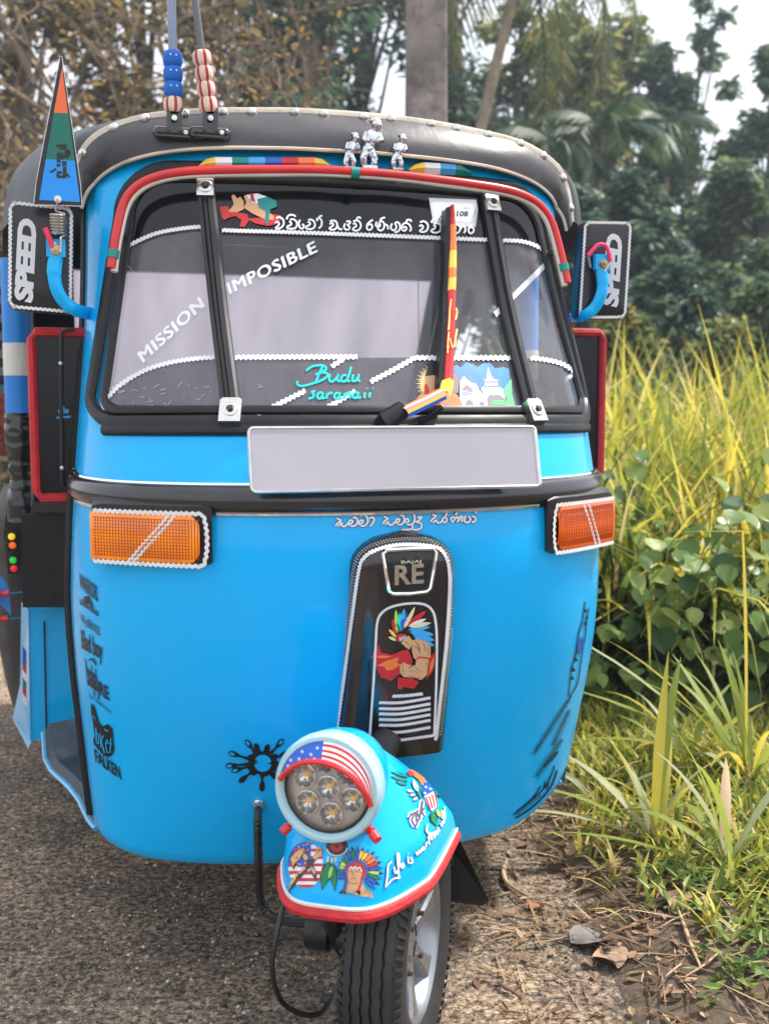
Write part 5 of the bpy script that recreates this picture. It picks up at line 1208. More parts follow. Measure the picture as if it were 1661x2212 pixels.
# ---- red tube framing the top of the windscreen
hdr = MB(); hdr.grid([[Vector((x, SY(x, z), z)) for x in [(-.46 + .92 * j / 60) for j in range(61)]] for z in [.98 + .55 * k / 50 for k in range(51)]]); HD = Skin(hdr)
lp = [(lambda h: h + (EYE_L - h).normalized() * .05)(HD(x, y)) for x, y in ((241, 580), (246, 540), (253, 500), (266, 446), (283, 416), (310, 394), (350, 379), (400, 371), (470, 368), (560, 367), (680, 367))]
lz = lp[-1].z; half_ = lp + [Vector((0, min(p.y for p in lp) - .004, lz))]
rp = [Vector((-p.x, p.y, p.z)) for p in reversed(half_[:-1])]
path = smooth_path(half_ + rp, 6); mb = MB(); mb.tube(path, .0082, 10); vt = mb.build('visor_tube', RED, CAR)
mb = MB(); mb.tube([p + Vector((0, .002, -.0055)) + Vector((-p.x * .012, 0, 0)) for p in path], .0062, 8); mb.build('white_lining', M('lining_cream', (.7, .66, .6), .5), vt)
n_ = len(path)
for f in (.043, .5, .957):
    i = int(f * (n_ - 1)); a, b = path[max(0, i - 1)], path[min(n_ - 1, i + 1)]; d = (b - a).normalized() * .0075; mb = MB(); mb.tube([path[i] - d + Vector((0, 0, -.002)), path[i] + d + Vector((0, 0, -.002))], .0105, 12); mb.build('tape_band', TEAL, vt)
for s in (-1, 1):      # screws that hold the tube
    i = 12 if s < 0 else n_ - 13; c = path[i]; e = Vector((c.x * .985, SY(max(-.45, min(.45, c.x)), c.z), c.z)); mb = MB(); mb.tube([c, e], .0032, 6); mb.lathe((c + e) / 2, (e - c), [(-.006, .0005), (-.006, .008), (.004, .008), (.004, .0005)], 6); mb.build('visor_screw', SILVER, vt)
c = hit(770, 383, 1, -.06); mb = MB(); mb.ball(c + Vector((0, .01, .002)), (.075, .018, .014), n=16); mb.box(c + Vector((0, 0, -.018)), (.008, .008, .03)); mb.build('visor_bracket', IRON, vt)
# striped trim behind the tube
def trim_strip(x0, x1, cols, y0, y1):
    mb = MB(); n = len(cols)
    for i, m_ in enumerate(cols):
        a = x0 + (x1 - x0) * i / n; b = x0 + (x1 - x0) * (i + 1) / n; rows = []
        for px in (a, (a + b) / 2, b):
            e = min(1, min(px - x0, x1 - px) / 26 + .12); f = (px - x0) / (x1 - x0); yt = y1[0] + (y1[1] - y1[0]) * f; yb_ = y0[0] + (y0[1] - y0[0]) * f
            base = HD(px, yb_, .012); rows.append([base, base + Vector((0, -.008, .004 + .006 * e)), base + Vector((0, -.004, .004 + .016 * e)), base + Vector((0, .01, .006 + .018 * e))])
        mb.grid(rows, m_)
    return mb.build('striped_trim', None, CAR, recalc=False)
trim_strip(431, 712, [S_YEL, S_WHT, S_TEAL, S_LBL, S_BLU, S_RED, S_ORG, S_YEL], (374, 374), (348, 346))
trim_strip(878, 1010, [S_YEL, S_WHT, S_LBL, S_TEAL], (382, 388), (360, 370))
# three chrome figures standing on the tube
def figure(px, py, hgt, big):
    b = hit(px, py, 1, -.075); k = hgt; mb = MB()
    def T(x, y, z): return b + Vector((x * k, y * k, z * k))
    lean = .22
    mb.box(T(.0, 0, .03), (.30 * k, .22 * k, .06 * k))
    mb.tube([T(-.10, .0, .04), T(-.13, -.03, .20), T(-.06, 0, .40)], [.07 * k, .085 * k, .10 * k], 8); mb.tube([T(.08, .0, .04), T(.10, -.05, .20), T(.02, 0, .40)], [.07 * k, .085 * k, .10 * k], 8)
    mb.tube([T(-.02, 0, .36), T(.03, 0, .52), T(.09, -.02, .68), T(.12, -.02, .76)], [.12 * k, .13 * k, .15 * k, .08 * k], 10)
    mb.tube([T(-.05, 0, .70), T(-.12, -.06, .55), T(.0, -.15, .52)], [.06 * k, .05 * k, .045 * k], 8); mb.tube([T(.21, 0, .70), T(.25, -.06, .56), T(.14, -.15, .54)], [.06 * k, .05 * k, .045 * k], 8)
    mb.ball(T(.15, -.04, .87), (.105 * k, .12 * k, .13 * k)); mb.ball(T(.19, -.12, .84), (.05 * k, .06 * k, .05 * k)); mb.ball(T(.13, 0, .95), (.12 * k, .13 * k, .06 * k))
    return mb.build('chrome_figure', M('figure_chrome', (.62, .63, .68), .12, metal=1, var=.3, vscale=70, bump=.5, bscale=55), CAR, angle=60)
figure(756, 366, .066, 0); figure(797, 366, .092, 1); figure(858, 368, .066, 0)

# ---- antennas on the valance
for px, py, tilt, blue in ((376, 291, 0, True), (453, 292, -.12, False)):
    c = VA(px, py, .004); at = empty('antenna', (0, 0, 0)); at.parent = CAR; mb = MB()
    mb.tube([c + Vector((a, -.008, 0)) for a in (-.026, .026)], .011, 10); mb.ball(c + Vector((-.026, -.008, 0)), .0115); mb.ball(c + Vector((.026, -.008, 0)), .0115)
    mb.box(c + Vector((0, -.006, -.004)), (.066, .022, .008))
    mb.box(c + Vector((-.010, -.016, .02)), (.006, .018, .04)); mb.box(c + Vector((.010, -.016, .02)), (.006, .018, .04)); mb.box(c + Vector((0, -.012, .018)), (.014, .012, .036)); mb.build('base', BLACKP, at)
    mb = MB(); mb.lathe(c + Vector((0, -.024, .022)), (0, -1, 0), [(0, .005), (.003, .005), (.0035, .0005)], 10); mb.lathe(c + Vector((.02, -.018, 0)), (0, -1, .2), [(0, .005), (.002, .004), (.003, .0005)], 8); mb.build('screw', SILVER, at)
    z0 = .034
    for k in range(4):
        mb = MB(); zc = z0 + .0125 + k * .0262; o_ = c + Vector((tilt * (zc - .03), -.014, zc)); prf = [(-.0135, .012), (-.011, .0152), (-.005, .0172), (.005, .0172), (.011, .0152), (.0135, .012)]
        if blue and k > 0: mb.lathe(o_, (tilt, 0, 1), prf, 20, M('foam_blue', (.01, .13, .55), .75, bump=.15, bscale=200))
        else:
            n = 20; ax = Vector((tilt, 0, 1)).normalized(); u = Vector((1, 0, -tilt)).normalized(); w = ax.cross(u)
            for j in range(n):
                a0, a1 = 2 * math.pi * j / n, 2 * math.pi * (j + 1) / n
                rows = [[o_ + ax * d + (u * math.cos(a) + w * math.sin(a)) * r for a in (a0, a1)] for d, r in prf]
                mb.grid(rows, M('foam_red', (.42, .03, .05), .8) if j % 3 == 0 else M('foam_cream', (.72, .58, .46), .8))
        gr = mb.build('foam_bead', None, at)
        if blue and k > 0:
            for dx in (-.005, .005):
                q = o_ + Vector((dx, -.0172, .003)); mb = MB(); mb.add([q + Vector((math.cos(R(90 + 36 * i)), 0, math.sin(R(90 + 36 * i)))) * (.0024 if i % 2 == 0 else .001) for i in range(10)] + [q + Vector((0, -.0004, 0))], [(i, (i + 1) % 10, 10) for i in range(10)]); mb.build('star', S_WHT, at, smooth=False, recalc=False)
    mb = MB(); t0 = c + Vector((tilt * .1, -.014, z0 + .1)); mb.tube([t0, t0 + Vector((tilt * .11, 0, .11))], .0078 if blue else .0068, 10); mb.tube([t0 + Vector((tilt * .11, 0, .11)), t0 + Vector((tilt * .45, 0, .45))], .0066 if blue else .0076, 10)
    mb.build('rod', M('rod_steel', (.20, .22, .30), .25, metal=.8, var=.2) if blue else M('rod_grey', (.14, .14, .16), .4, metal=.3), at)

# ---- mirrors with painted backs
MBK = M('mirror_back', (.014, .013, .018), .35, var=.25, rvar=.1)
def mirror(s):
    corners = [(20, 437), (160, 447), (158, 683), (18, 665)] if s < 0 else [(1257, 477), (1357, 480), (1348, 690), (1240, 692)]
    yv_ = -.015; C4 = [hit(x, y, 1, yv_) for x, y in corners]
    cen = sum(C4, Vector()) / 4; ex = ((C4[1] - C4[0]) + (C4[2] - C4[3])) / 4; ez = ((C4[0] - C4[3]) + (C4[1] - C4[2])) / 4
    def MPt(a, b, o=0): return cen + ex * a + ez * b + Vector((0, -o, 0))
    rr = rrect(1, 1, .24, 6)
    rx = [(a * (1 if abs(a) < 2 else 1), b) for a, b in rr]
    # keep corner radius round despite unequal sides
    asp = ex.length / ez.length; rr = [(a, b) for a, b in rr]; pts = []
    for a, b in rr:
        bb = b
        if abs(b) > .76: bb = math.copysign(1 - (1 - abs(b)) * asp, b)
        pts.append((a, bb))
    mb = MB(); rows = [[MPt(a * k, b * k, o) for a, b in pts] for k, o in ((.96, -.028), (1.0, -.022), (1.0, .004), (.985, .010), (.95, .012), (.5, .013), (.02, .013))]
    mb.grid(rows, closed=True); mr_ = mb.build('mirror', MBK, CAR); sk = Skin(mb)
    mb = MB(); inner = [MPt(a * .93, b * .955, .0128) for a, b in pts]; dense = smooth_path(inner, 5, True); L, Q = [], []
    n = len(dense); acc_ = 0
    dd = []
    for i in range(n):
        a, b = dense[i], dense[(i + 1) % n]; m_ = max(1, int((b - a).length / .0012)); dd += [a + (b - a) * k / m_ for k in range(m_)]
    for i, p in enumerate(dd):
        t = (dd[(i + 1) % len(dd)] - dd[i - 1]).normalized(); nn = Vector((0, -1, 0)).cross(t); acc_ += .0012; w = .0009 * math.sin(acc_ / .0075 * 6.283)
        L.append(p + nn * (.0026 + w)); Q.append(p + nn * (-.0026 + w))
    L.append(L[0]); Q.append(Q[0]); mb.grid([L, Q]); mb.build('wavy_tape', WHITE_TRIM, mr_, smooth=False, recalc=False)
    mb = MB(); W = M('letter_silver', (.66, .67, .70), .35, var=.06)
    import random as _r; _r.seed(3)
    if s < 0: lettering(mb, sk, 'SPEED', (69, 655), (78, 474), (-37, -3), W, .002, .055, .12, .92)
    else: lettering(mb, sk, 'SPEED', (1331, 664), (1341, 506), (-32, -2), W, .002, .055, .12, .92)
    mb.build('lettering', None, mr_, smooth=False, recalc=False)
    mb = MB()     # speed cuts through the letters
    if s < 0: bars = [(46, 648, 62, 590), (46, 600, 60, 560), (48, 560, 64, 520), (50, 520, 66, 480)]
    # arm
    if s < 0: ap = [hit(194, 677, 1, .02), hit(165, 670, 1, -.03), hit(140, 652, 1, -.04), hit(124, 625, 1, -.045), hit(118, 590, 1, -.045), hit(122, 552, 1, -.043)]
    else: ap = [hit(1234, 686, 1, .03), hit(1262, 681, 1, -.03), hit(1284, 664, 1, -.04), hit(1297, 638, 1, -.045), hit(1301, 610, 1, -.045), hit(1298, 580, 1, -.043)]
    ap_ = smooth_path(ap, 6); mb = MB(); mb.tube(ap_, [.0118 if i < len(ap_) * .75 else .013 for i in range(len(ap_))], 10, flat=.75, up=(0, -1, 0)); arm = mb.build('mirror_arm', BLUE, mr_)
    e = ap[-1]; mb = MB(); mb.box(e + Vector((0, -.002, .012)), (.032, .012, .03)); mb.build('arm_plate', BLUE, mr_, smooth=False)
    mb = MB(); mb.lathe(e + Vector((0, -.008, .008)), (0, -1, 0), [(0, .010), (.002, .010), (.0022, .008), (.008, .0078), (.0082, .004), (.012, .004), (.0122, .0005)], 6); mb.build('nut', M('brass_nut', (.45, .36, .2), .35, metal=.9, var=.2), mr_, smooth=False)
    PINK = M('pink_sleeve', (.85, .04, .14), .4)
    if s < 0:
        mb = MB(); mb.tube([hit(98, 492, 1, -.06), hit(116, 535, 1, -.055)], .0048, 8, PINK); mb.tube([hit(116, 535, 1, -.055), e + Vector((0, -.01, .02))], .0035, 6, SILVER)
        mb.build('wire_sleeve', None, mr_)
    else:
        mb = MB(); mb.tube(smooth_path([hit(1270, 552, 1, -.055), hit(1290, 530, 1, -.055), hit(1306, 530, 1, -.055), hit(1315, 548, 1, -.055), hit(1318, 566, 1, -.055)], 5), .0042, 8, PINK)
        for (a, b) in (((1270, 552), (1275, 578)), ((1318, 566), (1303, 590))): mb.tube([hit(*a, 1, -.055), hit(*b, 1, -.05)], .0025, 6, SILVER)
        mb.build('wire_sleeve', None, mr_)
    return mr_
mL = mirror(-1); mirror(1)

# ---- pennant on a coil spring
pen = empty('pennant', (0, 0, 0)); pen.parent = CAR; kp = crop(130, 200, 3.511); yp = -.055
def PP(x, y, o=0): return hit(*kp(x, y), 1, yp - o)
mb = MB(); A = [(405, 70), (680, 1900), (700, 2190), (20, 2170), (60, 1850), (250, 880)]
fr_ = [PP(*p) for p in A]; mb.prism(fr_, [p + Vector((0, .0022, 0)) for p in fr_]); mb.build('backing', M('pennant_black', (.012, .012, .016), .4), pen, smooth=False)
for poly_, m_ in (([(420, 240), (505, 888), (305, 880)], M('pennant_orange', (.88, .16, .04), .4, var=.04)), ([(305, 880), (510, 890), (598, 1555), (192, 1532)], M('pennant_green', (.0, .16, .11), .4, var=.06)), ([(192, 1532), (598, 1555), (672, 2135), (100, 2105)], M('pennant_blue', (.0, .30, .88), .35, var=.04))):
    mb = MB(); mb.add([PP(*p, .0008) for p in poly_], [tuple(range(len(poly_)))], m_); mb.build('colour_panel', None, pen, smooth=False, recalc=False)
mb = MB()
for a, b in (((395, 80), (60, 1850)), ((60, 1850), (25, 2170)), ((25, 2170), (700, 2190)), ((700, 2190), (680, 1900)), ((680, 1900), (415, 80))):
    a = Vector(a); b = Vector(b); n = int((b - a).length / 22); d = (b - a) / n; nn = Vector((-d.y, d.x)).normalized() * 13
    for i in range(n): mb.add([PP(*(a + d * i), .001), PP(*(a + d * (i + .5) + nn), .001), PP(*(a + d * (i + 1)), .001), PP(*(a + d * (i + .5) - nn * .4), .001)], [(0, 1, 2, 3)], WHITE_TRIM)
mb.build('pinked_edge', None, pen, smooth=False, recalc=False)
mb = MB()
def pbox(x0, y0, x1, y1): mb.add([PP(x, y, .0012) for x, y in ((x0, y0), (x1, y0), (x1, y1), (x0, y1))], [(0, 1, 2, 3)], BLACKS)
for b_ in ((340, 1325, 485, 1362), (385, 1362, 480, 1400), (345, 1440, 440, 1535), (455, 1420, 488, 1480), (470, 1400, 520, 1470), (440, 1480, 500, 1520), (345, 1540, 400, 1580), (420, 1560, 485, 1630), (345, 1595, 395, 1640), (345, 1700, 420, 1740), (430, 1640, 485, 1740), (345, 1760, 485, 1800), (340, 1740, 380, 1770), (430, 1740, 485, 1765)): pbox(*b_)
for l in ([(250, 1712), (290, 1700), (340, 1665)], [(480, 1735), (505, 1760), (530, 1785)], [(500, 1410), (535, 1450), (490, 1520)]):
    pts = [Vector(p) for p in l]
    for a, b in zip(pts[:-1], pts[1:]):
        d = (b - a).normalized(); n = Vector((-d.y, d.x)) * 14; mb.add([PP(*q, .0012) for q in (a - n, b - n, b + n, a + n)], [(0, 1, 2, 3)], BLACKS)
mb.build('lettering', None, pen, smooth=False, recalc=False)
mb = MB(); c = PP(362, 2100, .002); mb.lathe(c, (0, -1, 0), [(0, .007), (.003, .0065), (.004, .0005)], 14); mb.build('stud', SILVER, pen)
mb = MB(); s0 = hit(125, 462, 1, yp); s1 = hit(126, 506, 1, yp); pts = [c + Vector((0, -.002, 0)), hit(121, 455, 1, yp)]
for i in range(7 * 12 + 1): a = 2 * math.pi * i / 12; u = i / 84; q = s0.lerp(s1, u); pts.append(q + Vector((math.cos(a) * .0125, math.sin(a) * .0125, 0)))
pts += [hit(133, 512, 1, yp), hit(131, 545, 1, yp)]
mb.tube(pts, .0021, 6); mb.build('coil_spring', SILVER, pen)

# ---- wiper with printed sleeve
kw = crop(1550, 840, 2.4567); wip = empty('wiper', (0, 0, 0)); wip.parent = CAR
WSO = Skin(hdr)
def WP(x, y, o): return WSO(*kw(x, y), o)
mb = MB(); cl = [((545, 50), 24), ((545, 240), 34), ((550, 660), 42), ((540, 900), 46), ((520, 1500), 54), ((505, 1780), 56)]
rows = [[WP(x - w, y, .004), WP(x - w, y, .026), WP(x + 4, y, .030), WP(x + 4, y, .004)] for (x, y), w in cl]; mb.grid(rows); mb.build('blade', RUBBER, wip, smooth=False)
arm_pts = [((568, 45), 20), ((573, 235), 32), ((577, 310), 34), ((577, 490), 40), ((572, 660), 44), ((570, 760), 46), ((566, 880), 46), ((562, 1100), 47), ((553, 1400), 50), ((545, 1600), 52), ((535, 1770), 54)]
fills = [S_RED, S_ORG, S_ORG, S_YEL, BLACKS, S_YEL, S_RED, S_RED, S_RED, S_RED]
for i in range(len(arm_pts) - 1):
    (a, wa), (b, wb) = arm_pts[i], arm_pts[i + 1]; mb = MB(); rows = []
    for u in (0, .34, .67, 1):
        x = a[0] + (b[0] - a[0]) * u; y = a[1] + (b[1] - a[1]) * u; w = wa + (wb - wa) * u
        rows.append([WP(x - w, y, .022), WP(x - w * .7, y, .033), WP(x, y, .036), WP(x + w * .7, y, .033), WP(x + w, y, .022)])
    mb.grid(rows, fills[i] if fills[i] is not BLACKS else S_ORG); mb.build('arm_sleeve', None, wip)
mb = MB()
for l, w in (([(545, 990), (530, 1100), (525, 1270)], 9), ([(525, 1270), (520, 1300)], 14), ([(525, 1320), (515, 1400), (512, 1530)], 9), ([(500, 1470), (528, 1470)], 6), ([(590, 1080), (600, 1120), (585, 1200)], 10), ([(600, 1290), (585, 1380), (575, 1470)], 13), ([(530, 1380), (560, 1480)], 7)): stroke(mb, lambda x, y, o: WSO(x, y, .0385), [kw(*p) for p in l], w * .3, S_YEL, 0)
mb.build('printed_motif', None, wip, smooth=False, recalc=False)
mb = MB(); rows = [[WP(475, 1770, .03), WP(530, 1770, .038), WP(585, 1770, .03)], [WP(460, 1830, .03), WP(525, 1850, .038), WP(580, 1840, .03)], [WP(455, 1850, .03), WP(510, 1890, .038), WP(545, 1930, .03)]]; mb.grid(rows, S_YEL); mb.build('elbow', None, wip)
mb = MB(); A = Vector((440, 1850)); B = Vector((520, 1950)); D = Vector((-370, 215))
for i, m_ in enumerate((S_ORG, S_WHT, S_RED, S_YEL, S_BLU)):
    u0, u1 = i / 5, (i + 1) / 5; a0 = A.lerp(B, u0); a1 = A.lerp(B, u1); sk_ = .6
    rows = [[WP(*(q + D * v), .030 + .008 * math.sin(math.pi * uu) + .01 * v) for q, uu in ((a0, u0), (a1, u1))] for v in (0, .25, .5, .75, 1)]; mb.grid(rows, m_)
mb.build('striped_sleeve', None, wip, recalc=False)
mb = MB(); e = WP(60, 2085, .03); mb.tube([WP(100, 2060, .03), e + Vector((-.02, -.005, -.012)), e + Vector((-.03, .03, -.03))], [.016, .018, .012], 10); mb.build('pivot', RUBBER, wip)
mb = MB(); mb.tube([WP(300, 2120, .01), WP(480, 2010, .024)], .006, 6); mb.build('arm_underside', RUBBER, wip)
# ---- printed stickers and lettering
def glyphs(mb, skin, k, strokes, width, mat, off=.0018, out=None):
    for l in strokes:
        p = spath2([k(*q) for q in l], 5)
        if out: stroke(mb, skin, p, width + out[1], out[0], off - .0005, step=1.6)
        stroke(mb, skin, p, width, mat, off, step=1.4)
W_ = S_WHT
# verse along the tinted band (Sinhala letters drawn as pen strokes)
kv = crop(850, 740, 1.51)
verse = [[(378,232),(392,226),(402,236),(396,250),(382,262),(392,268),(418,258),(430,236),(424,210),(402,197),(384,206)],
 [(462,224),(474,230),(472,246),(458,250),(450,262),(470,268),(498,264),(510,246),(504,222),(486,210),(468,214)],[(448,212),(452,196),(468,184),(490,186),(502,196)],
 [(530,214),(520,232),(528,262),(544,266),(552,250),(540,240)],[(574,226),(588,232),(584,246),(570,252),(564,264),(584,270),(606,266),(618,248),(612,224),(594,212),(578,216)],[(640,266),(656,250),(658,222),(648,206),(630,208),(634,222)],[(640,206),(648,192),(662,190)],
 [(706,240),(722,232),(728,246),(716,256),(704,266),(720,274),(742,268),(752,246),(744,224),(724,218),(708,224)],[(752,246),(764,270),(782,270)],
 [(800,236),(792,256),(802,272),(820,272),(826,256),(814,246),(830,232),(824,222),(806,226)],[(846,240),(860,236),(866,252),(852,262),(846,274),(866,280),(886,270),(894,246),(882,222),(862,218),(848,226)],[(868,216),(872,202),(886,198),(892,208)],
 [(934,248),(950,240),(962,250),(958,268),(942,276),(930,264),(934,240),(950,224),(966,214)],
 [(990,226),(984,246),(996,258),(1010,250),(1006,236),(996,256),(1000,274),(1018,278),(1032,264),(1034,238),(1020,222),(1002,228)],[(1010,216),(1022,204),(1040,200)],[(1034,238),(1054,250),(1058,272)],
 [(1082,236),(1074,258),(1084,276),(1100,274),(1108,254),(1100,236),(1112,228),(1126,238),(1130,262),(1120,282),(1096,290)],
 [(1148,262),(1164,256),(1168,270),(1156,280),(1142,272),(1144,246),(1164,232),(1186,244),(1196,268),(1188,284)],[(1166,232),(1172,216),(1190,214),(1198,226)],
 [(1244,254),(1258,246),(1268,256),(1262,270),(1248,280),(1264,288),(1288,280),(1298,256),(1290,232),(1268,222),(1250,230)],
 [(1330,246),(1342,252),(1338,266),(1326,272),(1318,284),(1338,292),(1364,286),(1376,266),(1370,244),(1352,232),(1336,238)],[(1318,232),(1324,218),(1340,208),(1360,212)],
 [(1440,258),(1456,252),(1464,264),(1452,276),(1444,288),(1464,296),(1484,286),(1492,262),(1480,244),(1460,240)],[(1496,266),(1508,250),(1520,258),(1522,280),(1512,294)],
 [(1540,268),(1556,258),(1572,266),(1570,286),(1554,296),(1542,284),(1544,262),(1560,244),(1578,234)]]
mb = MB(); glyphs(mb, WS, kv, verse, 4.0, W_, .0022); mb.build('verse_lettering', None, ws, smooth=False, recalc=False)
# hands and lotus cloth sticker
mb = MB(); PK = lambda pts, m_, o=.002: poly(mb, WS, kv, pts, m_, o)
PK([(45,135),(95,130),(110,165),(160,170),(210,180),(220,220),(195,255),(165,255),(175,215),(140,190),(100,200),(75,215),(60,205)], S_RED); PK([(200,205),(300,200),(360,180),(410,185),(420,210),(380,240),(330,250),(260,235)], S_RED, .0018)
PK([(96,165),(130,120),(115,70),(130,60),(150,85),(170,75),(188,100),(190,150),(150,168)], SKIN_T, .0022); PK([(190,140),(205,110),(190,70),(215,60),(260,110),(330,160),(370,190),(370,215),(320,212),(240,175)], SKIN_T, .0022)
PK([(205,65),(270,55),(330,75),(300,120),(240,110)], S_WHT, .0024); PK([(225,55),(245,55),(260,110),(235,100)], S_RED, .0026); PK([(270,90),(330,75),(385,100),(388,135),(350,150),(335,235),(318,240),(322,165),(280,140)], S_TEAL, .0026); PK([(225,90),(245,92),(240,104)], S_BLU, .0028)
mb.build('lotus_sticker', None, ws, smooth=False, recalc=False)
# licence disc
mb = MB(); PL_ = M('clear_sleeve', (.55, .56, .60), .3, var=.05); PK([(1303,80),(1588,92),(1600,150),(1585,258),(1330,240),(1318,170)], PL_, .0019); PK([(1318,105),(1568,112),(1578,225),(1340,222)], M('disc_paper', (.62, .68, .68), .6, var=.08, vscale=60), .0021)
lettering(mb, WS, 'JB-2108', kv(1372, 188), kv(1538, 192), (1, -11), BLACKS, .0025, .03)
lettering(mb, WS, 'Tax', kv(1356, 214), kv(1382, 216), (0, -3.4), BLACKS, .0025); lettering(mb, WS, '2024', kv(1512, 146), kv(1548, 148), (0, -3), S_GRY, .0025)
mb.build('licence_disc', None, ws, smooth=False, recalc=False)
mb = MB(); [lettering(mb, WS, 'IMPOSIBLE', (497 + d, 636 - d * .5 + e), (685 + d, 545 - d * .5 + e), (-8, -24), W_, .0022 + .00015 * i, .0, .0, 1.10) for i, (d, e) in enumerate(((-1.2, .6), (0, 0), (1.2, -.6), (.5, 1.0)))]; mb.build('slogan_lettering', None, ws, smooth=False, recalc=False)
mb = MB(); [lettering(mb, WS, 'MISSION', (312 + d, 784 - d * .9 + e), (443 + d, 663 - d * .9 + e), (-14, -21), W_, .0022 + .00015 * i, .0, .0, 1.10) for i, (d, e) in enumerate(((-1.0, .6), (0, 0), (1.0, -.6), (.6, .8)))]; mb.build('slogan_lettering', None, wl, smooth=False, recalc=False)
mb = MB(); AQ2 = M('aqua_shade', (.0, .25, .26), .4)
kB = crop(800, 600, .97706)
scr = [[(382,905),(380,918),(400,925),(440,915),(480,900),(500,880),(480,872),(450,880)],[(450,915),(462,885),(478,850)],[(415,865),(440,848),(480,845),(492,858),(470,876),(452,880)],[(508,878),(504,900),(516,908),(534,892),(540,878)],[(540,878),(536,902),(548,906)],[(572,882),(558,884),(550,900),(562,908),(576,894),(590,850)],[(576,894),(576,906),(586,904)],[(598,880),(594,902),(604,906),(616,892),(620,878)],[(620,878),(616,902),(626,904)],
 [(450,945),(436,948),(444,958),(440,970),(424,974)],[(478,950),(464,952),(458,968),(470,974),(480,958)],[(480,950),(478,972),(488,970)],[(498,952),(494,974)],[(498,960),(510,950),(516,956)],[(544,952),(530,954),(524,968),(536,974),(546,958)],[(546,950),(544,972),(554,970)],[(566,952),(562,974)],[(566,962),(580,950),(586,958),(582,974)],[(616,950),(602,952),(596,966),(608,972),(618,956)],[(618,948),(616,970),(628,968)],[(644,950),(640,972)],[(650,936),(652,934)],[(664,950),(660,970)],[(674,934),(676,932)]]
glyphs(mb, WS, kB, scr, 4.4, S_AQUA, .0024, (AQ2, 1.6)); mb.build('script_lettering', None, ws, smooth=False, recalc=False)
# seated robed figure with halo and white dagoba
kt = crop(1640, 1430, 3.775); mb = MB(); PT = lambda pts, m_, o=.002: poly(mb, WS, kt, pts, m_, o)
for i in range(44):
    a = R(150 - 300 * i / 43 + 0); cx, cy = 400, 400; r0, r1 = 225, 330 if i % 2 else 300
    d = Vector((math.cos(R(-35 + 250 * i / 43 )) , -math.sin(R(-35 + 250 * i / 43)))); n = Vector((-d.y, d.x)) * 9
    q = Vector((cx, cy)); PT([q + d * r0 + n, q + d * r1, q + d * r0 - n], S_CRM if i % 2 else S_YEL, .0018)
PT([(400 + 240 * math.cos(R(a)), 400 - 240 * math.sin(R(a))) for a in range(-30, 211, 15)], M('halo_gold', (.80, .50, .12), .4), .0017); PT([(430,260),(560,150),(690,250),(735,380),(720,540),(600,560)], M('halo_shade', (.20, .15, .13), .4), .0019)
PT([(90,760),(85,650),(130,590),(210,560),(300,520),(450,500),(560,540),(690,560),(760,650),(800,790),(470,830),(300,800)], S_ORG, .002)
for l in ([(110,700),(170,600)],[(170,700),(230,590)],[(240,650),(300,560)],[(520,780),(700,620)],[(570,790),(740,680)],[(480,760),(660,600)],[(640,790),(770,720)]): stroke(mb, WS, [kt(*p) for p in l], 2.0, SKIN_D, .0024, taper=True)
PT([(210,290),(340,240),(430,300),(430,520),(330,540),(270,500),(220,390)], SKIN_T, .0022); PT([(215,285),(250,200),(290,170),(270,60),(350,50),(420,180),(440,290),(340,275),(240,290)], BLACKS, .0024); PT([(205,430),(240,400),(280,480),(270,560),(205,545)], S_RED, .0024)
PT([(590,150),(700,120),(760,160),(840,80),(940,110),(1000,150),(1090,95),(1200,90),(1270,170),(1400,150),(1480,180),(1500,400),(1400,500),(1040,470),(740,380),(680,240)], M('print_sky', (.01, .18, .62), .4, var=.25, vscale=30), .0019)
DAG = M('print_white', (.50, .49, .58), .4, var=.05)
PT([(1050,480),(1110,430),(1110,350),(1080,345),(1140,335),(1140,290),(1165,140),(1215,280),(1260,340),(1330,350),(1310,360),(1320,440),(1400,490),(1420,560),(1430,640),(1150,640)], DAG, .0022)
PT([(735,640),(740,370),(800,285),(860,350),(940,400),(965,390),(1000,430),(1030,480),(1080,550),(1130,560),(1170,640),(1170,800),(1040,800),(1040,690),(1090,690),(1090,795),(945,795),(940,660),(880,630),(830,660),(820,800),(790,760)], DAG, .0024)
DK = M('print_grey', (.20, .19, .22), .4)
PT([(775,490),(840,420),(920,480),(930,510),(775,510)], DK, .0026); PT([(830,795),(830,690),(880,640),(940,690),(945,795)], DK, .0026); PT([(1040,795),(1040,690),(1065,670),(1100,690),(1110,795)], DK, .0026); PT([(1150,640),(1190,570),(1260,580),(1330,570),(1440,650),(1440,740),(1170,740)], DK, .0026)
for l in ([(780,540),(930,520)],[(780,570),(935,550)],[(1100,440),(1330,440)],[(1110,375),(1310,375)]): stroke(mb, WS, [kt(*p) for p in l], 1.2, DK, .0028)
PT([(1390,510),(1440,430),(1510,330),(1525,560),(1585,790),(1500,770),(1430,730),(1440,620)], M('print_leaf', (.10, .50, .20), .4), .0028); PT([(1185,725),(1230,660),(1310,690),(1400,660),(1440,730)], MATS['print_leaf'], .003); PT([(1180,745),(1460,740),(1500,790),(1180,795)], S_ORG, .0028)
mb.build('temple_sticker', None, ws, smooth=False, recalc=False)
# faint dust scratches low on the screen
mb = MB(); rnd = random.Random(5); DST = M('dried_splash', (.5, .5, .52), .7)
for i in range(70):
    x = rnd.uniform(235, 480) if i < 55 else rnd.uniform(510, 640); y = rnd.uniform(830, 890); a = rnd.uniform(-1, .2); l = rnd.uniform(3, 16)
    if y < 905 - .2 * (x - 235): stroke(mb, WS, [(x, y), (x + l * math.cos(a), y + l * math.sin(a))], .9, DST, .0026, step=4)
mb.build('splash_marks', None, wl, smooth=False, recalc=False)['kind'] = 'stuff'

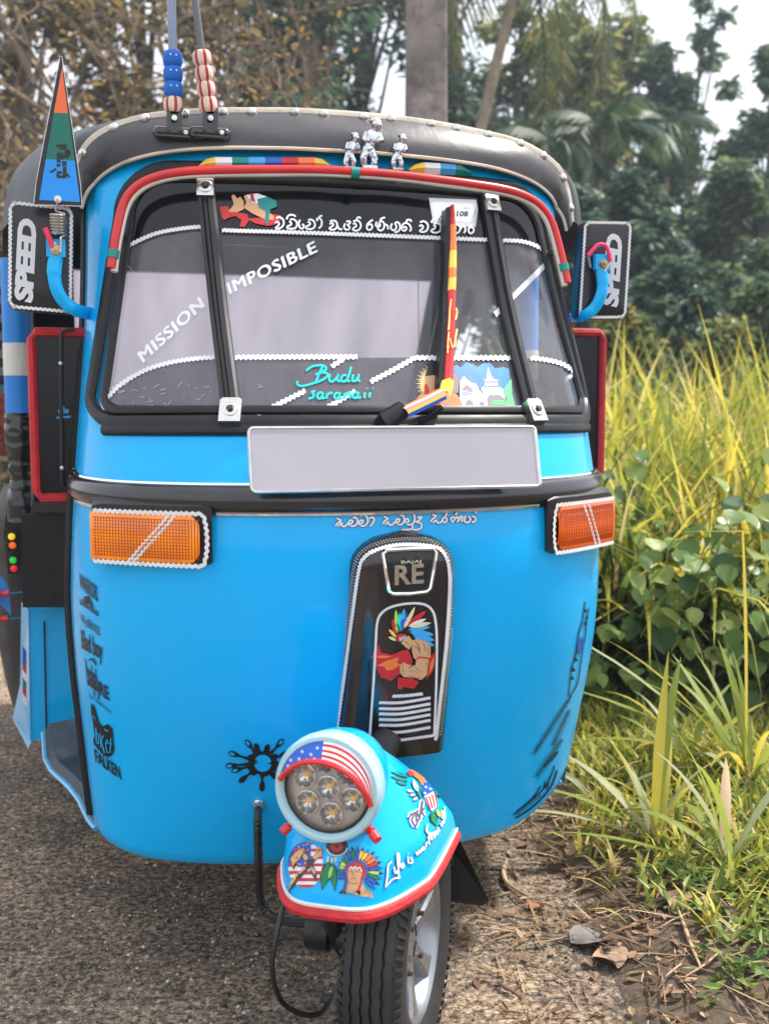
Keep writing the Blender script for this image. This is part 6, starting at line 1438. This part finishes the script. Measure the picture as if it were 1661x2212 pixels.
# blessing in white Sinhala script under the belt
kl = crop(1320, 2010, 2.768)
bless = [[(60,262),(80,230),(120,200),(90,185),(75,170)],[(90,262),(110,240),(130,225),(130,260),(165,262),(190,230)],[(215,255),(200,225),(225,195),(250,205),(235,230),(210,235)],[(225,260),(270,258),(300,220),(290,175),(250,165)],[(225,150),(240,120),(280,112),(310,120)],[(325,250),(315,220),(340,195),(362,205),(348,230),(322,235)],[(335,258),(380,255),(415,215),(405,160),(365,135),(335,150)],[(430,180),(455,165),(485,180),(475,220),(440,262)],
 [(575,240),(600,205),(635,180),(610,165),(590,155)],[(605,245),(640,215),(650,245),(685,245),(705,215)],[(730,235),(718,208),(740,180),(765,190),(750,215),(728,218)],[(740,245),(790,240),(815,200),(805,150),(770,140)],[(735,130),(750,100),(790,95),(820,105)],[(835,225),(825,195),(850,180),(865,200),(850,225)],[(840,240),(890,245),(930,200),(920,130),(880,105),(850,120)],[(905,235),(905,275),(890,295),(790,300)],[(960,170),(1010,160),(975,200),(945,215),(1000,225)],[(1000,225),(1005,270),(980,295),(910,300)],
 [(1100,215),(1130,180),(1165,150),(1140,138),(1125,130)],[(1130,225),(1165,195),(1180,222),(1215,220),(1235,190)],[(1250,220),(1238,185),(1265,165),(1285,185),(1275,215),(1250,222)],[(1262,165),(1285,115),(1310,70)],[(1335,205),(1330,175),(1360,160),(1372,185),(1350,212),(1340,225)],[(1372,185),(1400,160),(1415,185),(1395,220)],[(1380,140),(1405,100)],[(1420,200),(1440,150),(1455,170),(1450,215)],[(1470,170),(1490,150),(1480,210),(1520,220),(1545,180),(1520,150)],[(1555,215),(1590,210),(1600,170),(1560,150)],[(1510,110),(1540,65),(1590,55),(1615,85),(1600,120)]]
mb = MB(); glyphs(mb, SH, kl, bless, 4.0, W_, .0024, (M('blessing_outline', (.03, .06, .14), .4), 2.6)); mb.build('blessing_lettering', None, fs, smooth=False, recalc=False)
# column of small black logos down the near flank
kf = crop(290, 2270, 2.572); mb = MB()
def LT(s_, a, b, up, bold=.02, sh=0, sp=1.0): lettering(mb, SH, s_, kf(*a), kf(*b), up, BLACKS, .002, bold, sh, sp)
LT('WARRIORS', (88, 205), (272, 345), (-2, -34), .03); LT('adidas', (88, 368), (278, 500), (-1, -16), .02)
for a, b, c_, d in (((112,322),(128,315),(150,352),(142,362)), ((128,303),(155,290),(190,380),(165,368)), ((158,292),(180,290),(232,412),(205,395))): poly(mb, SH, kf, [a, b, c_, d], BLACKS, .002)
LT("WyzERNIZ?", (98, 555), (298, 705), (-2, -20), .01); LT('Bad boy', (108, 820), (322, 945), (-2, -40), .03); LT('bajaj', (165, 1190), (280, 1275), (-6, -56), .03); LT('RE', (290, 1300), (390, 1362), (-3, -30), .03); LT('cpr electronic', (182, 1325), (410, 1505), (-1, -12), .0)
stroke(mb, SH, spath2([kf(*p) for p in ((180,960),(205,935),(235,960),(252,1005))]), 4, BLACKS, .002, taper=True)
for p in ([(200,1390),(235,1420),(265,1530),(280,1580),(298,1640),(300,1700),(330,1660),(320,1630),(370,1605),(420,1650),(430,1790),(440,1860),(420,1920),(380,1950),(330,1925),(280,1870),(235,1815),(225,1770),(240,1720),(225,1600),(205,1500)],): poly(mb, SH, kf, p, BLACKS, .002)
for l, w in (([(225,1510),(240,1545),(255,1550)],3), ([(345,1650),(365,1680),(385,1665)],3), ([(258,1640),(262,1790)],4), ([(262,1790),(285,1810),(285,1720),(268,1690)],3.4), ([(305,1700),(310,1850)],3.4), ([(335,1720),(312,1770),(345,1900)],3.4), ([(365,1800),(385,1800),(372,1760),(358,1800),(366,1890),(390,1900)],3), ([(410,1750),(402,1900)],3.4), ([(395,1800),(425,1810)],3)): stroke(mb, SH, [kf(*p) for p in l], w * .55, BLUE, .0026)
LT('FALKEN', (250, 1990), (512, 2175), (-4, -28), .03)
mb.build('flank_lettering', None, fs, smooth=False, recalc=False)
# ink splash
kx = crop(800, 2800, 1.2777); mb = MB(); c = Vector((320, 318)); rnd = random.Random(2); ring = []; inn = []
tips = [(245,215,34),(165,270,40),(150,332,40),(180,355,40),(215,405,44),(318,445,60),(380,385,40),(412,370,44),(440,270,40),(415,210,40),(345,240,30),(290,235,30),(455,320,40)]
for i in range(48):
    a = 2 * math.pi * i / 48; r = 72 + 15 * math.sin(a * 9) + rnd.uniform(-4, 4); ring.append((c.x + r * math.cos(a), c.y + r * .95 * math.sin(a)))
poly(mb, SH, kx, ring, BLACKS, .0020)
st_ = []
for i in range(44):
    a = 2 * math.pi * i / 44; r = 44 if i % 2 else 22; st_.append((c.x + 2 + r * math.cos(a), c.y + r * math.sin(a)))
poly(mb, SH, kx, st_, BLUE, .0026)
for x, y, w in tips:
    d = (Vector((x, y)) - c); n = Vector((-d.y, d.x)).normalized(); e = Vector((x, y)); L = d.length; m_ = c + d * (62 / L); u = d / L
    poly(mb, SH, kx, [m_ + n * 9, c + d * .72 + n * 5, e - u * 22 + n * 12, e + n * 15, e + u * 14 + n * 9, e + u * 20, e + u * 14 - n * 9, e - n * 15, e - u * 22 - n * 12, c + d * .72 - n * 5, m_ - n * 9], BLACKS, .0020)
for x, y, w in tips[:4] + [tips[9], tips[8]]:
    e = Vector((x, y)); d = (e - c).normalized(); n = Vector((-d.y, d.x)); poly(mb, SH, kx, [e - d * 18, e - d * 4 + n * 8, e + d * 10 + n * 5, e + d * 12, e + d * 10 - n * 5, e - d * 4 - n * 8], BLUE, .0026)
mb.build('splash_sticker', None, fs, smooth=False, recalc=False)
# feather drawing on the far flank
kr = crop(2050, 2380, 2.4057); mb = MB()
def inkfeather(a, b, w):
    a = Vector(a); b = Vector(b); d = b - a; n = Vector((-d.y, d.x)).normalized(); stroke(mb, SH, [kr(*a), kr(*b)], 1.4, BLACKS, .002)
    for i in range(13):
        p = a + d * (i / 13); q = p + d * .13
        for s in (-1, 1): stroke(mb, SH, [kr(*p), kr(*(q + n * s * w * (.5 + .5 * math.sin(math.pi * (i + 1) / 14))))], 1.0, BLACKS, .002)
for a, b, w in (((560,960),(205,1510),30),((540,1100),(380,1440),34),((470,1380),(225,1740),40),((430,1500),(300,1640),22)): inkfeather(a, b, w)
for l, w in (([(690,60),(660,250),(625,380),(600,560),(560,700),(540,860),(525,970)],2.2), ([(720,120),(700,260),(690,380),(660,560),(640,700),(610,860),(540,970)],2.2), ([(640,400),(650,440),(680,420)],2), ([(395,1640),(350,1760),(290,1860),(180,1960),(60,2060),(0,2110)],2.4), ([(420,1680),(370,1820),(300,1920),(200,2020),(90,2100),(20,2140)],3.2), ([(265,1830),(200,1930),(140,1990),(30,2080)],2.2), ([(310,1780),(290,1860),(330,1800),(320,1870),(350,1740)],2)): stroke(mb, SH, spath2([kr(*p) for p in l]), w, BLACKS, .002)
for x, y, r in ((600,620,14),(575,715,16),(565,795,14),(690,150,12),(705,215,12),(690,270,14)): poly(mb, SH, kr, [(x + r * math.cos(a) * (1 + .4 * math.sin(3 * a)), y + r * 1.3 * math.sin(a)) for a in [i * .524 for i in range(12)]], BLACKS, .002)
poly(mb, SH, kr, [(620,420),(650,440),(685,400),(670,530),(625,570),(610,510)], S_BLU, .0021)
for i in range(16):
    u = i / 16; x, y = 250 - 235 * u, 1920 + 190 * u ; stroke(mb, SH, [kr(x, y - 12), kr(x + 18, y + 12)], 1.6, BLACKS, .002)
mb.build('feather_sticker', None, fs, smooth=False, recalc=False)
# small chips and scuffs
mb = MB(); rnd = random.Random(9)
for i in range(26):
    x, y = rnd.uniform(260, 1230), rnd.uniform(1240, 1760)
    if 560 < x < 1010 and y > 1100: continue
    stroke(mb, SH, [(x, y), (x + rnd.uniform(-2, 2), y + rnd.uniform(2, 9))], rnd.uniform(.6, 1.5), M('scuff', (.25, .5, .7), .6) if i % 2 else M('chip', (.02, .1, .2), .6), .0009, step=3)
mb.build('paint_scuffs', None, fs, smooth=False, recalc=False)['kind'] = 'stuff'

# ---- fender prints
ke = crop(1120, 3250, 3.775); mb = MB(); PE = lambda pts, m_, o=.0016: poly(mb, FE, ke, pts, m_, o)
# crossed hatchets on a flag
cen = (395, 790); PE([(cen[0] + 262 * math.cos(a), cen[1] + 345 * math.sin(a)) for a in [i * .2618 for i in range(24)]], S_WHT, .0012)
def clipflag(y0, y1, x0=-999, x1=999):
    out = []
    for t in range(9):
        y = y0 + (y1 - y0) * t / 8; h = math.sqrt(max(0, 1 - ((y - cen[1]) / 345) ** 2)) * 262; out.append((max(cen[0] - h, x0), y))
    for t in range(8, -1, -1):
        y = y0 + (y1 - y0) * t / 8; h = math.sqrt(max(0, 1 - ((y - cen[1]) / 345) ** 2)) * 262; out.append((min(cen[0] + h, x1), y))
    return out
for y0, y1 in ((445, 485), (545, 590), (655, 700), (765, 810), (880, 935), (985, 1035), (1085, 1130)): PE(clipflag(y0, y1), S_RED, .0015)
PE(clipflag(450, 820, x1=470), S_BLU, .0017)
for x, y in ((300,520),(370,490),(430,470),(200,720),(310,780),(250,650),(430,560)): PE([(x + (14 if i % 2 == 0 else 6) * math.sin(R(36 * i)), y - (14 if i % 2 == 0 else 6) * math.cos(R(36 * i))) for i in range(10)], S_WHT, .0019)
PE([(75,1210),(300,920),(470,720),(600,510),(650,540),(640,620),(530,740),(330,980),(120,1235)], M('haft_dark', (.05, .045, .06), .5), .0020); PE([(300,905),(370,820),(410,840),(320,925)], SKIN_T, .0023); PE([(500,680),(590,510),(640,530),(640,640),(540,710)], SKIN_T, .0023)
PE([(345,690),(400,620),(470,720),(560,900),(560,1050),(480,920),(440,800)], MATS['haft_dark'], .0019); PE([(345,650),(400,600),(440,690),(395,730)], SKIN_T, .0022); PE([(460,840),(490,810),(550,890),(530,940)], SKIN_T, .0022)
PE([(160,690),(230,600),(370,520),(430,600),(350,660),(330,700),(250,780),(218,860)], BLACKS, .0020); PE([(178,690),(240,612),(365,535),(415,598),(340,645),(320,692),(240,770),(216,825)], SKIN_T, .0023)
for l in ([(330,690),(420,540)],[(350,560),(420,640)],[(560,560),(640,580)],[(570,620),(630,520)]): stroke(mb, FE, [ke(*p) for p in l], 1.4, BLACKS, .0026)
for i in range(3): stroke(mb, FE, [ke(170 + i * 35, 1130 - i * 55), ke(215 + i * 35, 1010 - i * 50)], 2.2, S_YEL, .0026)
mb.build('hatchet_sticker', None, fender, smooth=False, recalc=False)
mb = MB(); PE([(865 + 165 * math.cos(a), 520 + 140 * math.sin(a)) for a in [i * .2618 for i in range(24)]], BLACKS, .0016); 
for i in range(16): a = 2 * math.pi * i / 16; stroke(mb, FE, [ke(860 + 30 * math.cos(a), 510 + 25 * math.sin(a)), ke(860 + 105 * math.cos(a), 510 + 90 * math.sin(a))], 2.6, S_RED, .002, taper=True)
stroke(mb, FE, [ke(865 + 155 * math.cos(a), 520 + 130 * math.sin(a)) for a in [.1 + i * .18 for i in range(17)]], 1.8, S_WHT, .0021, wave=.8, lam=5, step=1)
feather(mb, FE, ke, (740, 730), (640, 1150), 58, S_GRN); feather(mb, FE, ke, (790, 800), (745, 1000), 26, S_LGR, .0021); feather(mb, FE, ke, (800, 760), (835, 1170), 40, S_GRN, .0019)
for x, y0, y1, m_ in ((735, 660, 750, S_CRM), (795, 690, 750, S_YEL), (850, 680, 740, S_YEL)): stroke(mb, FE, [ke(x, y0), ke(x - 10, y1)], 4, m_, .0024)
mb.build('dream_catcher_sticker', None, fender, smooth=False, recalc=False)
mb = MB(); hc = Vector((1150, 880)); cols = [S_BLU, S_BLU, S_GRN, S_LGR, S_YEL, S_GRN, S_TEAL, S_BLU, S_GRN, S_BLU, S_YEL, S_YEL, S_ORG, S_ORG, S_RED, S_BLU, S_LGR, S_GRN, S_BLU, S_BLU]
for i in range(20):
    a = R(205 - 250 * i / 19); d = Vector((math.cos(a), -math.sin(a))); feather(mb, FE, ke, hc + d * 170, hc + d * (285 if i < 6 else (370 if i < 12 else 400)) * (1.0), 26, cols[i], .0018, S_BLU if i % 2 else BLACKS)
PE([(hc.x + 165 * math.cos(R(a)), hc.y + 20 - 190 * math.sin(R(a))) for a in range(-30, 211, 15)], S_BLU, .0021); PE([(hc.x + 145 * math.cos(R(a)), hc.y + 20 - 165 * math.sin(R(a))) for a in range(-30, 211, 15)], S_RED, .0023)
PE([(1030,880),(1080,850),(1150,845),(1230,880),(1235,930),(1210,1010),(1180,1055),(1200,1130),(1290,1160),(1370,1200),(1405,1280),(1210,1250),(1000,1200),(1020,1160),(1040,1060),(1030,980)], SKIN_T, .0025)
stroke(mb, FE, [ke(*p) for p in ((1050,860),(1080,815),(1110,850),(1140,810),(1170,850),(1205,820),(1235,890))], 2.6, S_WHT, .0028)
for l, w in (([(1060,890),(1100,885)],2.2),([(1145,890),(1185,885)],2.2),([(1110,890),(1095,950),(1120,955)],1.3),([(1070,990),(1155,985)],1.6),([(1040,1050),(1110,1075),(1180,1055)],1.6),([(1000,1200),(1100,1215),(1180,1160)],1.6),([(1260,1200),(1300,1165)],1.2),([(1330,1230),(1350,1205)],1.4),([(1030,980),(1040,1060)],1.2)): stroke(mb, FE, [ke(*p) for p in l], w, SKIN_D, .003)
stroke(mb, FE, [ke(1000, 1000), ke(985, 1100), ke(960, 1210)], 4.5, M('braid', (.16, .04, .06), .5), .0026); stroke(mb, FE, [ke(1235, 1000), ke(1215, 1080), ke(1185, 1170)], 4.5, S_RED, .0027); PE([(880,1210),(960,1150),(1010,1200),(1000,1220)], BLACKS, .0022); PE([(1140,1180),(1200,1160),(1220,1200),(1200,1245)], BLACKS, .0027)
mb.build('chief_sticker', None, fender, smooth=False, recalc=False)
# side print: slogan, shield and wings
kg = crop(1500, 3020, 3.815); mb = MB()
GSH = M('slogan_shadow', (.02, .10, .25), .4)
strokesL = [[(240,1620),(185,1680),(170,1850),(145,2010)],[(145,2010),(250,1890),(370,1860)],[(275,1700),(285,1790),(310,1770)],[(300,1810),(345,1700),(350,1540),(325,1490),(320,1560),(345,1850),(330,1870)],[(375,1710),(415,1680),(400,1640),(375,1680),(395,1720),(430,1680)],
 [(480,1540),(490,1640),(510,1630)],[(545,1560),(520,1570),(550,1600),(540,1640),(515,1640)],[(478,1500),(486,1506)],
 [(605,1470),(625,1520),(650,1440)],[(650,1440),(670,1490),(690,1410)],[(720,1390),(700,1420),(710,1450),(735,1420),(725,1390)],[(750,1340),(765,1400)],[(755,1350),(780,1320)],[(800,1180),(800,1340),(815,1360)],[(775,1270),(830,1240)],[(780,1060),(760,1150),(790,1200),(850,1300)],[(850,1300),(830,1210),(860,1190),(880,1270)],[(880,1260),(900,1190),(885,1170),(880,1230),(905,1240)],[(925,1150),(910,1170),(930,1190),(920,1220)],[(950,1110),(935,1130),(955,1150),(945,1180)],
 [(980,1040),(995,1090),(1010,1010)],[(1010,1010),(1025,1050),(1035,960)],[(1040,800),(1045,950),(1060,960)],[(1000,850),(1010,980)]]
glyphs(mb, FE, kg, strokesL, 3.6, S_WHT, .0024, (GSH, 2.2))
mb.build('slogan_lettering', None, fender, smooth=False, recalc=False)
mb = MB(); PG = lambda pts, m_, o=.0016: poly(mb, FE, kg, pts, m_, o)
for a, b, w, m_ in (((500,340),(240,260),22,S_TEAL),((490,400),(235,330),24,S_TEAL),((480,450),(310,410),24,S_TEAL),((560,560),(470,540),20,S_WHT),((600,600),(510,620),26,S_GRY),((640,650),(560,690),26,S_GRY),((560,380),(640,560),34,S_WHT),((600,420),(700,700),30,S_TEAL),((760,300),(830,420),22,S_TEAL),((820,340),(950,640),24,S_TEAL),((850,870),(920,1080),46,S_GRN),((920,830),(1000,960),34,S_LGR)): feather(mb, FE, kg, a, b, w, m_)
PG([(465,260),(540,230),(640,260),(650,160),(690,180),(720,300),(780,430),(700,480),(640,380),(560,320),(500,320)], S_ORG, .0022); PG([(465,260),(520,240),(580,320),(510,330)], S_RED, .0024); PG([(650,160),(680,170),(720,240),(700,250)], S_RED, .0024)
PG([(700,480),(730,420),(830,460),(870,560),(890,600),(940,780),(850,860),(790,800),(740,660),(690,560)], S_WHT, .0022); PG([(700,480),(730,420),(830,460),(870,560),(720,640),(690,560)], S_BLU, .0025)
for x in (0, 1, 2, 3): PG([(745 + x * 46, 650 - x * 16), (766 + x * 46, 640 - x * 16), (830 + x * 36, 830 - x * 14), (805 + x * 38, 840 - x * 14)], S_RED, .0026)
for x, y in ((735,590),(750,500),(820,530)): PG([(x + (24 if i % 2 == 0 else 9) * math.sin(R(36 * i)), y - (24 if i % 2 == 0 else 9) * math.cos(R(36 * i))) for i in range(10)], S_WHT, .0028)
glyphs(mb, FE, kg, [[(500,960),(530,900),(560,930),(540,1000),(590,1090)],[(590,1090),(620,1040),(590,900),(560,880)],[(640,850),(610,870),(640,930),(660,980),(630,1000)],[(660,960),(680,780),(700,700),(690,860),(730,940)],[(660,880),(730,820)]], 4.2, M('script_dark', (.10, .08, .16), .4), .0026, (S_WHT, 5.5))
mb.build('eagle_shield_sticker', None, fender, smooth=False, recalc=False)
